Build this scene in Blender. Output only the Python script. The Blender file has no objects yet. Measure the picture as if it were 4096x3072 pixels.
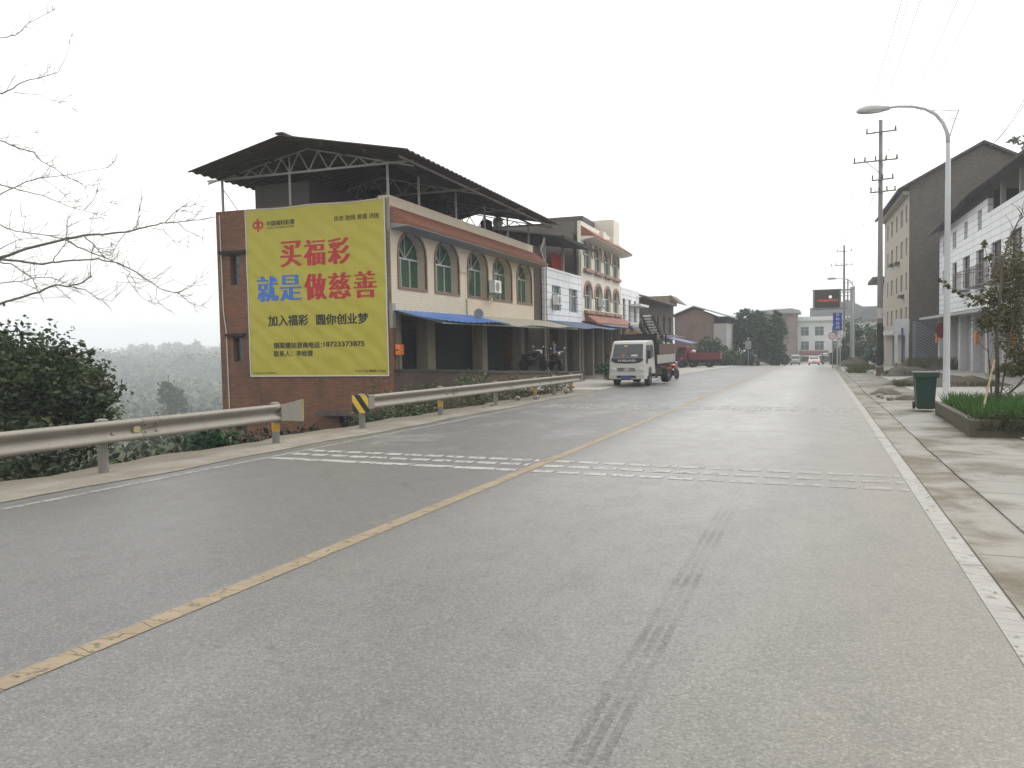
import bpy, math, random
import numpy as np
from mathutils import Vector, Matrix, geometry
R = math.radians
rnd = random.Random(7)
S = bpy.context.scene
COL = S.collection

# ------------------------------------------------------------------ camera
CAM_H = 1.6
cam = bpy.data.cameras.new("camera")
cam.sensor_width = 36.0
cam.lens = 3227.0 / 4096.0 * 36.0
cam.clip_start = 0.05
cam.clip_end = 6000
cam_o = bpy.data.objects.new("camera", cam)
COL.objects.link(cam_o)
# rows: world x, y, z; columns: image right, image up, view direction
CM = Matrix(((0.93404263, -0.00035413, -0.35716137),
             (0.35666122, 0.05383696, 0.93268127),
             (-0.01889819, 0.99854969, -0.05041232)))
M4 = Matrix.Identity(4)
for r_ in range(3):
    M4[r_][0] = CM[r_][0]; M4[r_][1] = CM[r_][1]; M4[r_][2] = -CM[r_][2]
M4[2][3] = CAM_H
cam_o.matrix_world = M4
S.camera = cam_o

# ------------------------------------------------------------------ sky, sun, exposure (overcast)
SUN_EL, SUN_AZ = R(46), R(28)      # azimuth from +Y towards +X
w = bpy.data.worlds.new("World"); S.world = w; w.use_nodes = True
nt = w.node_tree; nt.nodes.clear()
out = nt.nodes.new("ShaderNodeOutputWorld")
bg = nt.nodes.new("ShaderNodeBackground"); bg.inputs[1].default_value = 0.15
sky = nt.nodes.new("ShaderNodeTexSky"); sky.sky_type = 'NISHITA'; sky.sun_disc = False
sky.sun_elevation = SUN_EL; sky.sun_rotation = SUN_AZ; sky.dust_density = 4.0; sky.air_density = 1.0
hs = nt.nodes.new("ShaderNodeHueSaturation"); hs.inputs['Saturation'].default_value = 0.06
mx = nt.nodes.new("ShaderNodeMix"); mx.data_type = 'RGBA'
mx.inputs[0].default_value = 0.62
mx.inputs[7].default_value = (7.05, 7.0, 6.8, 1)        # even cloud cover
nt.links.new(sky.outputs[0], hs.inputs['Color'])
nt.links.new(hs.outputs[0], mx.inputs[6])
nt.links.new(mx.outputs[2], bg.inputs[0])
nt.links.new(bg.outputs[0], out.inputs[0])
sl = bpy.data.lights.new("sun", 'SUN'); sl.energy = 0.9; sl.angle = R(25); sl.color = (1, 0.97, 0.92)
so = bpy.data.objects.new("sun", sl); COL.objects.link(so)
sd = Vector((math.sin(SUN_AZ) * math.cos(SUN_EL), math.cos(SUN_AZ) * math.cos(SUN_EL), math.sin(SUN_EL)))
so.rotation_euler = sd.to_track_quat('Z', 'Y').to_euler(); so.location = (0, 0, 60)
S.view_settings.view_transform = 'Standard'; S.view_settings.look = 'None'
S.view_settings.exposure = 0.72; S.view_settings.gamma = 1
S.view_settings.use_curve_mapping = False
S.render.engine = 'CYCLES'
S.cycles.use_denoising = True
S.cycles.denoising_input_passes = 'RGB_ALBEDO_NORMAL'; S.cycles.denoising_prefilter = 'ACCURATE'
S.cycles.max_bounces = 6; S.cycles.diffuse_bounces = 3; S.cycles.glossy_bounces = 2
S.cycles.transmission_bounces = 3; S.cycles.volume_bounces = 1; S.cycles.transparent_max_bounces = 6
S.cycles.caustics_reflective = False; S.cycles.caustics_refractive = False
S.cycles.sample_clamp_indirect = 4.0

# ------------------------------------------------------------------ frames and helpers
B = R(1.879)                                   # the houses stand turned by this against the road
RB = Matrix.Rotation(B, 3, 'Z')
ORG = {}


def px(x, y, depth):
    """world point seen at photo pixel (4096 wide) at a depth along the view axis"""
    d = Vector(((x - 2048) / 3227.0, (1536 - y) / 3227.0, 1.0))
    return CM @ d * depth + Vector((0, 0, CAM_H))


def bf(L, s, z):
    return RB @ Vector((L, s, z))


def to_b(p):
    return RB.inverted() @ Vector(p)


def road_z(y):
    ks = [(-60, 0.84), (0, 0), (70, -0.976), (100, -1.62), (130, -2.6), (155, -3.36), (175, -3.6), (5000, -3.6)]
    for (a, za), (b, zb) in zip(ks, ks[1:]):
        if y <= b:
            return za + (zb - za) * (y - a) / (b - a)
    return -3.6


def props(o, label=None, cat=None, group=None, kind=None):
    if label: o["label"] = label
    if cat: o["category"] = cat
    if group: o["group"] = group
    if kind: o["kind"] = kind
    return o


def thing(name, label, cat, o=(0, 0, 0), frame='W', rz=0.0, group=None):
    """an Empty at the base of a thing; W: parts given in world axes, B: in the houses' axes, L: in its own axes"""
    e = bpy.data.objects.new(name, None); COL.objects.link(e)
    e.empty_display_size = 0.2
    if frame == 'B':
        e.location = bf(*o); e.rotation_euler = (0, 0, B); ORG[e.name] = Vector(o)
    elif frame == 'W':
        e.location = o; ORG[e.name] = Vector(o)
    else:
        e.location = o; e.rotation_euler = (0, 0, rz); ORG[e.name] = Vector((0, 0, 0))
    return props(e, label, cat, group)


class MB:
    def __init__(s):
        s.v = []; s.f = []

    def add(s, vs, fs):
        n = len(s.v); s.v += [tuple(p) for p in vs]; s.f += [tuple(i + n for i in f) for f in fs]; return s

    def box(s, x0, x1, y0, y1, z0, z1):
        vs = [(x, y, z) for z in (z0, z1) for y in (y0, y1) for x in (x0, x1)]
        return s.add(vs, [(0, 2, 3, 1), (4, 5, 7, 6), (0, 1, 5, 4), (2, 6, 7, 3), (0, 4, 6, 2), (1, 3, 7, 5)])

    def poly(s, pts):
        return s.add(pts, [tuple(range(len(pts)))])

    def prism(s, pts, ax, a, b):
        """2-D outline pulled along axis ax ('x','y','z') from a to b"""
        def m(p, t):
            return (t, p[0], p[1]) if ax == 'x' else (p[0], t, p[1]) if ax == 'y' else (p[0], p[1], t)
        n = len(pts)
        vs = [m(p, a) for p in pts] + [m(p, b) for p in pts]
        fs = [tuple(range(n))[::-1], tuple(range(n, 2 * n))] + [(i, (i + 1) % n, (i + 1) % n + n, i + n) for i in range(n)]
        return s.add(vs, fs)

    def bar(s, p, q, w, h=None):
        """a square bar from p to q"""
        h = h or w; p = Vector(p); q = Vector(q); d = (q - p).normalized()
        up = Vector((0, 0, 1)) if abs(d.z) < 0.95 else Vector((0, 1, 0))
        a = d.cross(up).normalized() * w / 2; b = a.cross(d).normalized() * h / 2
        vs = [c + i * a + j * b for c in (p, q) for i, j in ((-1, -1), (1, -1), (1, 1), (-1, 1))]
        return s.add(vs, [(3, 2, 1, 0), (4, 5, 6, 7)] + [(i, (i + 1) % 4, (i + 1) % 4 + 4, i + 4) for i in range(4)])

    def tube(s, pts, r, n=8, caps=True):
        pts = [Vector(p) for p in pts]; m = len(pts)
        rs = [r] * m if isinstance(r, (int, float)) else list(r)
        base = len(s.v); prev = None
        for i, p in enumerate(pts):
            d = (pts[min(i + 1, m - 1)] - pts[max(i - 1, 0)]).normalized()
            if prev is None:
                up = Vector((0, 0, 1)) if abs(d.z) < 0.9 else Vector((1, 0, 0))
                a = d.cross(up).normalized()
            else:
                a = (prev - d * prev.dot(d)); a = a.normalized() if a.length > 1e-6 else d.orthogonal().normalized()
            prev = a; b = d.cross(a)
            for k in range(n):
                t = 2 * math.pi * k / n
                s.v.append(tuple(p + (a * math.cos(t) + b * math.sin(t)) * rs[i]))
        for i in range(m - 1):
            for k in range(n):
                k2 = (k + 1) % n; o = base + i * n
                s.f.append((o + k, o + k2, o + n + k2, o + n + k))
        if caps:
            s.f.append(tuple(base + k for k in range(n))[::-1]); s.f.append(tuple(base + (m - 1) * n + k for k in range(n)))
        return s

    def lathe(s, prof, c, n=16, axis='z'):
        """profile [(r, h)] turned round an axis through c"""
        base = len(s.v)
        for r, h in prof:
            for k in range(n):
                t = 2 * math.pi * k / n; a, b = r * math.cos(t), r * math.sin(t)
                p = (a, b, h) if axis == 'z' else (h, a, b) if axis == 'x' else (a, h, b)
                s.v.append((c[0] + p[0], c[1] + p[1], c[2] + p[2]))
        for i in range(len(prof) - 1):
            for k in range(n):
                k2 = (k + 1) % n; o = base + i * n
                s.f.append((o + k, o + k2, o + n + k2, o + n + k))
        s.f.append(tuple(base + k for k in range(n))); s.f.append(tuple(base + (len(prof) - 1) * n + k for k in range(n)))
        return s

    def ball(s, c, r, n=10, m=6):
        rx, ry, rz = (r, r, r) if isinstance(r, (int, float)) else r
        base = len(s.v)
        for i in range(m + 1):
            t = math.pi * (i + 0.02) / (m + 0.04)
            for k in range(n):
                f = 2 * math.pi * k / n
                s.v.append((c[0] + rx * math.sin(t) * math.cos(f), c[1] + ry * math.sin(t) * math.sin(f), c[2] + rz * math.cos(t)))
        for i in range(m):
            for k in range(n):
                k2 = (k + 1) % n; o = base + i * n
                s.f.append((o + k, o + k2, o + n + k2, o + n + k))
        return s

    def wall(s, outer, holes, mp, depth, back=False):
        """flat wall with real openings; mp(u, v, d) maps wall coordinates, d going inwards"""
        loops = [outer] + holes
        flat = [p for l in loops for p in l]
        tris = geometry.tessellate_polygon([[Vector((p[0], p[1], 0)) for p in l] for l in loops])
        n = len(s.v)
        s.v += [tuple(mp(p[0], p[1], 0)) for p in flat] + [tuple(mp(p[0], p[1], depth)) for p in flat]
        m = len(flat)
        for t in tris:
            s.f.append(tuple(i + n for i in t))
            if back: s.f.append(tuple(i + n + m for i in reversed(t)))
        k = 0
        for l in loops:
            for i in range(len(l)):
                j = (i + 1) % len(l)
                s.f.append((n + k + i, n + k + j, n + m + k + j, n + m + k + i))
            k += len(l)
        return s

    def build(s, name, mat, parent=None, smooth=False, o=None, bevel=0, frame='W'):
        me = bpy.data.meshes.new(name)
        org = ORG[parent.name] if parent is not None else Vector(o or (0, 0, 0))
        me.from_pydata([(p[0] - org.x, p[1] - org.y, p[2] - org.z) for p in s.v], [], s.f)
        me.validate()
        ob = bpy.data.objects.new(name, me); COL.objects.link(ob)
        me.materials.append(mat)
        if parent is not None:
            ob.parent = parent; ORG[ob.name] = org
        else:
            ORG[ob.name] = org
            if frame == 'B': ob.location = bf(*org); ob.rotation_euler = (0, 0, B)
            else: ob.location = org
        if smooth:
            me.polygons.foreach_set("use_smooth", [True] * len(me.polygons))
        if bevel:
            b = ob.modifiers.new("bevel", 'BEVEL'); b.width = bevel; b.segments = 2; b.limit_method = 'ANGLE'; b.angle_limit = R(35)
        return ob


def copy_tree(o, parent=None):
    c = o.copy(); COL.objects.link(c)
    if parent is not None: c.parent = parent
    if o.name in ORG: ORG[c.name] = ORG[o.name]
    for ch in [x for x in bpy.data.objects if x.parent == o]:
        copy_tree(ch, c)
    return c


def quads_obj(name, V, mat, parent=None, o=(0, 0, 0)):
    """V: (n, 4, 3) array of quads, built as one mesh"""
    V = np.asarray(V, np.float32); n = len(V)
    org = ORG[parent.name] if parent is not None else Vector(o)
    V = V - np.array(org, np.float32)
    me = bpy.data.meshes.new(name)
    me.vertices.add(n * 4); me.vertices.foreach_set("co", V.ravel())
    me.loops.add(n * 4); me.loops.foreach_set("vertex_index", np.arange(n * 4, dtype=np.int32))
    me.polygons.add(n); me.polygons.foreach_set("loop_start", np.arange(0, n * 4, 4, dtype=np.int32))
    me.polygons.foreach_set("loop_total", np.full(n, 4, np.int32))
    me.update(calc_edges=True); me.validate()
    me.materials.append(mat)
    ob = bpy.data.objects.new(name, me); COL.objects.link(ob)
    if parent is not None: ob.parent = parent
    else: ob.location = org
    ORG[ob.name] = org
    return ob


def leaves(blobs, n, size, seed=1, shell=0.55, flat=0.35, clump=None):
    """leaf-sized quads spread through ellipsoids [(centre, (rx, ry, rz))]; clump: leaves gather in sprays"""
    g = np.random.default_rng(seed)
    vol = np.array([b[1][0] * b[1][1] * b[1][2] for b in blobs]) ** 0.75
    pick = g.choice(len(blobs), n, p=vol / vol.sum())
    if clump:
        nc = max(1, n // clump)
        cp = g.choice(len(blobs), nc, p=vol / vol.sum())
        cd = g.normal(size=(nc, 3)); cd /= np.linalg.norm(cd, axis=1)[:, None]
        cr = shell + (1.06 - shell) * g.random(nc) ** 0.6
        C = np.array([blobs[k][0] for k in cp]); Rr = np.array([blobs[k][1] for k in cp])
        cc = C + cd * Rr * cr[:, None]
        wsp = np.minimum(Rr, Rr.mean(1)[:, None]) * 0.17
        k = g.integers(0, nc, n)
        P = cc[k] + g.normal(size=(n, 3)) * wsp[k]
    else:
        d = g.normal(size=(n, 3)); d /= np.linalg.norm(d, axis=1)[:, None]
        r = shell + (1.05 - shell) * g.random(n) ** 0.7
        P = np.array([blobs[k][0] for k in pick]) + d * np.array([blobs[k][1] for k in pick]) * r[:, None]
    a = g.normal(size=(n, 3)); a[:, 2] *= flat * 1.5; a /= np.linalg.norm(a, axis=1)[:, None]
    b = g.normal(size=(n, 3)); b -= a * (a * b).sum(1)[:, None]; b /= np.linalg.norm(b, axis=1)[:, None]
    sz = size * (0.6 + 0.8 * g.random(n))[:, None]
    a = a * sz * 0.62; b = b * sz * 0.3
    return np.stack([P - a, P - b, P + a, P + b], 1)


# ------------------------------------------------------------------ materials
def nmat(name):
    m = bpy.data.materials.new(name); m.use_nodes = True
    t = m.node_tree; return m, t, t.nodes['Principled BSDF']


def N(t, kind, **kw):
    n = t.nodes.new("ShaderNode" + kind)
    for k, v in kw.items():
        if k in ('op',): n.operation = v
        elif hasattr(n, k) and k not in n.inputs: setattr(n, k, v)
        else: n.inputs[k].default_value = v
    return n


def mixc(t, fac, a, b, mode='MIX'):
    n = t.nodes.new("ShaderNodeMix"); n.data_type = 'RGBA'; n.blend_type = mode
    for i, v in ((0, fac), (6, a), (7, b)):
        if hasattr(v, 'links') or isinstance(v, bpy.types.NodeSocket): t.links.new(v, n.inputs[i])
        elif i == 0: n.inputs[0].default_value = v
        else: n.inputs[i].default_value = (*v[:3], 1)
    return n.outputs[2]


def math_(t, op, a, b=0.0):
    n = t.nodes.new("ShaderNodeMath"); n.operation = op
    for i, v in enumerate((a, b)):
        if isinstance(v, bpy.types.NodeSocket): t.links.new(v, n.inputs[i])
        else: n.inputs[i].default_value = v
    return n.outputs[0]


def ramp(t, sock, a, b):
    n = t.nodes.new("ShaderNodeMapRange"); n.inputs[1].default_value = a; n.inputs[2].default_value = b
    n.interpolation_type = 'SMOOTHSTEP'
    t.links.new(sock, n.inputs[0]); return n.outputs[0]


def noise(t, vec, scale, detail=4, rough=0.55, dist=0.0):
    n = t.nodes.new("ShaderNodeTexNoise"); n.inputs['Scale'].default_value = scale
    n.inputs['Detail'].default_value = detail; n.inputs['Roughness'].default_value = rough; n.inputs['Distortion'].default_value = dist
    t.links.new(vec, n.inputs['Vector']); return n.outputs[0]


def coord(t, which='Object'):
    return t.nodes.new("ShaderNodeTexCoord").outputs[which]


def scaled(t, vec, s, loc=(0, 0, 0)):
    n = t.nodes.new("ShaderNodeMapping"); n.inputs['Scale'].default_value = s; n.inputs['Location'].default_value = loc
    t.links.new(vec, n.inputs['Vector']); return n.outputs[0]


def sep(t, vec):
    n = t.nodes.new("ShaderNodeSeparateXYZ"); t.links.new(vec, n.inputs[0]); return n.outputs


def wallvec(t):
    """(x + y, z): runs along any upright wall that follows an axis"""
    s = sep(t, coord(t)); c = t.nodes.new("ShaderNodeCombineXYZ")
    t.links.new(math_(t, 'ADD', s[0], s[1]), c.inputs[0]); t.links.new(s[2], c.inputs[1]); return c.outputs[0]


def bump(t, b, h, strength=0.3, dist=0.02):
    n = t.nodes.new("ShaderNodeBump"); n.inputs['Strength'].default_value = strength; n.inputs['Distance'].default_value = dist
    t.links.new(h, n.inputs['Height']); t.links.new(n.outputs[0], b.inputs['Normal'])


MATS = {}


def M(name, col, rough=0.75, var=0.18, scale=3.0, metal=0.0, streak=0.0, grit=0.0, spec=0.35, coat=0.0, dirt=None):
    """plain surface with real unevenness: cloudy variation, fine grit, vertical run-off streaks"""
    if name in MATS: return MATS[name]
    m, t, b = nmat(name)
    v = coord(t)
    n1 = noise(t, v, scale, 5)
    c = mixc(t, n1, [x * (1 - var) for x in col], [min(1, x * (1 + var)) for x in col])
    if streak:
        n2 = noise(t, scaled(t, v, (2.5, 2.5, 0.25)), 2.0, 4)
        c = mixc(t, math_(t, 'MULTIPLY', ramp(t, n2, 0.5, 0.75), streak), c, dirt or [x * 0.45 for x in col])
    if grit:
        n3 = noise(t, v, 60, 2)
        c = mixc(t, math_(t, 'MULTIPLY', ramp(t, n3, 0.45, 0.7), grit), c, [x * 0.5 for x in col])
        bump(t, b, n3, 0.3, 0.01)
    t.links.new(c, b.inputs['Base Color'])
    r = t.nodes.new("ShaderNodeMapRange"); r.inputs[3].default_value = max(0.05, rough - 0.1); r.inputs[4].default_value = min(1, rough + 0.1)
    t.links.new(n1, r.inputs[0]); t.links.new(r.outputs[0], b.inputs['Roughness'])
    b.inputs['Metallic'].default_value = metal; b.inputs['Specular IOR Level'].default_value = spec
    b.inputs['Coat Weight'].default_value = coat
    MATS[name] = m; return m


def brickmat(name, c1, c2, mortar, bw, bh, ms=0.008, off=0.5, rough=0.85, stain=0.5, stain_col=(0.05, 0.045, 0.04), bmp=0.4, big=0.35):
    m, t, b = nmat(name); v = wallvec(t)
    bt = t.nodes.new("ShaderNodeTexBrick"); t.links.new(v, bt.inputs['Vector'])
    bt.offset = off
    bt.inputs['Color1'].default_value = (*c1, 1); bt.inputs['Color2'].default_value = (*c2, 1); bt.inputs['Mortar'].default_value = (*mortar, 1)
    bt.inputs['Scale'].default_value = 1.0; bt.inputs['Mortar Size'].default_value = ms
    bt.inputs['Brick Width'].default_value = bw; bt.inputs['Row Height'].default_value = bh; bt.inputs['Bias'].default_value = -0.1
    v3 = coord(t)
    c = mixc(t, math_(t, 'MULTIPLY', ramp(t, noise(t, v3, 0.45, 6, 0.65), 0.42, 0.7), stain), bt.outputs['Color'], stain_col)
    n2 = noise(t, scaled(t, v3, (2.0, 2.0, 0.3)), 1.6, 5)
    c = mixc(t, math_(t, 'MULTIPLY', ramp(t, n2, 0.5, 0.8), big), c, stain_col)
    c = mixc(t, math_(t, 'MULTIPLY', ramp(t, noise(t, scaled(t, v3, (1, 1, 3.0)), 5, 3), 0.5, 0.8), 0.35), c, [x * 1.25 for x in c2])
    t.links.new(c, b.inputs['Base Color']); b.inputs['Roughness'].default_value = rough
    b.inputs['Specular IOR Level'].default_value = 0.3
    bump(t, b, bt.outputs['Fac'], -bmp, 0.01)
    MATS[name] = m; return m


def leafmat(name, cols, trans=0.25, rough=0.55, patch=1.1, mixf=0.4):
    """each leaf its own tone between the given colours"""
    m, t, b = nmat(name)
    g = t.nodes.new("ShaderNodeNewGeometry")
    cr = t.nodes.new("ShaderNodeValToRGB"); e = cr.color_ramp.elements
    for i, c in enumerate(cols):
        p = i / (len(cols) - 1)
        el = e[i] if i < 2 else e.new(p)
        el.position = p; el.color = (*c, 1)
    n1 = noise(t, coord(t), patch, 3)
    f = math_(t, 'ADD', math_(t, 'MULTIPLY', g.outputs['Random Per Island'], 1 - mixf), math_(t, 'MULTIPLY', ramp(t, n1, 0.3, 0.7), mixf))
    t.links.new(f, cr.inputs[0]); t.links.new(cr.outputs[0], b.inputs['Base Color'])
    b.inputs['Roughness'].default_value = rough; b.inputs['Specular IOR Level'].default_value = 0.3
    tr = t.nodes.new("ShaderNodeBsdfTranslucent"); t.links.new(cr.outputs[0], tr.inputs[0])
    ms = t.nodes.new("ShaderNodeMixShader"); ms.inputs[0].default_value = trans
    o = t.nodes['Material Output']
    t.links.new(b.outputs[0], ms.inputs[1]); t.links.new(tr.outputs[0], ms.inputs[2]); t.links.new(ms.outputs[0], o.inputs['Surface'])
    MATS[name] = m; return m


def emit(name, col, strength):
    m, t, b = nmat(name); b.inputs['Emission Color'].default_value = (*col, 1); b.inputs['Emission Strength'].default_value = strength
    b.inputs['Base Color'].default_value = (*[c * 0.3 for c in col], 1); MATS[name] = m; return m


def text_mb(body, x0, x1, z0, z1, mp, bold=0.0, smear=0.0, depth=0.0):
    """lettering fitted into a box of a wall; smear thickens the upright strokes only"""
    cu = bpy.data.curves.new("lettering_curve", 'FONT'); cu.body = body; cu.size = 1.0; cu.resolution_u = 3
    o = bpy.data.objects.new("lettering_curve", cu); COL.objects.link(o)
    dg = bpy.context.evaluated_depsgraph_get(); dg.update()
    me = bpy.data.meshes.new_from_object(o.evaluated_get(dg))
    vs = [v.co.copy() for v in me.vertices]; fs = [tuple(p.vertices) for p in me.polygons]
    bpy.data.objects.remove(o); bpy.data.curves.remove(cu); bpy.data.meshes.remove(me)
    mb = MB()
    if not vs: return mb
    ax, bx = min(v.x for v in vs), max(v.x for v in vs); az, bz = min(v.y for v in vs), max(v.y for v in vs)
    shifts = [(0.0, 0.0)]
    if smear: shifts = [(smear * (k / 4 - 0.5), 0.0) for k in range(5)]
    if bold: shifts += [(bold * math.cos(k * math.pi / 3), bold * math.sin(k * math.pi / 3)) for k in range(6)]
    ex = smear / 2 + bold
    for i, (sh, sv) in enumerate(shifts):
        pts = []
        for v in vs:
            u = x0 + (v.x - ax + sh + ex) / (bx - ax + 2 * ex) * (x1 - x0)
            q = z0 + (v.y - az + sv + bold) / (bz - az + 2 * bold) * (z1 - z0)
            pts.append(mp(u, q, -depth - 0.0004 * i))
        mb.add(pts, fs)
    return mb

# ================================================================== setting: ground, road, pavement
def smooth01(x): x = max(0.0, min(1.0, x)); return x * x * (3 - 2 * x)


def hash_noise(x, y, s):
    return (math.sin(x / s * 1.7 + 1.3) * math.cos(y / s * 1.3 - 0.7) + 0.5 * math.sin((x + 1.9 * y) / s * 2.9 + 2.0) + 0.25 * math.sin((x * 2.3 - y) / s * 5.1)) / 1.75


def edge_x(y):
    return -9.95 - 14.5 * smooth01((y - 33) / 9.0) + 0.12 * math.sin(y * 1.7) + 0.08 * math.sin(y * 4.1)


def ground_z(x, y):
    z = road_z(y) - 0.04
    d = edge_x(y) - x
    if d > 0:
        z -= 1.7 * smooth01(d / 2.6) + 3.4 * smooth01((d - 5.5) / 14.0) + 9.5 * smooth01((d - 14) / 90.0)
        z += 0.12 * hash_noise(x, y, 1.3) * smooth01(d / 1.5)
    if x < -60:
        r = math.hypot(x, y)
        z -= 7.0 * smooth01((r - 90) / 120.0)
        far = smooth01((r - 300) / 620.0)
        z += far * (13.5 + 4.0 * hash_noise(x, y, 170)) + 1.2 * hash_noise(x, y, 30) * smooth01((r - 100) / 80)
        z -= smooth01((r - 1060) / 300.0) * 8
    if x > 13:
        z += 0.4 * smooth01((x - 13) / 10)
    return z


def axis(parts):
    a = []
    for lo, hi, st in parts:
        k = max(1, round((hi - lo) / st)); a += [lo + (hi - lo) * i / k for i in range(k)]
    return a + [parts[-1][1]]


gx = axis([(-1400, -1120, 60), (-1120, -120, 16), (-120, -40, 5), (-40, -14, 1.2), (-14, -8.6, 0.3), (-8.6, 14, 2.8), (14, 60, 6), (60, 1400, 120)])
gy = axis([(-45, -6, 6), (-6, 50, 0.7), (50, 100, 3), (100, 1000, 14), (1000, 1400, 60)])
mb = MB()
mb.v = [(x, y, ground_z(x, y)) for y in gy for x in gx]
nx = len(gx)
mb.f = [(j * nx + i, j * nx + i + 1, (j + 1) * nx + i + 1, (j + 1) * nx + i) for j in range(len(gy) - 1) for i in range(nx - 1)]
m, t, b = nmat("ground_soil_and_grass"); v = coord(t)
n1 = noise(t, v, 0.35, 6, 0.6); n2 = noise(t, v, 2.2, 5, 0.65); n3 = noise(t, v, 0.03, 3)
c = mixc(t, ramp(t, n1, 0.35, 0.62), (0.075, 0.062, 0.042), (0.05, 0.075, 0.026))
c = mixc(t, ramp(t, n2, 0.5, 0.75), c, (0.034, 0.05, 0.02))
c = mixc(t, math_(t, 'MULTIPLY', ramp(t, n3, 0.45, 0.6), 0.6), c, (0.07, 0.085, 0.035))
t.links.new(c, b.inputs['Base Color']); b.inputs['Roughness'].default_value = 0.95; b.inputs['Specular IOR Level'].default_value = 0.15
bump(t, b, n2, 0.8, 0.12)
props(mb.build("ground", m, smooth=True), kind="structure")


def strip(name, mat, xa, xb, y0, y1, lift, step=1.0, thick=0.0, kind="structure", nxs=1, wob=0.0):
    """sheet that follows the road's fall; xa and xb are numbers or functions of y"""
    fa = xa if callable(xa) else (lambda y: xa); fb = xb if callable(xb) else (lambda y: xb)
    k = max(1, round((y1 - y0) / step)); mb = MB()
    for i in range(k + 1):
        y = y0 + (y1 - y0) * i / k
        for j in range(nxs + 1):
            mb.v.append((fa(y) + (fb(y) - fa(y)) * j / nxs, y, road_z(y) + lift))
    q = nxs + 1
    for i in range(k):
        for j in range(nxs):
            mb.f.append((i * q + j, i * q + j + 1, (i + 1) * q + j + 1, (i + 1) * q + j))
    if thick:
        n = len(mb.v)
        ys = [y0 + (y1 - y0) * i / k for i in range(k + 1)]
        for f in (fa, fb):
            o = len(mb.v)
            for y in ys:
                mb.v += [(f(y), y, road_z(y) + lift), (f(y), y, road_z(y) + lift - thick)]
            mb.f += [(o + 2 * i, o + 2 * i + 2, o + 2 * i + 3, o + 2 * i + 1) for i in range(k)]
        for y in (y0, y1):
            z = road_z(y) + lift
            mb.poly([(fa(y), y, z), (fb(y), y, z), (fb(y), y, z - thick), (fa(y), y, z - thick)])
    o = mb.build(name, mat, smooth=False)
    return props(o, kind=kind) if kind else o


# asphalt: worn aggregate, paler wheel tracks with painted far sheen, cooler left lane, brown dirt towards the right edge
m, t, b = nmat("asphalt"); v = coord(t); sx = sep(t, v)
big = noise(t, scaled(t, v, (1, 0.4, 1)), 0.45, 6, 0.65)
mid = noise(t, scaled(t, v, (1, 0.6, 1)), 2.6, 6, 0.7)
fine = noise(t, v, 48, 3, 0.75)
vo = t.nodes.new("ShaderNodeTexVoronoi"); vo.inputs['Scale'].default_value = 92; t.links.new(v, vo.inputs['Vector'])
vr = sep(t, vo.outputs['Color'])[0]              # one tone for each stone in the surface
left = ramp(t, sx[0], -3.3, -4.2)          # 1 in the left lane
c = mixc(t, left, (0.136, 0.134, 0.123), (0.108, 0.107, 0.103))
right = math_(t, 'MULTIPLY', ramp(t, sx[0], -1.4, 1.0), 0.85)
c = mixc(t, right, c, (0.138, 0.126, 0.09))
# polished wheel path in the right lane, far sheen painted in paler; its edges wander
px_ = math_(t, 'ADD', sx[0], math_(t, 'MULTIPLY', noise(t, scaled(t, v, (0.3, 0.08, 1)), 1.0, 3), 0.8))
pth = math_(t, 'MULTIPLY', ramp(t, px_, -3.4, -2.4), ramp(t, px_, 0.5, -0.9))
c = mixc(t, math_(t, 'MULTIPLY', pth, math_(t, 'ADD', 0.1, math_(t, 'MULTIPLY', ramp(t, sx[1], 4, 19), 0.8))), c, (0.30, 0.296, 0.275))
c = mixc(t, math_(t, 'MULTIPLY', ramp(t, big, 0.42, 0.68), 0.38), c, (0.095, 0.093, 0.089))
lng = noise(t, scaled(t, v, (3.0, 0.05, 1)), 1.5, 3, 0.6)
c = mixc(t, math_(t, 'MULTIPLY', ramp(t, lng, 0.54, 0.72), 0.14), c, (0.2, 0.196, 0.185))
c = mixc(t, math_(t, 'MULTIPLY', ramp(t, mid, 0.42, 0.72), 0.3), c, (0.09, 0.088, 0.082))
c = mixc(t, math_(t, 'MULTIPLY', ramp(t, vr, 0.62, 0.92), 0.5), c, (0.05, 0.049, 0.047))
c = mixc(t, math_(t, 'MULTIPLY', ramp(t, vr, 0.26, 0.06), 0.34), c, (0.30, 0.295, 0.28))
c = mixc(t, math_(t, 'MULTIPLY', ramp(t, fine, 0.5, 0.7), 0.5), c, (0.07, 0.068, 0.065))
fl = noise(t, v, 13, 2, 0.5)
c = mixc(t, math_(t, 'MULTIPLY', ramp(t, fl, 0.68, 0.74), 0.55), c, (0.06, 0.058, 0.055))
# crazed, scraped patches before the first rumble strips in the left lane, and stray cracks
gr = math_(t, 'MULTIPLY', ramp(t, noise(t, scaled(t, v, (1, 0.6, 1)), 0.9, 4), 0.5, 0.62), math_(t, 'MULTIPLY', ramp(t, sx[1], 11, 14), left))
c = mixc(t, math_(t, 'MULTIPLY', gr, math_(t, 'MULTIPLY', ramp(t, noise(t, scaled(t, v, (1, 3, 1)), 4.0, 5, 0.7), 0.45, 0.6), 0.7)), c, (0.25, 0.248, 0.24))
ck = t.nodes.new("ShaderNodeTexVoronoi"); ck.feature = 'DISTANCE_TO_EDGE'; ck.inputs['Scale'].default_value = 0.55
wob = t.nodes.new("ShaderNodeMix"); wob.data_type = 'RGBA'; wob.inputs[0].default_value = 0.12
nz = t.nodes.new("ShaderNodeTexNoise"); nz.inputs['Scale'].default_value = 3.0; nz.inputs['Detail'].default_value = 6; t.links.new(v, nz.inputs['Vector'])
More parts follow.
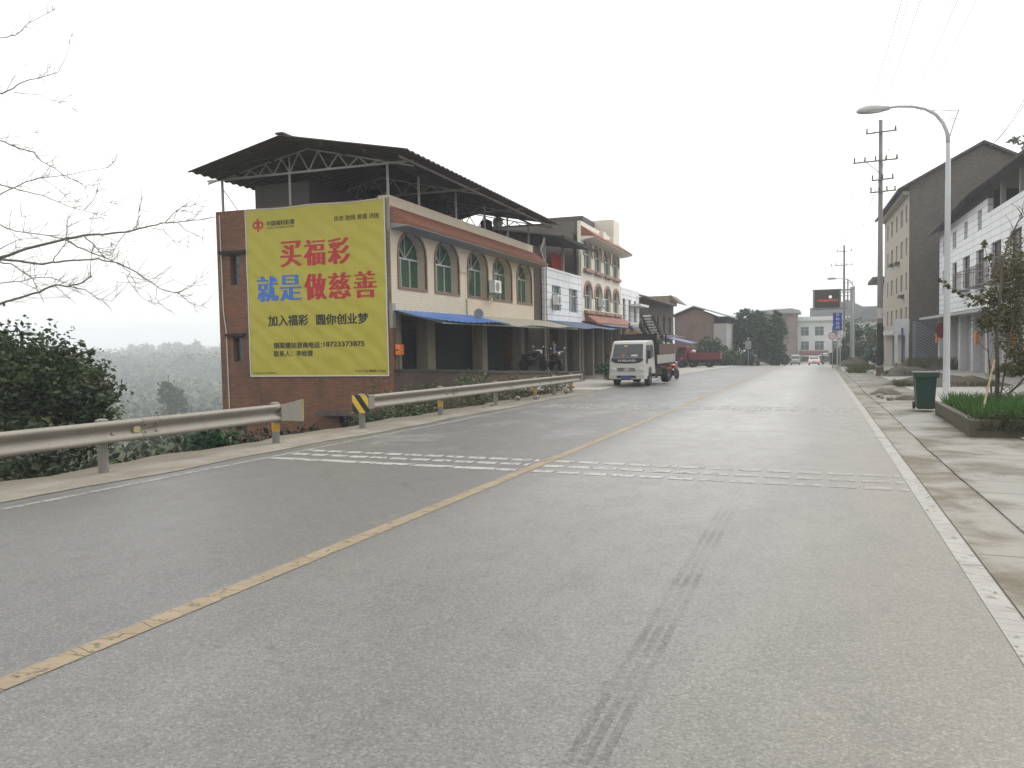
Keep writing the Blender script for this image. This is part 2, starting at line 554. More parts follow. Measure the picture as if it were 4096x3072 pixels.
t.links.new(v, wob.inputs[6]); t.links.new(nz.outputs['Color'], wob.inputs[7]); t.links.new(wob.outputs[2], ck.inputs['Vector'])
crk = math_(t, 'MULTIPLY', ramp(t, ck.outputs['Distance'], 0.012, 0.003), math_(t, 'MULTIPLY', ramp(t, big, 0.50, 0.60), math_(t, 'MULTIPLY', left, 0.4)))
c = mixc(t, crk, c, (0.05, 0.048, 0.045))
t.links.new(c, b.inputs['Base Color'])
rr = t.nodes.new("ShaderNodeMapRange"); rr.inputs[3].default_value = 0.36; rr.inputs[4].default_value = 0.55
t.links.new(mid, rr.inputs[0]); t.links.new(rr.outputs[0], b.inputs['Roughness'])
b.inputs['Specular IOR Level'].default_value = 0.5
bump(t, b, math_(t, 'ADD', fine, vr), 0.3, 0.004)
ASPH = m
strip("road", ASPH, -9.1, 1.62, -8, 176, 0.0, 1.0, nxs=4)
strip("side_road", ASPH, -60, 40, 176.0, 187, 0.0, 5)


def paint(name, col, wear=0.5, cracks=False, scale=9.0, fadex=None, stretch=(1, 1, 1)):
    m, t, b = nmat(name); v = coord(t)
    n1 = noise(t, v, 3.5, 4); n2 = noise(t, scaled(t, v, stretch), scale, 6, 0.7)
    c = mixc(t, ramp(t, n1, 0.3, 0.7), [x * 0.8 for x in col], col)
    c = mixc(t, math_(t, 'MULTIPLY', ramp(t, noise(t, v, 50, 3), 0.5, 0.75), 0.35), c, [x * 0.5 for x in col])
    a = ramp(t, n2, wear - 0.12, wear + 0.03)
    if fadex:
        a = math_(t, 'MULTIPLY', a, math_(t, 'ADD', 0.58, math_(t, 'MULTIPLY', ramp(t, sep(t, v)[0], *fadex), 0.42)))
    if cracks:
        vo = t.nodes.new("ShaderNodeTexVoronoi"); vo.feature = 'DISTANCE_TO_EDGE'; vo.inputs['Scale'].default_value = 5.0
        t.links.new(scaled(t, v, (0.2, 1.3, 1)), vo.inputs['Vector'])
        a = math_(t, 'MULTIPLY', a, math_(t, 'ADD', 0.45, math_(t, 'MULTIPLY', ramp(t, vo.outputs['Distance'], 0.004, 0.014), 0.55)))
    t.links.new(c, b.inputs['Base Color']); t.links.new(a, b.inputs['Alpha'])
    b.inputs['Roughness'].default_value = 0.6
    MATS[name] = m; return m


YEL = paint("yellow_road_paint", (0.26, 0.203, 0.125), 0.42, True)
WHT = paint("white_road_paint", (0.275, 0.268, 0.242), 0.40, True)
WORN = paint("worn_white_paint", (0.27, 0.26, 0.23), 0.48)
RUMB = paint("rumble_paint", (0.36, 0.352, 0.325), 0.46, fadex=(0.6, -2.6))
RUMB_OLD = paint("old_rumble_paint", (0.34, 0.335, 0.31), 0.50)
strip("centre_line", YEL, -3.86, -3.70, -8, 150, 0.004)
strip("edge_line", WHT, 0.955, 1.105, -8, 150, 0.004)
strip("verge_line", WORN, -8.28, -8.16, -8, 80, 0.004)


def rumble(name, y0, mat, xs, ends, rows, skew, dash=True):
    """raised cross bars: rows of small pads, separately for each lane"""
    mb = MB()
    for k, (dy, solid) in enumerate(rows):
        x = xs
        while x < ends:
            L = 0.30 if not solid else 0.62
            L = min(L, ends - x)
            y = y0 + dy + skew * (x + 8.28) / 9.24
            for (a, b_) in ((y, y + 0.15),):
                za = road_z(a)
                xo = 0.1 * (a - y) / 0.1 if not solid else 0
                mb.add([(x + xo, a, za + .005), (x + xo + L, a, za + .005), (x + xo + L, b_, za + .011), (x + xo, b_, za + .011),
                        (x + xo, a, za + .002), (x + xo + L, a, za + .002), (x + xo + L, b_, za + .002), (x + xo, b_, za + .002)],
                       [(0, 1, 2, 3), (0, 4, 5, 1), (1, 5, 6, 2), (2, 6, 7, 3), (3, 7, 4, 0)])
            x += L + (0.03 if solid else 0.075)
    return props(mb.build(name, mat), kind="structure")


rumble("rumble_strip", 10.42, RUMB, -8.1, -3.9, [(0, True), (0.55, False), (1.02, False)], -0.5)
rumble("rumble_strip", 10.42, RUMB, -3.66, 0.93, [(0, False), (0.52, False), (1.02, False)], -0.5)
rumble("rumble_strip", 22.6, RUMB_OLD, -7.9, 0.9, [(0, False), (0.6, False), (1.2, False)], -0.5)

# tyre mark: three rubber tracks laid in pulses
m, t, b = nmat("tyre_rubber_mark"); v = coord(t)
b.inputs['Base Color'].default_value = (0.05, 0.05, 0.052, 1); b.inputs['Roughness'].default_value = 0.7
sx = sep(t, v)
a = math_(t, 'MULTIPLY', ramp(t, noise(t, v, 35, 4, 0.7), 0.3, 0.75), 0.36)
wv = math_(t, 'SINE', math_(t, 'ADD', math_(t, 'MULTIPLY', sx[1], 5.2), math_(t, 'MULTIPLY', noise(t, scaled(t, v, (0, 1, 0)), 0.8, 2), 7.0)))
a = math_(t, 'MULTIPLY', a, math_(t, 'MAXIMUM', ramp(t, wv, -1.0, 0.95), 0.42))
a = math_(t, 'MULTIPLY', a, ramp(t, sx[1], 11.5, 4.5))
t.links.new(a, b.inputs['Alpha'])
for i in range(3):
    x0 = -0.99 + i * 0.065
    strip("tyre_mark", m, lambda y, x0=x0: x0 - 0.016 * (y - 5) + 0.012 * (y - 2), lambda y, x0=x0: x0 + 0.042 - 0.016 * (y - 5) + 0.012 * (y - 2), 2.4, 10.6, 0.005, 0.4)

# left verge: dusty concrete edging, later a wide apron
m, t, b = nmat("dusty_verge"); v = coord(t)
n1 = noise(t, v, 1.1, 6, 0.65); n2 = noise(t, v, 14, 4, 0.65); sx = sep(t, v)
c = mixc(t, ramp(t, n1, 0.3, 0.68), (0.27, 0.25, 0.21), (0.185, 0.165, 0.13))
c = mixc(t, math_(t, 'MULTIPLY', ramp(t, n2, 0.5, 0.75), 0.45), c, (0.10, 0.09, 0.07))
c = mixc(t, math_(t, 'MULTIPLY', ramp(t, math_(t, 'ADD', sx[0], math_(t, 'MULTIPLY', n1, 0.8)), -9.1, -9.5), 0.7), c, (0.13, 0.108, 0.075))
t.links.new(c, b.inputs['Base Color']); b.inputs['Roughness'].default_value = 0.9; b.inputs['Specular IOR Level'].default_value = 0.2
bump(t, b, n2, 0.6, 0.02)
VERGE = m
strip("verge", VERGE, lambda y: edge_x(y) - 0.12 if y < 33 else -10.05, lambda y: -8.62 + 0.06 * math.sin(y * 0.9) + 0.04 * math.sin(y * 2.3), -8, 33, 0.008, 0.5, nxs=3)

# concrete: slabs with joints and run-off stains
def concrete(name, base, joint=(1.6, 0.9), stain=(0.10, 0.092, 0.062), amt=0.8, sc=0.7):
    m, t, b = nmat(name); v = coord(t)
    bt = t.nodes.new("ShaderNodeTexBrick"); t.links.new(v, bt.inputs['Vector']); bt.offset = 0.0
    bt.inputs['Scale'].default_value = 1; bt.inputs['Brick Width'].default_value = joint[0]; bt.inputs['Row Height'].default_value = joint[1]
    bt.inputs['Mortar Size'].default_value = 0.012
    bt.inputs['Color1'].default_value = (*base, 1); bt.inputs['Color2'].default_value = (*[x * 0.84 for x in base], 1); bt.inputs['Mortar'].default_value = (0.07, 0.068, 0.05, 1)
    n1 = noise(t, v, sc, 7, 0.65, 0.4); n2 = noise(t, v, 18, 4, 0.6); n3 = noise(t, scaled(t, v, (0.5, 1.6, 1)), 1.5, 5, 0.6)
    c = mixc(t, math_(t, 'MULTIPLY', ramp(t, n1, 0.40, 0.62), amt), bt.outputs['Color'], stain)
    c = mixc(t, math_(t, 'MULTIPLY', ramp(t, n3, 0.52, 0.75), amt * 0.6), c, [x * 0.55 for x in base])
    c = mixc(t, math_(t, 'MULTIPLY', ramp(t, n2, 0.5, 0.75), 0.3), c, [x * 0.5 for x in base])
    t.links.new(c, b.inputs['Base Color']); b.inputs['Roughness'].default_value = 0.82
    bump(t, b, math_(t, 'ADD', n2, math_(t, 'MULTIPLY', bt.outputs['Fac'], -0.6)), 0.5, 0.02)
    return m


PAVE = concrete("stained_paving", (0.245, 0.24, 0.215), (1.5, 0.9), (0.078, 0.065, 0.036), 0.98, 0.75)
FORE = concrete("forecourt_concrete", (0.36, 0.352, 0.33), (3.5, 4.0), (0.24, 0.225, 0.18), 0.5, 0.35)
GUT = concrete("gutter_concrete", (0.235, 0.225, 0.195), (50.0, 7.0), (0.09, 0.075, 0.043), 0.97, 0.9)
kx = lambda y: 1.60 + 0.025 * math.sin(y * 0.35) + (0.008 * math.sin(y * 2.1)) - 0.004 * max(0, min(y, 30) - 8)
strip("gutter", GUT, 1.12, lambda y: kx(y) + 0.06, -8, 150, 0.008, 1.0)
strip("pavement", PAVE, lambda y: kx(y) + 0.015, 3.2, -8, 62, 0.026, 1.0, thick=0.06, nxs=2)
strip("forecourt", FORE, 3.2, 11.5, -8, 100, 0.041, 2.0, nxs=3)
strip("far_forecourt", FORE, lambda y: kx(y) + 0.015, 3.19, 62, 150, 0.037, 2.0)
strip("apron", FORE, -12.9, -8.75, 33.0, 112, 0.03, 2.0, thick=0.08, nxs=2)
strip("house_yard", VERGE, -24, -12.91, 41.5, 112, 0.02, 4.0)

# valley haze: one closed box round everything, even density
hz = MB().box(-1450, 1450, -70, 1450, -50, 42)
m = bpy.data.materials.new("valley_haze"); m.use_nodes = True; t = m.node_tree; t.nodes.clear()
o_ = t.nodes.new("ShaderNodeOutputMaterial"); pv = t.nodes.new("ShaderNodeVolumePrincipled")
pv.inputs['Color'].default_value = (0.89, 0.935, 0.98, 1); pv.inputs['Density'].default_value = 0.001; pv.inputs['Anisotropy'].default_value = 0.0
t.links.new(pv.outputs[0], o_.inputs['Volume'])
props(hz.build("haze", m), kind="stuff")

# ================================================================== guardrails
STEEL = M("galvanised_steel", (0.225, 0.208, 0.175), rough=0.62, var=0.25, scale=2.0, metal=0.15, streak=0.3, grit=0.35, spec=0.35, dirt=[0.13, 0.105, 0.075])
POST = M("grey_post_paint", (0.20, 0.195, 0.175), rough=0.7, streak=0.5, grit=0.3)
AMBER = M("amber_reflector", (0.45, 0.26, 0.03), rough=0.4)
DULLY = M("dull_reflector", (0.32, 0.28, 0.15), rough=0.5)
HAZ_Y = M("hazard_yellow", (0.62, 0.44, 0.05), rough=0.45, streak=0.3)
HAZ_K = M("hazard_black", (0.02, 0.02, 0.022), rough=0.5)
WPROF = [(0.0, 0.155), (0.03, 0.152), (0.07, 0.138), (0.085, 0.115), (0.075, 0.085), (0.03, 0.04), (0.006, 0.01), (0.006, -0.01), (0.03, -0.04), (0.075, -0.085), (0.085, -0.115), (0.07, -0.138), (0.03, -0.152), (0.0, -0.155)]


def beam(mb, ys, xo, top, flare=None):
    base = len(mb.v); n = len(WPROF)
    for side in (0, 1):
        for y in ys:
            zc = road_z(y) + top - 0.155
            k = flare(y) if flare else 1.0
            for (a, h) in WPROF:
                mb.v.append((xo + a * k - 0.004 * side, y, zc + h))
    ny = len(ys); off = ny * n
    for side in (0, 1):
        for j in range(ny - 1):
            for i in range(n - 1):
                q = base + side * off + j * n + i
                mb.f.append((q, q + 1, q + n + 1, q + n))
    for j in range(ny - 1):
        for i in (0, n - 1):
            q = base + j * n + i
            mb.f.append((q, q + n, q + n + off, q + off))
    for j in (0, ny - 1):
        for i in range(n - 1):
            q = base + j * n + i
            mb.f.append((q, q + 1, q + 1 + off, q + off))


GX, GT = -9.27, 0.74
g1 = thing("guardrail", "long steel guardrail on the left verge ending in a flared grey end plate", "guardrail", (GX, -4, road_z(-4)), group="guardrails along the left verge")
mb = MB(); beam(mb, [-4 + 0.5 * i for i in range(33)] + [12.25], GX, GT); mb.build("beam", STEEL, g1, smooth=True)
mb = MB()                                     # fishtail terminal curling away from the road
prof = []
for k in range(7):
    y = 12.2 + 0.115 * k; e = k / 6
    hh = 0.155 + 0.06 * e ** 1.5
    prof.append([(GX + 0.085 - 0.03 * e * e, y, road_z(y) + GT - 0.155 + hh), (GX + 0.085 - 0.02 * e * e, y, road_z(y) + GT - 0.155 - hh)])
for a, b_ in zip(prof, prof[1:]):
    mb.add([a[0], a[1], b_[1], b_[0]], [(0, 1, 2, 3)]); mb.add([(p[0] - .006, p[1], p[2]) for p in (a[0], a[1], b_[1], b_[0])], [(3, 2, 1, 0)])
et = mb.build("end_terminal", STEEL, g1, smooth=True)
mb = MB(); a = prof[-1]; mb.box(a[0][0] - .05, a[0][0] + 0.012, a[0][1], a[0][1] + 0.012, a[1][2] + 0.03, a[0][2] - 0.01); mb.build("yellow_edge_plate", HAZ_Y, et)


def rail_post(g, y, band=False, cap=True):
    z0 = road_z(y) - 0.25; z1 = road_z(y) + GT - 0.01
    mb = MB(); mb.tube([(GX - 0.17, y, z0), (GX - 0.17, y, z1)], 0.07, 14); p = mb.build("post", POST, g, smooth=False)
    mb = MB(); mb.lathe([(0.085, 0), (0.085, 0.02), (0.05, 0.035), (0.005, 0.04)], (GX - 0.17, y, z1), 14); mb.build("post_cap", STEEL, p)
    mb = MB(); mb.box(GX - 0.10, GX + 0.005, y - 0.06, y + 0.06, z1 - 0.28, z1 - 0.10)
    mb.lathe([(0.03, -0.02), (0.03, 0.03), (0.005, 0.04)], (GX + 0.01, y, z1 - 0.18), 8, 'x'); mb.build("bracket", STEEL, p)
    if band:
        mb = MB(); mb.lathe([(0.0745, 0.22), (0.0745, 0.38)], (GX - 0.17, y, road_z(y)), 14); mb.build("reflective_band", AMBER, p)


def lap(g, y):
    """overlap of two beam lengths with its bolt heads"""
    mb = MB(); beam(mb, [y - 0.16, y + 0.16], GX + 0.006, GT + 0.003); lp = mb.build("beam_lap", STEEL, g, smooth=True)
    for dy in (-0.1, 0.1):
        for dz in (-0.055, 0.055): MB().lathe([(0.017, 0), (0.017, 0.012), (0.006, 0.018)], (GX + 0.05, y + dy, road_z(y) + GT - 0.155 + dz), 8, 'x').build("bolt", RSTEEL_B, lp)
RSTEEL_B = M("rusty_bolt", (0.12, 0.085, 0.06), rough=.7)
for y in (0.9, 5.0, 9.15): lap(g1, y)
for y in (0.5, 4.5, 8.49): rail_post(g1, y)
rail_post(g1, 12.35, band=True)
mb = MB(); mb.prism([(-0.05, -0.045), (0.05, -0.045), (0.065, 0.0), (0.05, 0.045), (-0.05, 0.045), (-0.065, 0)], 'x', 0, 0.045)
mb.v = [(GX + 0.01 + p[0], 8.9 + p[1], road_z(8.9) + GT - 0.155 + p[2]) for p in mb.v]
mb.build("yellow_reflector", DULLY, g1)

g2 = thing("guardrail", "steel guardrail starting at a black and yellow striped plate beside the brick house", "guardrail", (GX, 14.9, road_z(14.9)), group="guardrails along the left verge")
mb = MB(); beam(mb, [15.05 + 0.5 * i for i in range(34)] + [32.1], GX, GT); mb.build("beam", STEEL, g2, smooth=True)
mb = MB(); y0 = 14.93
mb.box(GX + 0.0, GX + 0.085, 15.0, 15.5, road_z(15) + GT - 0.31, road_z(15) + GT); mb.build("end_sleeve", STEEL, g2, bevel=0.01)
mb = MB(); zb = road_z(32) + GT - 0.31; mb.box(GX - 0.01, GX + 0.1, 31.95, 32.15, zb - 0.01, zb + 0.32); mb.build("end_sleeve", STEEL, g2, bevel=0.02)
for y, bd in ((15.37, False), (19.3, True), (23.2, False), (26.9, True), (29.1, False), (31.3, True)): rail_post(g2, y, bd)
for y in (19.8, 24.0, 28.2): lap(g2, y)
# striped plate, facing the traffic: slanting yellow bars on black
zc = road_z(15) + GT - 0.36
mb = MB(); mb.box(GX - 0.13, GX + 0.27, 14.925, 14.94, zc, zc + 0.38); pl = mb.build("striped_plate", HAZ_K, g2)
mb = MB()


def clip_band(c0, wd, x0, x1, z0, z1):
    pts = []
    for x, z in [(x0, z0), (x1, z0), (x1, z1), (x0, z1)]: pts.append((x, z))
    def cut(pts, a, b_, c_):
        out = []
        for i in range(len(pts)):
            p, q = pts[i], pts[(i + 1) % len(pts)]
            fp, fq = a * p[0] + b_ * p[1] - c_, a * q[0] + b_ * q[1] - c_
            if fp >= 0: out.append(p)
            if fp * fq < 0: k = fp / (fp - fq); out.append((p[0] + k * (q[0] - p[0]), p[1] + k * (q[1] - p[1])))
        return out
    pts = cut(pts, 1, 0.75, c0)
    return cut(pts, -1, -0.75, -(c0 + wd)) if pts else pts


for k in range(-1, 6):
    p = clip_band(0.02 + k * 0.3 - 0.14, 0.15, 0, 0.40, 0, 0.38)
    if len(p) > 2: mb.poly([(GX - 0.13 + a, 14.922, zc + c_) for a, c_ in p])
mb.build("yellow_stripes", HAZ_Y, pl)

# ================================================================== brick and cream house with the banner
BRICK = brickmat("red_brick", (0.265, 0.112, 0.058), (0.16, 0.069, 0.04), (0.11, 0.08, 0.063), 0.25, 0.07, 0.012, stain=0.42, stain_col=(0.055, 0.045, 0.038), big=0.65)
BRICK_DK = brickmat("brown_brick", (0.125, 0.08, 0.06), (0.09, 0.062, 0.05), (0.075, 0.065, 0.055), 0.25, 0.07, 0.012, stain=0.5)
BRICK_GREY = brickmat("grey_brown_brick", (0.17, 0.142, 0.122), (0.135, 0.115, 0.10), (0.12, 0.11, 0.1), 0.25, 0.07, 0.012, stain=0.5)
CREAM = brickmat("cream_tile", (0.60, 0.515, 0.385), (0.56, 0.48, 0.36), (0.30, 0.26, 0.20), 0.20, 0.075, 0.006, 0.5, rough=0.5, stain=0.16, stain_col=(0.30, 0.25, 0.185), bmp=0.15, big=0.22)
CREAM_FAR = brickmat("pale_cream_tile", (0.74, 0.70, 0.58), (0.70, 0.67, 0.56), (0.5, 0.47, 0.39), 0.3, 0.1, 0.006, 0.5, rough=0.5, stain=0.15, stain_col=(0.34, 0.30, 0.22), bmp=0.15, big=0.2)
WTILE = brickmat("white_tile", (0.78, 0.795, 0.81), (0.74, 0.76, 0.78), (0.20, 0.21, 0.22), 2.4, 0.42, 0.018, 0.0, rough=0.4, stain=0.12, stain_col=(0.33, 0.33, 0.31), bmp=0.1, big=0.2)
CONC = M("old_concrete", (0.27, 0.262, 0.24), streak=0.6, grit=0.25, var=0.22)
CONC_DK = M("dark_concrete", (0.082, 0.078, 0.07), streak=0.5, grit=0.25, var=0.25)
DARKW = M("deep_shade_wall", (0.022, 0.021, 0.019), streak=0.4, var=0.3, grit=0.2)  # near-black colour stands in for shade in recesses and under roofs
TILE_RED = brickmat("red_roof_tile", (0.32, 0.14, 0.085), (0.26, 0.11, 0.07), (0.17, 0.08, 0.055), 0.16, 0.09, 0.012, 0.5, stain=0.35, stain_col=(0.13, 0.08, 0.06), bmp=0.8)
TRIM = M("brown_trim_tile", (0.19, 0.105, 0.075), rough=0.5, streak=0.3)
GREEN = M("green_window_glass", (0.014, 0.07, 0.03), rough=0.18, var=0.45, scale=1.3, spec=0.6)
GREEN2 = M("teal_window_glass", (0.03, 0.075, 0.065), rough=0.15, var=0.5, scale=1.6, spec=0.6)
DGLASS = M("dark_window_glass", (0.03, 0.036, 0.036), rough=0.12, var=0.5, scale=1.2, spec=0.6)
ALU = M("aluminium_frame", (0.52, 0.53, 0.52), rough=0.4, metal=0.4)
RSTEEL = M("rusty_grey_steel", (0.30, 0.30, 0.285), rough=0.5, streak=0.5, dirt=[0.14, 0.09, 0.06], metal=0.3)
ROOFSH = M("brown_roof_sheet", (0.055, 0.043, 0.042), rough=0.6, streak=0.3, var=0.2)
WPIPE = M("white_plastic_pipe", (0.62, 0.62, 0.60), rough=0.45, streak=0.3)
BLUESH = M("blue_plastic_sheet", (0.045, 0.13, 0.36), rough=0.4, var=0.15, scale=1.0, streak=0.25, dirt=[0.10, 0.15, 0.25])
TANSH = M("faded_tan_sheet", (0.27, 0.26, 0.205), rough=0.5, var=0.15, streak=0.3)
WPLASTIC = M("white_enamel", (0.66, 0.66, 0.64), rough=0.4, streak=0.3)
DPLASTIC = M("dark_plastic", (0.03, 0.03, 0.032), rough=0.5)
ORANGE = M("orange_enamel", (0.72, 0.20, 0.03), rough=0.5)
REDC = M("red_cloth", (0.36, 0.025, 0.03), rough=0.9, streak=0.3)
fac = lambda L0: (lambda u, v, d: (L0 - d, u, v))           # wall facing the road, left row
frn = lambda s0: (lambda u, v, d: (u, s0 + d, v))           # wall facing the camera
rgt = lambda L0: (lambda u, v, d: (L0 + d, u, v))           # wall facing the road, right row


def rect(u0, u1, v0, v1): return [(u0, v0), (u1, v0), (u1, v1), (u0, v1)]


def arch(u0, u1, v0, vs, vt, n=9, k=1.25):
    c, a = (u0 + u1) / 2, (u1 - u0) / 2; p = [(u0, v0), (u1, v0)]
    for i in range(n + 1):
        th = math.pi * i / n
        p.append((c + a * math.cos(th), vs + (vt - vs) * math.sin(th) ** (1 / k)))
    return p


def strips(mb, mp, pts, wd, d0, d1, closed=True, inner=True):
    """flat moulding along a wall outline: from the outline outwards by wd, standing from d0 to d1"""
    n = len(pts); c = (sum(p[0] for p in pts) / n, sum(p[1] for p in pts) / n)
    o = []
    for i, p in enumerate(pts):
        a, b_ = pts[i - 1], pts[(i + 1) % n]
        e1 = Vector((p[0] - a[0], p[1] - a[1])); e2 = Vector((b_[0] - p[0], b_[1] - p[1]))
        if e1.length < 1e-6: e1 = e2
        if e2.length < 1e-6: e2 = e1
        e1.normalize(); e2.normalize(); t_ = (e1 + e2); t_ = t_.normalized() if t_.length > 1e-6 else e1
        nn = Vector((t_.y, -t_.x)); k = wd / max(0.5, nn.dot(Vector((e1.y, -e1.x))))
        o.append((p[0] + nn.x * k, p[1] + nn.y * k))
    for i in range(n if closed else n - 1):
        j = (i + 1) % n
        q = [pts[i], pts[j], o[j], o[i]]
        vs = [mp(u, v, d) for d in (d0, d1) for u, v in q]
        mb.add(vs, [(0, 1, 2, 3), (7, 6, 5, 4), (0, 4, 5, 1), (1, 5, 6, 2), (2, 6, 7, 3), (3, 7, 4, 0)])


def wall_bar(mb, mp, u0, v0, u1, v1, wd, d0, d1):
    du, dv = u1 - u0, v1 - v0; l = math.hypot(du, dv); nu, nv = -dv / l * wd / 2, du / l * wd / 2
    q = [(u0 + nu, v0 + nv), (u1 + nu, v1 + nv), (u1 - nu, v1 - nv), (u0 - nu, v0 - nv)]
    mb.add([mp(u, v, d) for d in (d0, d1) for u, v in q], [(0, 1, 2, 3), (7, 6, 5, 4), (0, 4, 5, 1), (1, 5, 6, 2), (2, 6, 7, 3), (3, 7, 4, 0)])


def arch_window(parent, mp, o, dep, glass=GREEN, trim=TRIM, fan=True, cols=3, fw=0.05):
    """o: (u0, u1, sill, spring, top); frame with fan light, pane and moulded surround"""
    u0, u1, v0, vs, vt = o; c = (u0 + u1) / 2
    mb = MB()
    for k in range(cols + 1):
        u = u0 + 0.02 + (u1 - u0 - 0.04) * k / cols
        wall_bar(mb, mp, u, v0, u, vs, fw, dep - 0.07, dep - 0.02)
    wall_bar(mb, mp, u0, v0 + 0.03, u1, v0 + 0.03, fw, dep - 0.071, dep - 0.021)
    wall_bar(mb, mp, u0, vs, u1, vs, fw * 1.3, dep - 0.074, dep - 0.019)
    if fan:
        for k in range(1, 4):
            th = math.pi * k / 4
            wall_bar(mb, mp, c, vs, c + (u1 - u0) / 2 * 0.96 * math.cos(th), vs + (vt - vs) * 0.96 * math.sin(th) ** 0.8, fw * 0.6, dep - 0.066, dep - 0.024)
    wn = mb.build("window", ALU, parent)
    mb = MB(); mb.poly([mp(u, v, dep - 0.012) for u, v in arch(*o)]); mb.build("pane", glass, wn)
    if trim is not None:
        mb = MB(); strips(mb, mp, arch(*o), 0.09, -0.035, 0.05); mb.build("surround", trim, wn)
    return wn


def sash_window(parent, mp, u0, u1, v0, v1, dep=0.12, glass=DGLASS, frame=ALU, cols=2, rows=1, sill=None, fw=0.05, name="window"):
    mb = MB()
    for k in range(cols + 1):
        u = u0 + fw / 2 + (u1 - u0 - fw) * k / cols; wall_bar(mb, mp, u, v0, u, v1, fw, dep - 0.06, dep - 0.02)
    for k in range(rows + 1):
        v = v0 + fw / 2 + (v1 - v0 - fw) * k / rows; wall_bar(mb, mp, u0, v, u1, v, fw, dep - 0.062, dep - 0.018)
    if rows == 1 and v1 - v0 > 1.2: wall_bar(mb, mp, u0, v1 - (v1 - v0) * 0.3, u1, v1 - (v1 - v0) * 0.3, fw, dep - 0.062, dep - 0.018)
    wn = mb.build(name, frame, parent)
    mb = MB(); mb.poly([mp(u, v, dep - 0.012) for u, v in rect(u0, u1, v0, v1)]); mb.build("pane", glass, wn)
    if sill:
        mb = MB(); mb.prism([(0, 0)], 'x', 0, 0) if 0 else None
        q = rect(u0 - 0.12, u1 + 0.12, v0 - 0.1, v0)
        mb.add([mp(u, v, d) for d in (-sill, 0.02) for u, v in q], [(0, 1, 2, 3), (7, 6, 5, 4), (0, 4, 5, 1), (1, 5, 6, 2), (2, 6, 7, 3), (3, 7, 4, 0)])
        mb.build("sill", TRIM, wn)
    return wn


FL, FS = -12.9, 24.88
h1 = thing("brick_house", "house with a red brick end carrying the banner and five arched windows in cream tiles", "house", (FL, FS, -0.4), 'B')
WIN = [(25.45, 27.68, 3.66, 4.72, 5.60), (28.52, 30.84, 3.66, 4.76, 5.60), (31.87, 34.2, 3.66, 4.85, 5.60), (34.98, 37.5, 3.66, 4.9, 5.60), (38.36, 40.72, 3.66, 4.88, 5.60)]
mb = MB(); mb.wall(rect(FS, 41.1, 2.80, 6.73), [arch(*o) for o in WIN], fac(FL), 0.42); mb.build("front_wall", CREAM, h1)
for o in WIN: arch_window(h1, fac(FL), o, 0.36)
W1, W2, W3, DR = (-19.5, -19.06, 3.92, 5.04), (-19.48, -19.06, 1.11, 2.03), (-19.5, -19.0, -1.46, -1.2), (-15.1, -13.85, -2.4, -0.82)
mb = MB(); mb.wall(rect(-20.05, FL - 0.001, -6.5, 6.64), [rect(*x) for x in (W1, W2, W3, DR)], frn(FS), 0.24)
mb.build("brick_end_wall", BRICK, h1)
for x in (W1, W2, W3): sash_window(h1, frn(FS), *x, dep=0.2, glass=DGLASS, frame=CONC_DK, cols=1, rows=3 if x is W1 else 1, fw=0.035)
for q in ((-19.88, -18.745, FS - 0.2, FS - 0.002, 5.06, 5.17), (-19.72, -18.9, FS - 0.18, FS - 0.002, 2.05, 2.15)): MB().box(*q).build("window_hood", DARKW, h1)
mb = MB(); mb.box(-15.75, -13.35, FS - 0.55, FS - 0.002, -0.8, -0.68); mb.build("door_canopy", CONC_DK, h1)
mb = MB(); mb.box(DR[0], DR[1], FS + 0.2, FS + 0.23, DR[2], DR[3]); mb.build("door", DPLASTIC, h1)
mb = MB(); mb.box(-20.05, -19.81, FS + 0.25, 41.1, -6.5, 6.64); mb.box(-19.8, FL - 0.53, 40.9, 41.1, -6.5, 6.6); mb.build("back_wall", BRICK, h1)
mb = MB(); mb.box(-19.8, FL - 0.53, FS + 0.25, 40.89, 2.55, 2.79); mb.box(-19.8, FL - 0.53, FS + 0.25, 40.89, 5.75, 5.9); mb.build("floor_slab", CONC_DK, h1)
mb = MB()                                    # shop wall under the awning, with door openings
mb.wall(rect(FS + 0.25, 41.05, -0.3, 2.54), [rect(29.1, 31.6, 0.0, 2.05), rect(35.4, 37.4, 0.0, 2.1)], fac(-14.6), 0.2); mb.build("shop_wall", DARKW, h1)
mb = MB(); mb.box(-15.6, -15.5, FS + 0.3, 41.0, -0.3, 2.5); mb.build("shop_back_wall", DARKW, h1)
COLM = M("shaded_dirty_plaster", (0.215, 0.19, 0.14), streak=0.6, var=0.25, grit=0.2)  # cream darkened to stand in for awning shade; streaks are run-off dirt
for s0, s1 in ((25.15, 25.6), (27.75, 28.45), (33.45, 34.1), (38.9, 39.5)):
    mb = MB(); mb.box(FL - 0.5, FL - 0.03, s0, s1, -0.4, 2.79); mb.build("column", COLM, h1)
for q in ((2.2, 3.05), (5.55, 6.3)): MB().box(FL - 0.10, FL + 0.012, FS - 0.012, FS + 0.25, *q).build("corner_pier", CONC, h1)
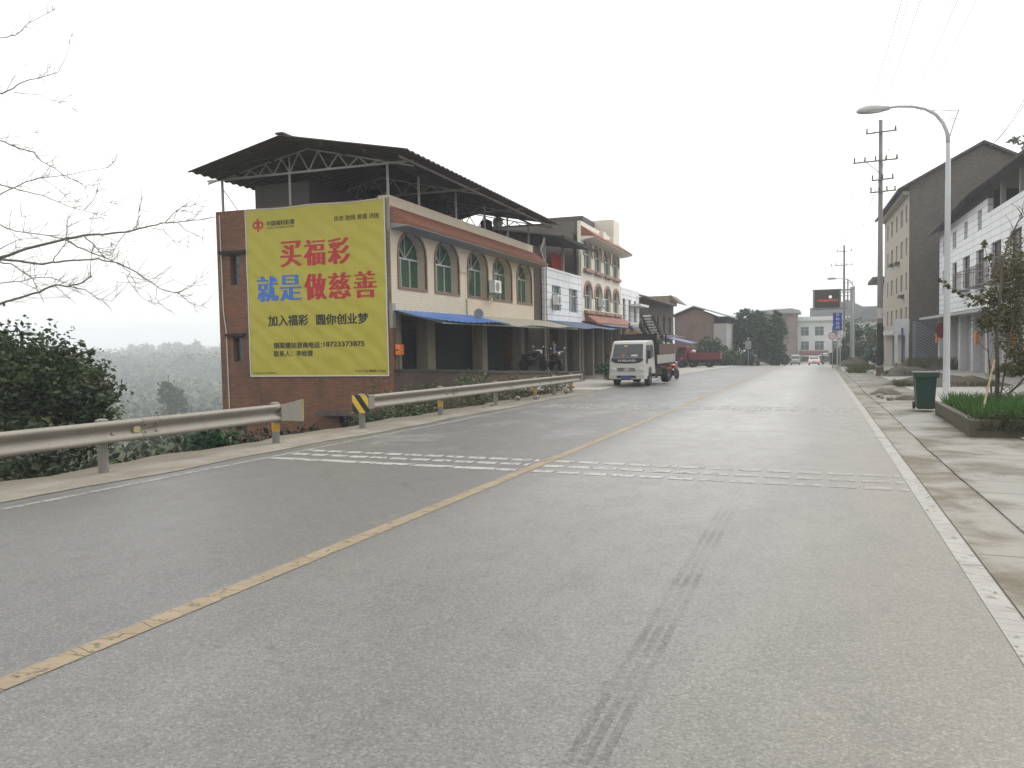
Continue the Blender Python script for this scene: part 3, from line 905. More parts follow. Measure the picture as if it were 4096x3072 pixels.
# tiled eave
mb = MB(); mb.prism([(FL + 0.002, 6.34), (FL + 0.66, 5.78), (FL + 0.66, 5.70), (FL + 0.002, 5.80)], 'y', FS + 0.05, 41.75); mb.build("eave", TILE_RED, h1)
mb = MB(); mb.prism([(FL + 0.003, 5.795), (FL + 0.64, 5.695), (FL + 0.64, 5.66), (FL + 0.1, 5.62), (FL + 0.003, 5.58)], 'y', FS + 0.06, 41.7); mb.build("soffit", CONC, h1)
mb = MB()
for i in range(118):
    s = FS + 0.1 + i * 0.141
    mb.lathe([(0.04, 0), (0.04, 0.9)], (0, 0, 0), 6, 'x')
    k = len(mb.v) - 12; mb.v[k:] = [(FL + p[0] * 0.76, s + p[1], 6.35 - 0.58 * p[0] / 0.9 + p[2]) for p in mb.v[k:]]
mb.build("eave_tiles", TILE_RED, h1)
# roof of sheet steel on trusses
RS0, RS1, RL, RZ, EL_, ER_, EZ = 23.3, 41.5, -16.1, 8.68, -19.9, -11.5, 7.80
mb = MB(); K = 182
for lo, side in ((EL_, 0), (ER_, 1)):
    base = len(mb.v)
    for th in (0, 0.03):
        for i in range(K + 1):
            s = RS0 + (RS1 - RS0) * i / K; d = 0.022 * (1 if (i // 2) % 2 else -1)
            mb.v += [(RL, s, RZ + d + th), (lo, s, EZ + d + th)]
    o2 = 2 * (K + 1)
    for i in range(K):
        q = base + 2 * i
        mb.f += [(q, q + 1, q + 3, q + 2), (q + o2, q + o2 + 2, q + o2 + 3, q + o2 + 1), (q + 1, q + o2 + 1, q + o2 + 3, q + 3)]
    for q in (base, base + 2 * K): mb.f.append((q, q + 1, q + 1 + o2, q + o2))
mb.build("roof", ROOFSH, h1)
mb = MB(); mb.bar((RL, RS0 - 0.02, RZ + 0.06), (RL, RS1 + 0.02, RZ + 0.06), 0.3, 0.06); mb.build("ridge_cap", ROOFSH, h1)
for s in (24.95, 30.4, 35.9, 41.0):
    mb = MB(); a, b_ = -20.4 if s < 25 else -19.85, -12.0 if s < 25 else -11.7
    zc = 7.80
    mb.bar((a, s, zc), (b_, s, zc), 0.07)
    topz = lambda L: min(RZ - 0.10 - (RZ - EZ) * (abs(L - RL) / (RL - EL_)), RZ)
    n = 9
    mb.bar((RL, s, topz(RL)), (a, s, topz(a) if a > EL_ else topz(EL_)), 0.05); mb.bar((RL, s, topz(RL)), (b_, s, topz(b_)), 0.05)
    mb.bar((RL - 0.75, s, topz(RL - 0.75)), (RL - 0.75, s, zc), 0.05)
    for (e0, e1, nn) in ((RL - 0.75, b_ - 0.9, 5), (RL - 0.75, a + 0.9, 4)):
        for i in range(nn):
            u0 = e0 + (e1 - e0) * i / nn; u1 = e0 + (e1 - e0) * (i + 0.5) / nn; u2 = e0 + (e1 - e0) * (i + 1) / nn
            mb.bar((u0, s, zc), (u1, s, topz(u1)), 0.042); mb.bar((u1, s, topz(u1)), (u2, s, zc), 0.042)
    mb.build("truss", RSTEEL, h1)
for L, s in ((-19.78, 24.97), (-16.87, 24.97), (-12.98, 24.97), (-12.98, 27.4), (-12.98, 30.9), (-12.98, 34.2), (-12.98, 37.3), (-12.98, 40.6), (-19.7, 30.5), (-19.7, 36), (-19.7, 40.7)):
    mb = MB(); mb.tube([(L, s, 6.6), (L, s, 7.8)], 0.05, 8); mb.build("roof_post", RSTEEL, h1)
mb = MB(); mb.bar((-19.78, 24.97, 7.5), (-19.3, 25.3, 6.6), 0.03); mb.bar((-12.98, 24.97, 7.6), (-13.7, 26.2, 6.6), 0.03); mb.build("brace", RSTEEL, h1)
for L in (-19.0, -17.5, -14.6, -13.0, -11.75):
    mb = MB(); z = RZ - 0.07 - (RZ - EZ) * abs(L - RL) / (RL - EL_); mb.bar((L, RS0 + .1, z), (L, RS1 - .1, z), 0.05, 0.08); mb.build("purlin", ROOFSH, h1)
mb = MB(); mb.box(-19.12, -16.75, 26.0, 29.6, 5.9, 7.72); mb.build("stair_house", CONC_DK, h1)
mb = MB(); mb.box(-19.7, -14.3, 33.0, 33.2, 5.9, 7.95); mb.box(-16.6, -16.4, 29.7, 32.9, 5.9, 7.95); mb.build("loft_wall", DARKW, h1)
mb = MB(); mb.tube([(-19.86, FS - .03, 6.5), (-19.84, FS - .03, 3), (-19.74, FS - .035, 2.2), (-19.70, FS - .03, -5)], 0.018, 6); mb.build("conduit", WPIPE, h1)
mb = MB(); mb.tube([(FL + .04, 31.6, 3.5), (FL + .04, 31.6, 2.72)], 0.025, 6); mb.tube([(FL + .05, 30.9, 4.6), (FL + .05, 31.8, 4.57)], 0.012, 5); mb.build("drain_pipe", RSTEEL, h1)
mb = MB(); mb.tube([(FL + .4, 41.9, 7.2), (FL + .2, 41.9, 6.6), (FL + .1, 42.8, 6.1), (FL + .1, 42.8, 0)], 0.05, 8); mb.build("rain_pipe", WPIPE, h1)

# awning over the shop fronts: blue sheets near, faded ones farther
aw = thing("awning", "long sheet awning over the dark shops, blue at the near end and faded tan beyond", "awning", (FL, FS, 2.8), 'B')
def awn_sheet(mb, s0, s1, z1, z2, L0=FL + 0.02, L1=-11.0):
    n = max(2, round((s1 - s0) / 0.12)); b0 = len(mb.v)
    for th in (0, 0.012):
        for i in range(n + 1):
            s = s0 + (s1 - s0) * i / n; e = (s - FS) / 18; d = 0.012 * (1 if (i // 2) % 2 else -1)
            sag = 0.03 * math.sin(s * 1.1)
            mb.v += [(L0, s, z1 + d + th), ((L0 + L1) / 2, s, (z1 + z2) / 2 + d + th - 0.03), (L1 - 0.12 * math.sin(s * .6), s, z2 + d + th + sag)]
    o2 = 3 * (n + 1)
    for i in range(n):
        for j in (0, 1):
            q = b0 + 3 * i + j; mb.f += [(q, q + 1, q + 4, q + 3), (q + o2, q + o2 + 3, q + o2 + 4, q + o2 + 1)]
        q = b0 + 3 * i + 2; mb.f.append((q, q + 3, q + 3 + o2, q + o2))
mb = MB(); awn_sheet(mb, FS + 0.1, 32.0, 2.82, 2.40); mb.build("blue_sheet", BLUESH, aw)
mb = MB(); awn_sheet(mb, 32.0, 43.4, 2.80, 2.36); mb.build("tan_sheet", TANSH, aw)
mb = MB()
for s in (25.3, 28.5, 32, 35.5, 39, 42.8): mb.bar((FL, s, 2.74), (-11.05, s, 2.33), 0.04)
mb.bar((-11.1, FS + .2, 2.33), (-11.1, 43.3, 2.3), 0.04); mb.build("awning_frame", RSTEEL, aw)

# banner on the brick end
BL, BR, B0, B1 = -18.72, -13.07, 0.565, 6.615
m, t, b = nmat("banner_cloth"); v = coord(t)
n1 = noise(t, v, 0.8, 3)
c = mixc(t, n1, (0.40, 0.35, 0.03), (0.45, 0.395, 0.04)); t.links.new(c, b.inputs['Base Color']); b.inputs['Roughness'].default_value = 0.5
wv = t.nodes.new("ShaderNodeTexWave"); wv.inputs['Scale'].default_value = 0.55; wv.inputs['Distortion'].default_value = 6; wv.inputs['Detail'].default_value = 3; wv.inputs['Detail Scale'].default_value = 0.8
mp_ = t.nodes.new("ShaderNodeMapping"); mp_.inputs['Rotation'].default_value = (0, R(52), 0); t.links.new(v, mp_.inputs[0]); t.links.new(mp_.outputs[0], wv.inputs[0])
bump(t, b, math_(t, 'ADD', math_(t, 'MULTIPLY', wv.outputs['Fac'], 0.4), noise(t, scaled(t, v, (1.2, 1, 0.7)), 1.6, 3, 0.55, 0.6)), 0.65, 0.06)
BANNER = m
bn = thing("banner", "yellow welfare lottery banner with large red and blue characters on the brick end wall", "banner", (BL, FS - 0.03, B0), 'B')
mb = MB(); NX, NZ = 40, 40
def bsurf(u, v_):
    e = math.sin(u * 5.3 + v_ * 2.1) * 0.006 + math.sin(u * 2.2 - v_ * 3.7) * 0.006
    sag = -0.045 * math.sin((u - BL) / (BR - BL) * math.pi * 2.0) ** 2 * max(0, (v_ - (B1 - 0.35)) / 0.35)
    return (u, FS - 0.035 + e, v_ + sag)
for j in range(NZ + 1):
    for i in range(NX + 1):
        mb.v.append(bsurf(BL + (BR - BL) * i / NX, B0 + (B1 - B0) * j / NZ))
q = NX + 1
mb.f = [(j * q + i, j * q + i + 1, (j + 1) * q + i + 1, (j + 1) * q + i) for j in range(NZ) for i in range(NX)]
mb.build("banner_cloth", BANNER, bn, smooth=True)
WEDGE = M("white_banner_hem", (0.6, 0.6, 0.62), rough=0.6)
mb = MB()
for (a, c_) in (((BL, B0), (BL, B1)), ((BR, B0), (BR, B1)), ((BL, B0), (BR, B0)), ((BL, B1), (BR, B1))):
    pts = []
    for i in range(21):
        u = a[0] + (c_[0] - a[0]) * i / 20; v_ = a[1] + (c_[1] - a[1]) * i / 20; p = bsurf(u, v_); pts.append((p[0], p[1] - 0.008, p[2]))
    mb.tube(pts, 0.022, 5)
mb.build("hem", WEDGE, bn)
TRED = M("red_print", (0.42, 0.022, 0.03), rough=0.5, var=0.06); TBLUE = M("blue_print", (0.045, 0.16, 0.52), rough=0.5, var=0.06); TBLK = M("black_print", (0.028, 0.026, 0.02), rough=0.5, var=0.1)
def bmap(u, v_, d):
    p = bsurf(u, v_); return (p[0], p[1] - 0.006 + d, p[2])
def line(name, s_, x0, x1, z0, z1, mat, bold=0.0, smear=0.0):
    return text_mb(s_, x0, x1, z0, z1, bmap, bold, smear).build(name, mat, bn)
for ch, x in zip("买福彩", (-17.30, -16.32, -15.34)): line("red_character", ch, x, x + 0.90, 4.48, 5.39, TRED, 0.0, 0.115)
for ch, x, mt in zip("就是做慈善", (-18.33, -17.36, -16.34, -15.36, -14.35), (TBLUE, TBLUE, TRED, TRED, TRED)):
    line("blue_character" if mt is TBLUE else "red_character", ch, x, x + 0.92, 3.27, 4.19, mt, 0.0, 0.10)
line("slogan_line", "加入福彩", -17.90, -16.20, 2.37, 2.77, TBLK, 0.032); line("slogan_line", "圆你创业梦", -15.89, -13.80, 2.37, 2.76, TBLK, 0.032)
line("telephone_line", "铜梁建站咨询电话：", -17.69, -15.68, 1.56, 1.79, TBLK, 0.03); line("telephone_number", "18723373875", -15.62, -13.97, 1.60, 1.78, TBLK, 0.03)
line("contact_line", "联系人：李经理", -17.70, -16.06, 1.27, 1.49, TBLK, 0.03)
line("motto_line", "扶老 助残 救孤 济困", -15.05, -13.28, 5.96, 6.15, TBLK, 0.014)
line("emblem_name", "中国福利彩票", -17.83, -16.64, 5.97, 6.16, TBLK, 0.022)
line("emblem_name", "CHINA WELFARE LOTTERY", -17.83, -16.64, 5.87, 5.935, TBLK, 0.015)
line("code_line", "CQ-CQ-铜梁-T262", -14.38, -13.17, 0.68, 0.79, TBLK, 0.008)
line("small_print", "中国福利彩票发行销售管理中心", -18.6, -17.58, 0.65, 0.72, TBLK)
mb = MB()                                     # emblem: two rings joined by an upright bar
for cx in (-18.30, -18.08):
    rr = [(0.135, 0.055)]
    pts = []
    for i in range(28):
        a0 = 2 * math.pi * i / 28; a1 = 2 * math.pi * (i + 1) / 28
        mb.poly([bmap(cx + R_ * math.cos(a_) * 0.95, 6.03 + R_ * math.sin(a_), -0.001) for R_, a_ in ((0.135, a0), (0.135, a1), (0.06, a1), (0.06, a0))])
mb.poly([bmap(u, v_, -0.002) for u, v_ in ((-18.235, 5.80), (-18.145, 5.80), (-18.15, 5.9), (-18.13, 5.96), (-18.13, 6.12), (-18.15, 6.18), (-18.15, 6.27), (-18.23, 6.27), (-18.23, 6.18), (-18.25, 6.12), (-18.25, 5.96), (-18.23, 5.9))])
mb.build("emblem", TRED, bn)

# small things on the house
def ac_unit(L, s, z, label, face='s', grp="air conditioners on the left row of houses"):
    a = thing("air_conditioner", label, "air conditioner", (L, s, z), 'B', group=grp)
    mb = MB(); mb.box(L + 0.12, L + 0.42, s, s + 0.82, z, z + 0.56); mb.build("casing", WPLASTIC, a, bevel=0.015)
    mb = MB(); mb.lathe([(0.21, 0), (0.21, 0.02), (0.18, 0.025), (0.03, 0.02)], (L + 0.42, s + 0.32, z + 0.28), 18, 'x'); mb.build("fan_grille", M("grey_grille", (0.22, 0.22, 0.215)), a)
    mb = MB(); mb.bar((L, s + .1, z - .03), (L + .45, s + .1, z - .03), 0.04); mb.bar((L, s + .7, z - .03), (L + .45, s + .7, z - .03), 0.04); mb.bar((L + .02, s + .1, z - .35), (L + .4, s + .1, z - .05), 0.03); mb.bar((L + .02, s + .7, z - .35), (L + .4, s + .7, z - .05), 0.03); mb.build("bracket", RSTEEL, a)
    return a
ac_unit(FL, 34.05, 3.88, "white air conditioner on a bracket beside the fourth arched window of the cream wall")
d = thing("satellite_dish", "grey round satellite dish standing on the blue and tan awning", "satellite dish", (-12.1, 31.2, 2.6), 'B')
mb = MB(); mb.lathe([(0.005, 0.10), (0.2, 0.07), (0.36, 0.015), (0.44, -0.04), (0.42, -0.05), (0.2, 0.05), (0.005, 0.08)], (0, 0, 0), 20, 'y')
mb.v = [(-12.1 + p[0] * .5, 31.0 + p[1] * .5, 2.83 + p[2] * .5) for p in mb.v]; mb.build("dish", M("grey_dish_paint", (0.30, 0.335, 0.315), rough=0.5), d, smooth=True)
mb = MB(); mb.tube([(-12.1, 31.08, 2.45), (-12.1, 31.08, 2.85)], 0.035, 8); mb.tube([(-12.1, 31.0, 2.66), (-12.1, 30.75, 2.8)], 0.012, 6); mb.ball((-12.1, 30.75, 2.81), 0.03); mb.build("mount", RSTEEL, d)
o = thing("meter_box", "orange box on the corner column under the blue awning", "meter box", (-12.6, 25.0, 1.28), 'B', group="orange boxes on house fronts")
mb = MB(); mb.box(-12.86, -12.68, 24.95, 25.28, 1.27, 1.63); mb.build("case", ORANGE, o, bevel=0.02)
mb = MB(); mb.box(-12.83, -12.71, 24.944, 24.949, 1.42, 1.47); mb.build("label_plate", DPLASTIC, o)
mb = MB(); mb.tube([(-12.8, 25.1, 1.27), (-12.8, 25.1, 0.55)], 0.02, 6); mb.build("pipe", DPLASTIC, o)
tk = thing("water_tank", "white round water tank on a dark stand under the steel roof", "water tank", (-14.3, 39.2, 5.9), 'B')
mb = MB(); mb.ball((-14.3, 39.6, 7.85), 0.28, 14, 8); mb.build("tank", WPLASTIC, tk, smooth=True)
mb = MB(); mb.box(-14.75, -13.95, 38.5, 39.3, 5.9, 7.3); mb.tube([(-14.3, 39.6, 5.9), (-14.3, 39.6, 7.4)], 0.06); mb.lathe([(0.3, 0), (0.3, 0.5), (0.1, 0.6)], (-14.6, 38.7, 7.3), 12); mb.build("stand", DARKW, tk)
# terrace wall in front of the shops
tw = thing("terrace", "raised terrace with a brick retaining wall under the shop fronts", "terrace", (-12, FS, -1), 'B')
EDGE = [(-12.9, 24.9, 0.80), (-12.2, 28, 0.66), (-11.55, 31.7, 0.47), (-11.25, 36, 0.30), (-11.05, 41.5, 0.06), (-11.0, 44.5, -0.05)]
mb = MB()
for (a, c_) in zip(EDGE, EDGE[1:]): mb.add([(a[0], a[1], a[2] - .1), (c_[0], c_[1], c_[2] - .1), (c_[0], c_[1], -5), (a[0], a[1], -5)], [(0, 1, 2, 3)])
mb.poly([(-11.0, 44.5, -0.15), (-15, 44.5, -0.15), (-15, 44.5, -5), (-11.0, 44.5, -5)])
mb.build("retaining_wall", BRICK_DK, tw)
mb = MB()
for (a, c_) in zip(EDGE, EDGE[1:]):
    mb.add([(a[0] + .05, a[1], a[2]), (c_[0] + .05, c_[1], c_[2]), (-15.5, c_[1], c_[2]), (-15.5, a[1], a[2]), (a[0] + .05, a[1], a[2] - .1), (c_[0] + .05, c_[1], c_[2] - .1), (-15.5, c_[1], c_[2] - .1), (-15.5, a[1], a[2] - .1)], [(0, 1, 2, 3), (0, 4, 5, 1), (7, 6, 5, 4)])
mb.build("terrace_floor", M("grimy_concrete", (0.06, 0.057, 0.05), streak=.4, grit=.3), tw)

# ================================================================== the other houses of the left row
def openings_wall(parent, name, mat, mp, outer, holes, dep=0.25):
    mb = MB(); mb.wall(outer, holes, mp, dep); return mb.build(name, mat, parent)


def shop_front(parent, s0, s1, ztop, L=FL, cols=(), z0=-1.6, mat=None):
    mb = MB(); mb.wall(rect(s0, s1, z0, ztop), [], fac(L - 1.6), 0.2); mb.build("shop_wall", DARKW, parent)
    for s in cols:
        mb = MB(); mb.box(L - 0.45, L - 0.04, s, s + 0.42, z0, ztop); mb.build("column", mat or COLM, parent)


# narrow white tiled house with an open upper floor
h2 = thing("white_tiled_house", "narrow white tiled house with an open dark upper floor under a tin roof", "house", (FL, 43.6, -0.6), 'B')
mb = MB(); mb.box(FL - 7, FL - 0.35, 41.12, 43.55, -4, 6.9); mb.build("brick_side_wall", BRICK_DK, h2)
HW = [(44.6, 46.5, 3.45, 4.9), (48.4, 50.5, 3.45, 4.92)]
openings_wall(h2, "front_wall", WTILE, fac(FL), rect(43.62, 51.55, 2.87, 5.86), [rect(*x) for x in HW], 0.3)
for x in HW: sash_window(h2, fac(FL), *x, dep=0.17, glass=GREEN2, cols=3)
mb = MB(); mb.box(FL - 6.5, FL - 0.31, 43.62, 51.5, 5.0, 5.15); mb.box(FL - 6.5, FL - 0.31, 43.62, 51.5, 2.7, 2.86); mb.build("floor_slab", CONC_DK, h2)
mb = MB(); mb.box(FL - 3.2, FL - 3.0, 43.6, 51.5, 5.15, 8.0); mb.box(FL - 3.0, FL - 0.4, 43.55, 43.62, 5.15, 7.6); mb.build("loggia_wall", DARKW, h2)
for s in (43.75, 47.6, 51.3):
    mb = MB(); mb.box(FL - 0.22, FL - 0.08, s - .07, s + .07, 5.86, 7.7); mb.build("loggia_post", RSTEEL, h2)
mb = MB(); mb.prism([(FL - 5.5, 8.55), (-11.75, 7.46), (-11.75, 7.37), (FL - 5.5, 8.45)], 'y', 43.1, 50.9); mb.build("roof", CONC_DK, h2)
mb = MB(); mb.bar((-11.8, 43.1, 7.38), (-11.8, 50.9, 7.38), 0.1, 0.16); mb.build("eave_beam", DARKW, h2)
shop_front(h2, 43.6, 51.5, 2.7, cols=(43.7, 47.4, 50.9), mat=COLM)
M("pale_plaster", (0.42, 0.41, 0.39), streak=0.4)
for s in (44.4, 48.1):
    mb = MB(); mb.box(FL - 1.58, FL - 1.52, s, s + 2.0, -0.5, 2.2); dd = mb.build("shutter_door", DPLASTIC, h2)
mb = MB(); awn_sheet(mb, 43.7, 52.6, 2.84, 2.36, FL + 0.02, -10.8); mb.build("blue_awning", M("navy_sheet", (0.045, 0.075, 0.16), rough=0.5, streak=0.3), h2)
ac_unit(FL, 44.35, 3.75, "white air conditioner with a round grille on the white tiled balcony front")
rc = MB()
for i in range(24):
    a, c_ = 46.2 + i * 0.125, 46.2 + (i + 1) * 0.125; da, dc = 0.05 * math.sin(i * 1.3), 0.05 * math.sin((i + 1) * 1.3)
    rc.add([(-13.35 + da, a, 6.92), (-13.35 + dc, c_, 6.92), (-13.35 + dc * 1.6, c_, 6.0 + 0.03 * math.sin(i)), (-13.35 + da * 1.6, a, 6.0 + 0.03 * math.sin(i - 1))], [(0, 1, 2, 3)])
props(rc.build("red_cloth", REDC, o=(-13.35, 46.2, 6.9), frame='B'), "red cloth hung up to dry on the open upper floor of the white tiled house", "cloth")

# three storey cream house with two rows of arches
h3 = thing("cream_house", "three storey cream house with two rows of arched windows and red tiled eaves", "house", (FL, 51.6, -0.7), 'B')
HA = [(52.35 + 3.06 * i, 52.35 + 3.06 * i + 2.05, v0, v0 + 0.95, v0 + 1.75) for v0 in (3.78, 6.55) for i in range(4)]
openings_wall(h3, "front_wall", CREAM_FAR, fac(FL), rect(51.6, 64.35, 3.0, 9.49), [arch(*o) for o in HA], 0.24)
PINK = M("pink_trim_plaster", (0.30, 0.18, 0.145), rough=0.6, streak=0.3)
for o in HA:
    wn = arch_window(h3, fac(FL), o, 0.2, glass=GREEN2, trim=None, fan=False, cols=2)
    u0, u1, v0, vs, vt = o; c = (u0 + u1) / 2
    arc = arch(u0 - .02, u1 + .02, v0, vs, vt, 9)[1:]
    mb = MB(); strips(mb, fac(FL), arc[1:], 0.2, -0.06, 0.05, closed=False); mb.build("arch_trim", PINK, wn)
    mb = MB(); mb.box(FL + .004, FL + 0.22, u0 - 0.25, u1 + 0.25, v0 - 0.3, v0 - 0.08); mb.build("sill", PINK, wn)
mb = MB(); mb.box(FL - 9, FL - .56, 51.6, 51.85, -3, 9.48); mb.build("side_wall", BRICK_GREY, h3)
mb = MB(); mb.box(FL - 9, FL - .56, 64.1, 64.35, -3, 9.48); mb.build("far_wall", BRICK_GREY, h3)
mb = MB(); mb.box(FL - 9, FL - .56, 51.86, 64.09, 8.6, 8.8); mb.box(FL - 9, FL - 0.56, 51.86, 64.09, 2.7, 2.9); mb.build("floor_slab", CONC_DK, h3)
mb = MB(); mb.prism([(FL + .002, 9.2), (FL + 0.9, 8.56), (FL + 0.9, 8.46), (FL + .002, 8.52)], 'y', 51.62, 65.0); mb.build("eave", TILE_RED, h3)
mb = MB(); mb.prism([(FL + .003, 8.545), (FL + 0.86, 8.455), (FL + 0.86, 8.40), (FL + .003, 8.25)], 'y', 51.64, 64.95); mb.build("soffit", CREAM_FAR, h3)
for s in (55.6, 59.0):
    mb = MB(); mb.box(FL + 0.3, FL + 0.6, s, s + 1.1, 8.7, 9.25); mb.build("dormer", CREAM_FAR, h3)
mb = MB(); mb.box(FL - 4.2, FL - 0.005, 62.0, 64.33, 9.495, 11.0); mb.build("roof_turret", CREAM_FAR, h3)
mb = MB(); mb.box(FL - 4.6, FL - 1.5, 58.2, 61.99, 9.0, 10.85); mb.build("roof_shed", CONC_DK, h3)
mb = MB(); mb.prism([(FL + .002, 3.5), (FL + 0.85, 2.86), (FL + 0.85, 2.76), (FL + .002, 3.0)], 'y', 52.4, 65.2); mb.build("lower_eave", TILE_RED, h3)
mb = MB(); mb.prism([(FL + .01, 2.95), (FL + 1.6, 2.62), (FL + 1.6, 2.57), (FL + .01, 2.9)], 'y', 52.6, 65.4); mb.build("blue_awning", MATS["navy_sheet"], h3)
shop_front(h3, 51.6, 64.3, 2.9, cols=(51.7, 54.7, 57.8, 60.9, 63.9), mat=COLM)
ac_unit(FL, 55.9, 4.05, "white air conditioner on the lower arches of the three storey cream house")

# low white tiled house
h4 = thing("low_white_house", "low white tiled house with tall narrow windows beyond the cream arches", "house", (FL, 64.4, -0.9), 'B')
HW4 = [(65.2 + 2.5 * i, 66.4 + 2.5 * i, 3.2, 5.1) for i in range(3)]
openings_wall(h4, "front_wall", WTILE, fac(FL), rect(64.4, 72.8, 2.7, 6.0), [rect(*x) for x in HW4], 0.3)
for x in HW4: sash_window(h4, fac(FL), *x, dep=0.15, glass=GREEN2, cols=2)
mb = MB(); mb.box(FL - 8, FL - 0.31, 64.4, 72.8, 5.7, 5.95); mb.box(FL - 8, FL - 0.31, 72.55, 72.8, -3, 5.69); mb.build("roof_slab", CONC, h4)
mb = MB(); mb.box(FL + 0.005, FL + 0.9, 68.3, 72.7, 4.55, 4.75); mb.build("canopy", WPLASTIC, h4)
shop_front(h4, 64.4, 72.7, 2.7, cols=(64.6, 68.4, 72.2), mat=MATS["pale_plaster"])

# brown house with tiled eaves
h5 = thing("brown_house", "two storey brown house with weathered tiled eaves behind the parked truck", "house", (FL, 73, -1), 'B')
HW5 = [(75 + 4.4 * i, 77.2 + 4.4 * i, 2.4, 4.2) for i in range(5)]
openings_wall(h5, "front_wall", BRICK_DK, fac(FL - 0.25), rect(73, 97.3, 1.9, 5.6), [rect(*x) for x in HW5], 0.3)
for x in HW5: sash_window(h5, fac(FL - 0.25), *x, dep=0.28, glass=DGLASS, cols=2)
mb = MB(); mb.box(FL - 8, FL - .56, 73, 73.25, -3, 5.9); mb.box(FL - 8, FL - .56, 97.05, 97.3, -3, 5.9); mb.build("side_wall", BRICK_DK, h5)
mb = MB(); mb.prism([(FL - 4, 7.1), (FL + 0.9, 5.55), (FL + 0.9, 5.4), (FL - 4, 6.9)], 'y', 72.9, 91.5); mb.build("roof", brickmat("weathered_roof_tile", (0.20, 0.15, 0.125), (0.16, 0.12, 0.10), (0.08, 0.06, 0.05), 0.2, 0.16, 0.02, bmp=0.8), h5)
mb = MB(); mb.box(FL - 7, FL + 0.15, 91.6, 97.4, 5.6, 6.6); mb.build("end_tower", COLM, h5)
mb = MB(); mb.prism([(FL + .1, 6.7), (FL + 1.2, 5.75), (FL + 1.2, 5.65), (FL + .1, 6.0)], 'y', 91.6, 97.8); mb.build("end_eave", MATS["weathered_roof_tile"], h5)
shop_front(h5, 73, 97.2, 1.9, L=FL - .25, cols=(73.2, 79, 85, 91, 96.5))
mb = MB(); mb.prism([(FL, 2.35), (FL + 2.2, 1.95), (FL + 2.2, 1.9), (FL, 2.3)], 'y', 73.5, 88); mb.build("dark_awning", CONC_DK, h5)
mb = MB(); mb.prism([(FL, 1.9), (FL + 2.6, 1.25), (FL + 2.6, 1.2), (FL, 1.85)], 'y', 89, 97); mb.build("blue_awning", M("violet_blue_sheet", (0.10, 0.12, 0.33), rough=0.5), h5)

# gabled house further along
h6 = thing("gabled_house", "pinkish brick house with a low gable and pale side wing before the big tree", "house", (-14, 105, -1.7), 'W')
PINKB = brickmat("pink_brick", (0.27, 0.175, 0.15), (0.22, 0.145, 0.125), (0.2, 0.16, 0.14), 0.25, 0.075, 0.012, stain=0.45)
mb = MB(); mb.prism([(-17.6, -2), (-12.66, -2), (-12.66, 4.55), (-15.07, 5.55), (-17.6, 4.55)], 'y', 105, 116); mb.build("wall", PINKB, h6)
mb = MB()
for a, c_ in (((-15.07, 5.95), (-10.5, 4.45)), ((-15.07, 5.95), (-18.0, 4.75))):
    mb.prism([a, c_, (c_[0], c_[1] - .14), (a[0], a[1] - .14)], 'y', 104.3, 116.5)
mb.build("roof", M("grey_asbestos_sheet", (0.30, 0.29, 0.28), streak=0.4), h6)
mb = MB(); mb.wall(rect(-12.65, -11.1, -2, 3.6), [rect(-12.1, -11.7, -.1, 0.9)], frn(105.02), 0.3); mb.box(-11.11, -11.1, 105.33, 115.9, -2, 3.6); mb.build("side_wing", MATS["pale_plaster"], h6)
sash_window(h6, frn(105.02), -12.1, -11.7, -.1, 0.9, dep=0.25, cols=1)
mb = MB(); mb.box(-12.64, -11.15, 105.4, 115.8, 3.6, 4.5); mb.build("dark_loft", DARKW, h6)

# ---------------- the end of the street
FARW = M("far_white_paint", (0.60, 0.61, 0.60), rough=0.7, streak=0.35, var=0.12)
h7 = thing("end_building", "white three storey building closing the far end of the road", "building", (0, 190, -3.6), 'W')
HW7 = [(x, x + w_, z, z + 2.0) for z in (2.0, -1.2) for x, w_ in ((-4.1, 1.7), (-1.2, 1.9), (2.3, 1.4), (5.2, 1.3), (8.0, 1.5), (10.8, 1.5))]
openings_wall(h7, "front_wall", FARW, frn(190.0), rect(-4.8, 14, -3.7, 6.1), [rect(*x) for x in HW7] + [rect(-3.9, -0.4, -3.6, -2.0), rect(0.4, 13, -3.6, -1.9)], 0.4)
for x in HW7: sash_window(h7, frn(190.0), *x, dep=0.3, glass=GREEN2, cols=2)
mb = MB(); mb.box(-4.9, 14.1, 189.2, 189.99, 5.3, 6.2); mb.build("parapet", FARW, h7)
mb = MB(); mb.box(-4.8, 14, 190.42, 204, -3.7, 5.7); mb.build("rear_block", CONC_DK, h7)
mb = MB(); mb.box(-2.2, 12, 193, 201, 6.0, 8.2); mb.build("roof_storey", M("far_grey_block", (0.20, 0.21, 0.22)), h7)
mb = MB(); mb.prism([(2, 8.2), (9, 8.2), (5.5, 10)], 'y', 196, 202); mb.build("roof_gable", MATS["far_grey_block"], h7)
mb = MB(); mb.box(-4.3, 1.6, 189.5, 189.9, -1.95, -1.25); mb.build("red_sign", M("faded_red_board", (0.25, 0.09, 0.085)), h7)
mb = MB(); mb.box(-4.4, 1.7, 188.4, 189.4, -2.5, -2.25); mb.build("door_canopy", FARW, h7)
h8 = thing("brick_block", "plain brick block with a flat overhanging roof beside the white end building", "building", (-7, 188, -3.6), 'W')
mb = MB(); mb.box(-12.5, -4.85, 187.5, 200, -3.7, 7.0); mb.build("wall", PINKB, h8)
mb = MB(); mb.prism([(-13.5, 7.0), (-4.2, 7.0), (-4.2, 7.6), (-6, 8.1), (-13.5, 7.7)], 'y', 186.6, 201); mb.build("roof", MATS["grey_asbestos_sheet"], h8)
mb = MB(); mb.box(-8.2, -7.0, 187.4, 187.49, 4.6, 6.2); mb.build("window", DGLASS, h8)

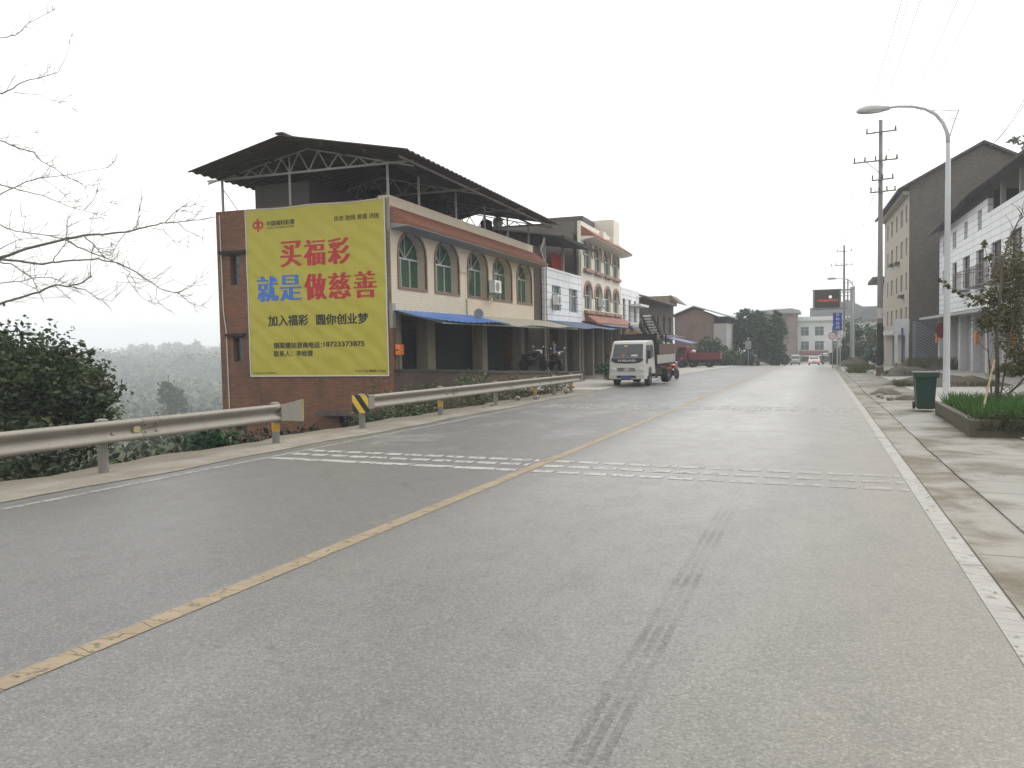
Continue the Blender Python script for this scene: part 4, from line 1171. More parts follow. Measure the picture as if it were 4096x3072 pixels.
# ================================================================== right row of houses
RF = 11.2
h9 = thing("white_garage_house", "three storey white tiled house with roller doors and pilasters on the right", "house", (RF, 45, -0.7), 'B')
SC = RF / 10.5
WR3 = [(70.0, 70.6, 7.75, 8.85), (65.3, 66.6, 7.8, 9.05), (61.4, 62.5, 8.05, 9.2), (57.2, 58.3, 8.1, 9.35)]
WR2 = [(70.0, 70.7, 4.8, 6.6), (65.0, 66.7, 4.85, 6.8), (60.6, 62.9, 4.75, 6.85), (56.5, 58.7, 4.75, 6.9), (52.2, 54.5, 4.75, 6.95), (47.9, 50.3, 4.75, 7.1), (43, 46, 4.75, 7.1)]
openings_wall(h9, "front_wall", WTILE, rgt(RF), [(36, 3.25), (72.1, 3.25), (72.1, 9.75), (55.6, 9.75), (55.6, 8.86), (36, 8.86)], [rect(*x) for x in WR3 + WR2], 0.3)
for x in WR3: sash_window(h9, rgt(RF), *x, dep=0.22, cols=2)
BROWNF = M("brown_window_frame", (0.10, 0.07, 0.06), rough=0.5)
for x in WR2: sash_window(h9, rgt(RF), *x, dep=0.22, cols=2, rows=2, frame=BROWNF)
mb = MB(); mb.box(RF + .31, RF + 10, 71.85, 72.1, -2, 9.7); mb.build("end_wall", WTILE, h9)
mb = MB(); mb.box(RF + .31, RF + 10, 36, 71.84, 3.0, 3.2); mb.box(RF + .31, RF + 10, 36, 71.84, 7.1, 7.3); mb.build("floor_slab", CONC_DK, h9)
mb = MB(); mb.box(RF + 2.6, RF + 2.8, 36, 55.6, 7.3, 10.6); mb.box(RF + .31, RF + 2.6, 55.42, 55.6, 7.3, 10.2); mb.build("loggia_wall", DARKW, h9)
for s in (52.5, 48.5, 44.5):
    mb = MB(); mb.box(RF + 0.02, RF + 0.26, s - .14, s + .14, 8.87, 10.15); mb.build("loggia_post", CONC, h9)
# roof: eave lifting towards the middle, soffit dark
mb = MB(); ev = [(36, 10.15), (50, 10.2), (55.5, 10.35), (58.5, 10.25), (62, 10.0), (66, 9.75), (71, 9.55), (74.4, 9.62)]
RTILE = brickmat("dark_roof_tile", (0.085, 0.072, 0.062), (0.065, 0.056, 0.05), (0.035, 0.03, 0.028), 0.2, 0.18, 0.02, bmp=0.8, stain=0.3)
for (a, za), (c_, zc_) in zip(ev, ev[1:]):
    f = lambda L, s, z: (L, s, z)
    q = [f(RF - 0.95, a, za), f(RF - 0.95, c_, zc_), f(RF + 6.2, c_, zc_ + 3.4), f(RF + 6.2, a, za + 3.4)]
    mb.add(q + [(p[0], p[1], p[2] - 0.16) for p in q], [(0, 1, 2, 3), (7, 6, 5, 4), (0, 4, 5, 1), (2, 6, 7, 3)])
q = ev[-1]
mb.poly([(RF - .95, q[0], q[1]), (RF + 6.2, q[0], q[1] + 3.4), (RF + 6.2, q[0], q[1] + 3.24), (RF - .95, q[0], q[1] - .16)])
mb.build("roof", RTILE, h9)
mb = MB(); mb.wall([(55.7, 9.751), (71.9, 9.751), (71.9, 10.0), (66, 10.1), (58.5, 10.5), (55.7, 10.6)], [], rgt(RF + 0.05), 0.2); mb.build("attic_wall", CONC_DK, h9)
# ground floor: canopy, pilasters, roller doors
mb = MB(); mb.prism([(RF + 0.3, 3.24), (RF - 1.35, 3.02), (RF - 1.35, 2.86), (RF + .3, 2.9)], 'y', 36, 72.6); mb.build("canopy", M("grey_canopy", (0.40, 0.42, 0.42), streak=0.4), h9)
ROLL = M("grey_roller_door", (0.30, 0.29, 0.30), rough=0.5, streak=0.4)
PIL = M("white_pilaster_tile", (0.58, 0.59, 0.60), rough=0.4, streak=0.35)
mb = MB(); mb.box(RF + 0.35, RF + 0.5, 36, 72.0, -1.4, 2.99); mb.build("ground_wall", CONC, h9)
for i in range(9):
    s = 71.6 - i * 4.1
    mb = MB(); mb.box(RF - 0.12, RF + 0.34, s - 0.55, s + 0.1, -1.4, 2.88); mb.build("pilaster", PIL, h9)
    mb = MB()
    for k in range(22): mb.prism([(RF + 0.30, -1.15 + k * .165), (RF + .27, -1.07 + k * .165), (RF + .30, -0.985 + k * .165), (RF + .34, -0.985 + k * .165), (RF + .34, -1.15 + k * .165)], 'y', s - 3.7, s - 0.75)
    mb.build("roller_door", ROLL, h9)
for i, (s0, s1) in enumerate(((60.4, 63.1), (56.3, 58.9))):      # cages before the windows
    mb = MB(); k = 9
    for z in (4.55, 5.6, 5.75):
        mb.bar((RF - 0.55, s0, z), (RF - 0.55, s1, z), 0.04); mb.bar((RF, s0, z), (RF - .55, s0, z), 0.04); mb.bar((RF, s1, z), (RF - .55, s1, z), 0.04)
    for j in range(k + 1): s = s0 + (s1 - s0) * j / k; mb.bar((RF - .55, s, 4.55), (RF - .55, s, 5.75), 0.025)
    mb.box(RF - 0.56, RF - .02, s0, s1, 4.52, 4.56); mb.build("window_cage", BROWNF, h9)
mb = MB()
for s0, s1 in ((51.6, 55.0), (47.3, 50.8)):
    mb.box(RF - 0.75, RF - .02, s0, s1, 4.5, 4.58)
    for z in (4.9, 5.3, 5.75): mb.bar((RF - 0.72, s0, z), (RF - 0.72, s1, z), 0.05)
    for j in range(13): s = s0 + (s1 - s0) * j / 12; mb.bar((RF - .72, s, 4.55), (RF - .72, s, 5.75), 0.03)
mb.build("window_cage", BROWNF, h9)
for s in (72.6, 58.2, 49.4):
    lb = {72.6: "orange box at the far corner of the white garage house", 58.2: "orange box between roller doors behind the street lamp", 49.4: "orange box on the wall partly hidden by the dry climber"}[s]
    o = thing("meter_box", lb, "meter box", (RF - .2, s, 1.1), 'B', group="orange boxes on house fronts")
    mb = MB(); mb.box(RF - 0.30, RF - 0.125, s - 1.25, s - 0.75, 1.0, 1.75); mb.build("case", ORANGE, o, bevel=0.02)
    mb = MB(); mb.box(RF - .305, RF - .301, s - 1.1, s - .9, 1.3, 1.45); mb.build("label_plate", DPLASTIC, o)
o = thing("oval_sign", "dark red oval sign hanging under the canopy of the white garage house", "sign", (RF - .4, 66.4, 2), 'B')
mb = MB(); mb.lathe([(0.005, -.03), (0.45, -.03), (0.45, 0.03), (0.005, .03)], (0, 0, 0), 20, 'y'); mb.v = [(RF - .75 + p[0] * .8, 66.4 + p[1], 1.95 + p[2] * 1.3) for p in mb.v]; mb.build("board", M("dark_red_paint", (0.22, 0.03, 0.03), streak=0.3), o)
mb = MB(); mb.bar((RF - .75, 66.4, 2.5), (RF - .75, 66.4, 2.9), 0.03); mb.build("hanger", RSTEEL, o)

# tall grey block
h10 = thing("grey_block", "tall grey five storey block with a dark blind gable behind the street lamp", "building", (9.55, 77, -1.2), 'B')
GREYW = M("grey_render", (0.40, 0.36, 0.30), streak=0.5, var=0.15, grit=0.2, dirt=[0.2, 0.18, 0.15])
GABLE = brickmat('sooty_gable_brick', (0.15, 0.128, 0.10), (0.09, 0.078, 0.063), (0.075, 0.07, 0.06), 0.25, 0.09, 0.014, stain=0.55, stain_col=(0.07, 0.062, 0.052), big=0.55)
GABLE_OLD = M("dark_gable_render", (0.125, 0.108, 0.09), streak=0.75, var=0.45, scale=0.7, grit=0.25, dirt=[0.06, 0.054, 0.047])
G0, GS0, GS1, GE = 9.55, 76.4, 95.6, 14.35
HG = [(s, s + (1.5 if j % 2 else 1.1), z, z + 1.5) for z in (2.6, 5.6, 8.6, 11.4) for j, s in enumerate((77.6, 80.6, 84.4, 88.0, 91.8))]
openings_wall(h10, "front_wall", GREYW, rgt(G0), rect(GS0, GS1, -1.5, GE), [rect(*x) for x in HG] + [rect(78, 81, -1.3, 1.6), rect(84, 88, -1.3, 1.6)], 0.35)
for x in HG: sash_window(h10, rgt(G0), *x, dep=0.2, cols=2)
mb = MB(); mb.poly([(G0 + .001, GS0 - .002, -1.5), (20.5, GS0 - .002, -1.5), (20.5, GS0 - .002, GE), (15.0, GS0 - .002, 17.15), (G0 + .001, GS0 - .002, GE)])
mb.poly([(20.5, GS0, -1.5), (20.5, GS1, -1.5), (20.5, GS1, GE), (20.5, GS0, GE)]); mb.poly([(G0, GS1, -1.5), (20.5, GS1, -1.5), (20.5, GS1, GE), (15, GS1, 17.15), (G0, GS1, GE)]); mb.build("gable_wall", GABLE, h10)
mb = MB()
for a, c_ in (((15.0, 17.5), (G0 - 0.95, 14.05)), ((15.0, 17.5), (21.3, 14.1))):
    mb.prism([a, c_, (c_[0], c_[1] - .22), (a[0], a[1] - .22)], 'y', GS0 - 0.5, GS1 + .4)
mb.build("roof", RTILE, h10)
mb = MB(); mb.box(G0 - 0.5, G0 - .003, GS0 + 0.2, GS1, GE - 0.75, GE - 0.45); mb.build("cornice", GREYW, h10)
mb = MB(); mb.box(G0 + .4, G0 + .5, 77.5, 90, -1.4, 2.0); mb.build("shop_wall", DARKW, h10)
mb = MB(); mb.box(G0 - 0.9, G0 - .003, 79, 94, 1.7, 2.1); mb.build("shop_sign", M("pale_sign_board", (0.52, 0.50, 0.45), streak=0.3), h10)
for s, z in ((79.4, 5.0), (82.6, 8.2), (86.8, 8.4)):
    mb = MB(); mb.box(G0 - 0.4, G0 - .003, s, s + 1.6, z, z + 0.25); mb.build("flower_box", CONC_DK, h10)
# striped lean-to against the gable
st = thing("striped_shed", "dark shed wall with pale slanting stripes at the foot of the grey gable", "shed", (10.3, 74.5, -1), 'B')
mb = MB(); mb.box(9.8, 13.2, 74.2, 76.0, -1.3, 2.8); mb.build("wall", M("slate_grey_sheet", (0.085, 0.095, 0.11), streak=0.3), st)
mb = MB()
for k in range(17):
    x0, z0 = 9.85, 2.7 - k * 0.235; 
    mb.bar((x0, 74.17, z0), (min(13.1, x0 + 2.6), 74.17, max(-1.2, z0 - 1.7)), 0.035)
mb.build("pale_stripes", M("pale_stripe_steel", (0.35, 0.36, 0.37)), st)
# narrow house beyond
h11 = thing("narrow_house", "small cream house with a flat overhanging roof beyond the grey block", "house", (8.6, 118, -2), 'W')
mb = MB(); mb.wall(rect(8.2, 13, -2.3, 9.0), [rect(8.9, 10, 1.2, 3), rect(8.9, 10, 4.4, 6.2)], frn(118), 0.3); mb.box(8.2, 8.25, 118.31, 128, -2.3, 9.0); mb.build("wall", MATS["pale_plaster"], h11)
for z in (1.2, 4.4): sash_window(h11, frn(118), 8.9, 10, z, z + 1.8, dep=0.25, cols=2)
mb = MB(); mb.box(6.4, 13.4, 116.8, 128.5, 9.0, 9.45); mb.build("roof", CONC_DK, h11)
for z in (2.2, 5.4):
    mb = MB(); mb.box(7.0, 8.19, 118.5, 121, z - 1.0, z - 0.85); mb.bar((7.02, 118.5, z), (7.02, 121, z), 0.05); mb.build("balcony", CONC, h11)
h12 = thing("grey_roofed_house", "low pale house with a dark pitched roof behind the poles at the road's end", "house", (8, 165, -3.5), 'W')
mb = MB(); mb.box(4.5, 14.5, 165, 175, -3.8, 4.6); mb.build("wall", FARW, h12)
mb = MB(); mb.prism([(3.8, 4.6), (15.2, 4.6), (9.2, 7.2)], 'y', 164.3, 175.5); mb.build("roof", MATS["far_grey_block"], h12)
for x in (5.6, 8.4, 11.2):
    mb = MB(); mb.box(x, x + 1.3, 164.93, 164.995, 1.2, 3.0); mb.build("window", DGLASS, h12)

# ================================================================== poles, lamps, wires, signs
LAMPW = M("white_lamp_paint", (0.44, 0.45, 0.46), rough=0.4, streak=0.3, var=0.1)
POLEC = M("pole_concrete", (0.19, 0.182, 0.165), streak=0.5, grit=0.25, var=0.2)
BLKP = M("black_pole_paint", (0.025, 0.024, 0.024), rough=0.5, streak=0.2)
WBAND = M("white_pole_band", (0.45, 0.43, 0.42), streak=0.4)
GLASSW = M("lamp_glass", (0.55, 0.55, 0.54), rough=0.25)
CERAM = M("ceramic_insulator", (0.08, 0.065, 0.06), rough=0.3)


def street_lamp(x, y, label, h=9.0, lean=0):
    z0 = road_z(y) + 0.2
    o = thing("street_lamp", label, "street lamp", (x, y, z0), 'L', group="white street lamps along the right kerb")
    mb = MB(); mb.lathe([(0.16, -0.3), (0.16, -0.17), (0.105, -0.15), (0.095, 1.0), (0.08, 5.0), (0.065, 7.45)], (0, 0, 0), 14); mb.build("pole", LAMPW, o, smooth=True)
    mb = MB(); arm = [(0, 0, 7.4), (-0.03, 0, 7.75), (-0.14, 0, 8.05), (-0.34, 0, 8.33), (-0.62, 0, 8.52), (-0.95, 0, 8.63), (-1.35, 0, 8.68), (-1.62, 0, 8.67)]
    mb.tube(arm, [0.062, 0.058, 0.054, 0.05, 0.046, 0.042, 0.038, 0.036], 10); mb.build("arm", LAMPW, o, smooth=True)
    mb = MB(); mb.tube([(0.0, 0, 7.5), (0.12, 0, 7.95), (0.27, 0, 8.4)], 0.022, 6); mb.tube([(0.27, 0, 8.38), (-0.3, 0, 8.42), (-0.72, 0, 8.53)], 0.015, 6); mb.tube([(0.18, 0, 8.15), (-0.27, 0, 8.17)], 0.013, 6); mb.build("arm_stay", LAMPW, o)
    mb = MB()                                   # long shallow head
    ring = []
    for k, (t_, wy, up, dn) in enumerate([(0, .05, .045, .04), (.08, .085, .07, .06), (.35, .13, .115, .075), (.65, .155, .12, .085), (.85, .12, .075, .07), (.93, .04, .02, .03)]):
        ring.append([(-1.58 - t_, wy * math.cos(2 * math.pi * j / 12), 8.66 + 1.25 * (up if math.sin(2 * math.pi * j / 12) > 0 else dn) * math.sin(2 * math.pi * j / 12)) for j in range(12)])
    b0 = len(mb.v)
    for r_ in ring: mb.v += r_
    for i in range(len(ring) - 1):
        for j in range(12): mb.f.append((b0 + i * 12 + j, b0 + i * 12 + (j + 1) % 12, b0 + i * 12 + 12 + (j + 1) % 12, b0 + i * 12 + 12 + j))
    mb.f.append(tuple(range(b0, b0 + 12))); mb.f.append(tuple(range(b0 + 60, b0 + 72)))
    hd = mb.build("lamp_head", LAMPW, o, smooth=True)
    mb = MB(); mb.ball((-2.05, 0, 8.595), (0.34, 0.11, 0.045), 12, 6); mb.build("lamp_glass", GLASSW, hd, smooth=True)
    return o


street_lamp(3.53, 27.25, "nearest street lamp, tall white pole with a curved arm beside the green bin", 9)
street_lamp(3.1, 88, "distant street lamp with its arm crossing the second wooden-armed pole", 9)


def power_pole(x, y, h, arms, label, paint=True, r0=0.17):
    z0 = road_z(y)
    o = thing("power_pole", label, "power pole", (x, y, z0), 'L', group="concrete power poles along the right side")
    mb = MB(); mb.lathe([(r0, -0.2), (r0 * 0.97, 3), (r0 * 0.62, h)], (0, 0, 0), 14); p = mb.build("pole", POLEC, o, smooth=True)
    if paint:
        mb = MB(); mb.lathe([(r0 + .003, 0.6), (r0 + .001, 3.1)], (0, 0, 0), 14); mb.build("black_band", BLKP, p)
        mb = MB(); mb.lathe([(r0 + .003, 3.4), (r0 + .001, 4.0)], (0, 0, 0), 14); mb.build("white_band", WBAND, p)
    for z, w_, off, ins in arms:
        mb = MB(); mb.bar((-w_ / 2 + off, -0.16, z), (w_ / 2 + off, -0.16, z + 0.05), 0.07, 0.08)
        if w_ > 2: mb.bar((0, -.16, z - 0.75), (-0.75, -.16, z - .03), 0.04)
        c = mb.build("crossarm", M("crossarm_steel", (0.16, 0.155, 0.15), streak=0.3), o)
        for k in range(ins):
            u = -w_ / 2 + off + 0.06 + (w_ - 0.12) * (k / (ins - 1) if ins > 1 else .5)
            mb = MB(); mb.lathe([(0.02, 0), (0.055, 0.1), (0.03, 0.14), (0.06, 0.2), (0.03, 0.27), (0.01, 0.3)], (u, -.16, z + .03), 8); mb.build("insulator", CERAM, c)
    return o


PP = [(3.3, 52.7, 15.0), (2.62, 104, 14.2), (4.3, 148, 14.6)]
ARM = [(-0.75, 1.65, 0.02, 2), (-2.4, 2.4, -.28, 5), (-3.5, 1.2, 0.1, 3), (-4.2, 1.4, 0.12, 4)]
power_pole(*PP[0], [(PP[0][2] + z, w_, of, k) for z, w_, of, k in ARM], "nearest power pole, dark concrete with a black painted foot and four crossarms")
power_pole(*PP[1], [(PP[1][2] + z, w_, of, k) for z, w_, of, k in ARM[:2]], "middle power pole rising past the electronic sign with two crossarms")
power_pole(*PP[2], [(PP[2][2] + z, w_, of, k) for z, w_, of, k in ARM[:2]], "farthest power pole, thin, with a short crossarm right of the electronic sign")
WIRE = M("black_wire", (0.16, 0.16, 0.165), rough=0.6)


def wire(p, q, sag, label, r=0.013, grp="overhead wires"):
    p, q = Vector(p), Vector(q); pts = [p.lerp(q, i / 14) + Vector((0, 0, -sag * 4 * (i / 14) * (1 - i / 14))) for i in range(15)]
    mb = MB(); mb.tube(pts, r, 5); return props(mb.build("overhead_wire", WIRE, o=tuple(p)), label, "wire", grp)


def arm_pt(i, a, k):
    x, y, h = PP[i]; z, w_, of, n = ARM[a]; return (x - w_ / 2 + of + 0.06 + (w_ - .12) * k / (n - 1), y - .16, road_z(y) + h + z + 0.33)


for a, k in ((0, 0), (0, 1), (1, 0), (1, 1), (1, 3), (1, 4)):
    wire(arm_pt(0, a, k), arm_pt(1, a, k), 0.7, "thin overhead wire strung from the nearest to the middle power pole")
    wire(arm_pt(1, a, k), arm_pt(2, a, k), 0.6, "thin overhead wire strung from the middle to the farthest power pole")
    e = arm_pt(0, a, k); wire(e, (e[0] + 1.6, -12, e[2] + 3.0), 0.9, "thin overhead wire leaving the nearest power pole over the camera")
wire(px(4096, 400, 36), px(3975, 570, 62), 0.2, "double cable at the top right behind the lamp arm", 0.02)
wire(px(4096, 420, 36), px(3960, 585, 62), 0.2, "double cable at the top right behind the lamp arm", 0.02)
wire(arm_pt(0, 3, 0), bf(-12.8, 66, 8.4), 0.9, "wire crossing the road to the corner of the cream house")
wire((3.3, 52.6, 8.6), bf(-12.7, 72, 5.6), 0.7, "wire crossing the road to the low white house")
wire((2.7, 104, 7.0), (-12.2, 104, 4.3), 0.4, "wire crossing the road to the gabled house")

# electronic sign on a cantilever
o = thing("electronic_sign", "black electronic sign board with red characters held out over the road on a grey column", "sign", (3.2, 95, road_z(95)), 'W')
z95 = road_z(95)
SGREY = M("sign_steel", (0.30, 0.31, 0.31), streak=0.3)
mb = MB(); mb.tube([(3.25, 95.4, z95 - .1), (3.25, 95.4, 7.0)], 0.26, 16); mb.build("column", SGREY, o, smooth=True)
mb = MB(); mb.bar((-0.85, 95.4, 6.78), (3.25, 95.4, 6.72), 0.16); mb.bar((-0.85, 95.4, 4.72), (3.25, 95.4, 4.72), 0.16); mb.bar((2.1, 95.4, 6.1), (3.25, 95.4, 6.1), 0.06); mb.bar((2.1, 95.4, 5.4), (3.25, 95.4, 5.4), 0.06); mb.build("cantilever_arm", SGREY, o)
mb = MB(); mb.box(-0.8, 2.1, 95.0, 95.3, 4.72, 6.85); bd = mb.build("board", SGREY, o)
mb = MB(); mb.box(-0.62, 1.95, 94.985, 94.998, 4.82, 6.75); mb.build("screen", M("unlit_led_panel", (0.045, 0.042, 0.034), rough=0.6), bd)
text_mb("一安全驾驶平安出行", -0.42, 1.78, 5.50, 5.74, lambda u, v, d: (u, 94.98 + d, v), 0.012).build("red_characters", emit("red_led", (1.0, 0.09, 0.03), 0.42), bd)
mb = MB(); mb.lathe([(0.17, -.006), (0.17, 0), (0.003, 0.0)], (1.0, 94.979, 6.0), 16, 'y'); mb.build("lit_symbol", emit("white_led", (0.9, 0.85, 0.85), 0.5), bd)

# blue upright sign and round sign
o = thing("blue_sign", "tall blue sign with four white characters on a thin pale post", "sign", (1.4, 75, road_z(75)), 'W')
BLUE = M("sign_blue", (0.025, 0.06, 0.32), rough=0.45); WHITE = M("sign_white", (0.6, 0.62, 0.66), rough=0.5)
mb = MB(); mb.box(1.0, 1.72, 74.9, 75.02, 2.18, 3.69); mb.build("panel", BLUE, o)
for k, ch in enumerate("农村信用"):
    text_mb(ch, 1.22, 1.52, 3.38 - k * 0.36, 3.66 - k * 0.36, lambda u, v, d: (u, 74.89 + d, v), 0.01).build("white_character", WHITE, o)
mb = MB(); mb.tube([(1.36, 75.1, road_z(75)), (1.36, 75.1, 3.6)], 0.07, 10); mb.tube([(1.58, 75.1, road_z(75)), (1.58, 75.1, 3.6)], 0.05, 8); mb.build("post", M("pale_post", (0.42, 0.43, 0.38), streak=0.4), o)
o = thing("round_sign", "round white traffic sign with a red rim below the blue sign", "sign", (0.95, 74, road_z(74)), 'W')
mb = MB(); mb.lathe([(0.003, -.03), (0.31, -.03), (0.31, 0.0), (0.003, 0.0)], (0.93, 74, 1.72), 24, 'y'); dsc = mb.build("disc", M("sign_red", (0.42, 0.05, 0.06)), o)
mb = MB(); mb.lathe([(0.003, -.035), (0.24, -.035), (0.24, -.031), (0.003, -.031)], (0.93, 74, 1.72), 24, 'y'); mb.build("white_field", WHITE, dsc)
mb = MB(); mb.box(0.83, 1.03, 73.955, 73.962, 1.69, 1.75); mb.build("black_symbol", DPLASTIC, dsc)
mb = MB(); mb.tube([(0.95, 74.06, road_z(74)), (0.95, 74.06, 2.0)], 0.035, 8); mb.build("post", SGREY, o)
o = thing("grey_notice", "grey rectangular sign seen from behind on a post before the big tree", "sign", (-8.05, 100, road_z(100)), 'W')
mb = MB(); mb.box(-8.38, -7.7, 99.95, 100, 0.4, 1.35); mb.build("panel", SGREY, o)
mb = MB(); mb.tube([(-8.05, 100.06, road_z(100)), (-8.05, 100.06, 1.5)], 0.04, 8); mb.ball((-8.05, 100.0, 1.6), 0.14); mb.build("post", SGREY, o)
o = thing("notice_board", "small white board on two white legs with a blue post before the grey block", "sign board", bf(8.3, 70, -1), 'W')
c = px(3605, 1380, 62)
mb = MB(); mb.box(c.x - 0.45, c.x + 0.55, c.y, c.y + .06, c.z + 0.9, c.z + 2.0); mb.build("board", M("white_board_paint", (0.58, 0.60, 0.62), streak=0.3), o)
for dx in (-0.35, 0.4):
    mb = MB(); mb.box(c.x + dx - .12, c.x + dx + .12, c.y, c.y + .12, c.z - 1.4, c.z + 0.9); mb.build("leg", WHITE, o)
mb = MB(); mb.tube([(c.x + .05, c.y - .2, c.z - 1.4), (c.x + .05, c.y - .2, c.z + 1.3)], 0.07); mb.build("blue_post", M("blue_grey_paint", (0.08, 0.10, 0.22)), o)

# green bin
o = thing("wheelie_bin", "dark green wheelie bin standing on the pavement before the planter", "bin", (2.45, 22.5, road_z(22.5) + .045), 'W')
zb = road_z(22.5) + .05
GBIN = M("green_bin_plastic", (0.014, 0.044, 0.032), rough=0.55, var=0.25, streak=0.45, dirt=[0.035, 0.05, 0.042])
def taper(x0, x1, y0, y1, z0, z1, e):
    mb = MB(); q = [(x0 + e, y0 + e, z0), (x1 - e, y0 + e, z0), (x1 - e, y1 - e, z0), (x0 + e, y1 - e, z0), (x0, y0, z1), (x1, y0, z1), (x1, y1, z1), (x0, y1, z1)]
    return mb.add(q, [(3, 2, 1, 0), (4, 5, 6, 7), (0, 1, 5, 4), (1, 2, 6, 5), (2, 3, 7, 6), (3, 0, 4, 7)])
taper(2.20, 2.68, 22.2, 22.85, zb + .04, zb + .86, 0.05).build("body", GBIN, o, bevel=0.03)
mb = taper(2.16, 2.72, 22.15, 22.95, zb + .86, zb + .96, -0.005); mb.box(2.16, 2.72, 22.13, 22.15, zb + .82, zb + .90); mb.build("lid", GBIN, o, bevel=0.025)
mb = MB(); mb.tube([(2.2, 22.98, zb + .9), (2.7, 22.98, zb + .9)], 0.02, 8); mb.build("handle", GBIN, o)
for x in (2.2, 2.66):
    mb = MB(); mb.lathe([(0.02, 0), (0.1, 0), (0.1, 0.05), (0.02, 0.05)], (x, 22.85, zb + .1), 14, 'x'); mb.build("wheel", DPLASTIC, o)

# planter
o = thing("planter", "low concrete kerbed planter with grass at the right edge of the pavement", "planter", (2.45, 16, road_z(16)), 'W')
PLC = M("mossy_concrete", (0.085, 0.075, 0.05), streak=0.5, grit=0.4, var=0.35, scale=2)
mb = MB(); n = 12
def pz(y): return road_z(y) + 0.05
mb.add([(2.45, 15.98, pz(16) - .1), (2.55, 21.5, pz(21.5) - .1), (2.67, 21.5, pz(21.5) - .1), (2.60, 16.1, pz(16) - .1), (2.45, 15.98, pz(16) + .27), (2.55, 21.5, pz(21.5) + .27), (2.67, 21.5, pz(21.5) + .27), (2.60, 16.1, pz(16) + .27)], [(0, 1, 5, 4), (1, 2, 6, 5), (2, 3, 7, 6), (4, 5, 6, 7)])
mb.build("side_kerb", PLC, o)
mb = MB(); mb.add([(2.452, 15.98, pz(16) - .1), (5.2, 16.6, pz(16) - .1), (5.2, 16.72, pz(16) - .1), (2.47, 16.1, pz(16) - .1), (2.452, 15.98, pz(16) + .275), (5.2, 16.6, pz(16) + .275), (5.2, 16.72, pz(16) + .275), (2.47, 16.1, pz(16) + .275)], [(0, 1, 5, 4), (2, 3, 7, 6), (4, 5, 6, 7), (1, 2, 6, 5)]); mb.build("front_kerb", PLC, o)
mb = MB(); mb.poly([(2.6, 16.1, pz(16) + .16), (5.2, 16.7, pz(16) + .16), (5.2, 21.5, pz(21.5) + .16), (2.66, 21.5, pz(21.5) + .16)]); mb.build("soil", M("planter_soil", (0.05, 0.04, 0.028), grit=0.4), o)
mb = MB(); mb.bar((2.62, 21.5, pz(21.5) + .08), (5.2, 21.5, pz(21.5) + .08), 0.12, 0.38); mb.build("back_kerb", PLC, o)


def blades(n, area, zf, h, seed, wdt=0.012, lean=0.35):
    g = np.random.default_rng(seed); x0, x1, y0, y1 = area
    x = g.uniform(x0, x1, n); y = g.uniform(y0, y1, n); z = np.array([zf(a, c_) for a, c_ in zip(x, y)])
    ht = h * (0.5 + 0.7 * g.random(n)); an = g.uniform(0, 6.28, n); ln = g.normal(size=(n, 2)) * lean * ht[:, None]
    dx, dy = np.cos(an) * wdt, np.sin(an) * wdt
    a = np.stack([x - dx, y - dy, z], 1); b_ = np.stack([x + dx, y + dy, z], 1)
    c_ = np.stack([x + dx * .3 + ln[:, 0], y + dy * .3 + ln[:, 1], z + ht], 1); d = np.stack([x - dx * .3 + ln[:, 0], y - dy * .3 + ln[:, 1], z + ht], 1)
    return np.stack([a, b_, c_, d], 1)


GRASS = leafmat("fresh_grass", [(0.025, 0.075, 0.012), (0.045, 0.12, 0.02), (0.08, 0.15, 0.032)], 0.3)
DRYG = leafmat("dry_weeds", [(0.045, 0.05, 0.018), (0.07, 0.085, 0.03), (0.14, 0.115, 0.055)], 0.25)
g = quads_obj("grass", blades(7000, (2.7, 5.1, 16.3, 21.3), lambda x, y: pz(y) + .15, 0.34, 3, 0.014), GRASS, None, (3.5, 18, 0)); props(g, "bright green grass filling the concrete planter", "grass", kind="stuff")

# ================================================================== vehicles
TYRE = M("tyre_rubber", (0.022, 0.022, 0.023), rough=0.85, grit=0.3)
RIM = M("steel_rim", (0.30, 0.30, 0.29), rough=0.5, metal=0.3, streak=0.3)
CABW = M("dusty_white_cab", (0.50, 0.50, 0.465), rough=0.35, var=0.08, streak=0.25, coat=0.2, dirt=[0.33, 0.30, 0.23])
CARGL = M("car_glass", (0.03, 0.035, 0.042), rough=0.08, var=0.3, spec=0.7)
CHASS = M("chassis_black", (0.02, 0.02, 0.02), rough=0.7)
CHROME = M("chrome_trim", (0.55, 0.56, 0.57), rough=0.25, metal=0.7)
LENS = M("lamp_lens", (0.5, 0.5, 0.48), rough=0.12, spec=0.7)
PLATE = M("blue_plate", (0.05, 0.07, 0.28), rough=0.4)


def wheel(parent, x, y, r, wd, name="wheel", dual=False):
    mb = MB(); prof = [(r * .55, -wd / 2), (r * .93, -wd / 2), (r, -wd * .36), (r, wd * .36), (r * .93, wd / 2), (r * .55, wd / 2)]
    mb.lathe(prof, (x, y, r), 20, 'x'); wl = mb.build(name, TYRE, parent, smooth=False)
    mb = MB(); s = 1 if x > 0 else -1
    mb.lathe([(r * .54, s * wd * .47), (r * .5, s * wd * .38), (r * .2, s * wd * .3), (r * .18, s * wd * .55), (0.01, s * wd * .56)], (x, y, r), 16, 'x'); mb.build("rim", RIM, wl)
    return wl


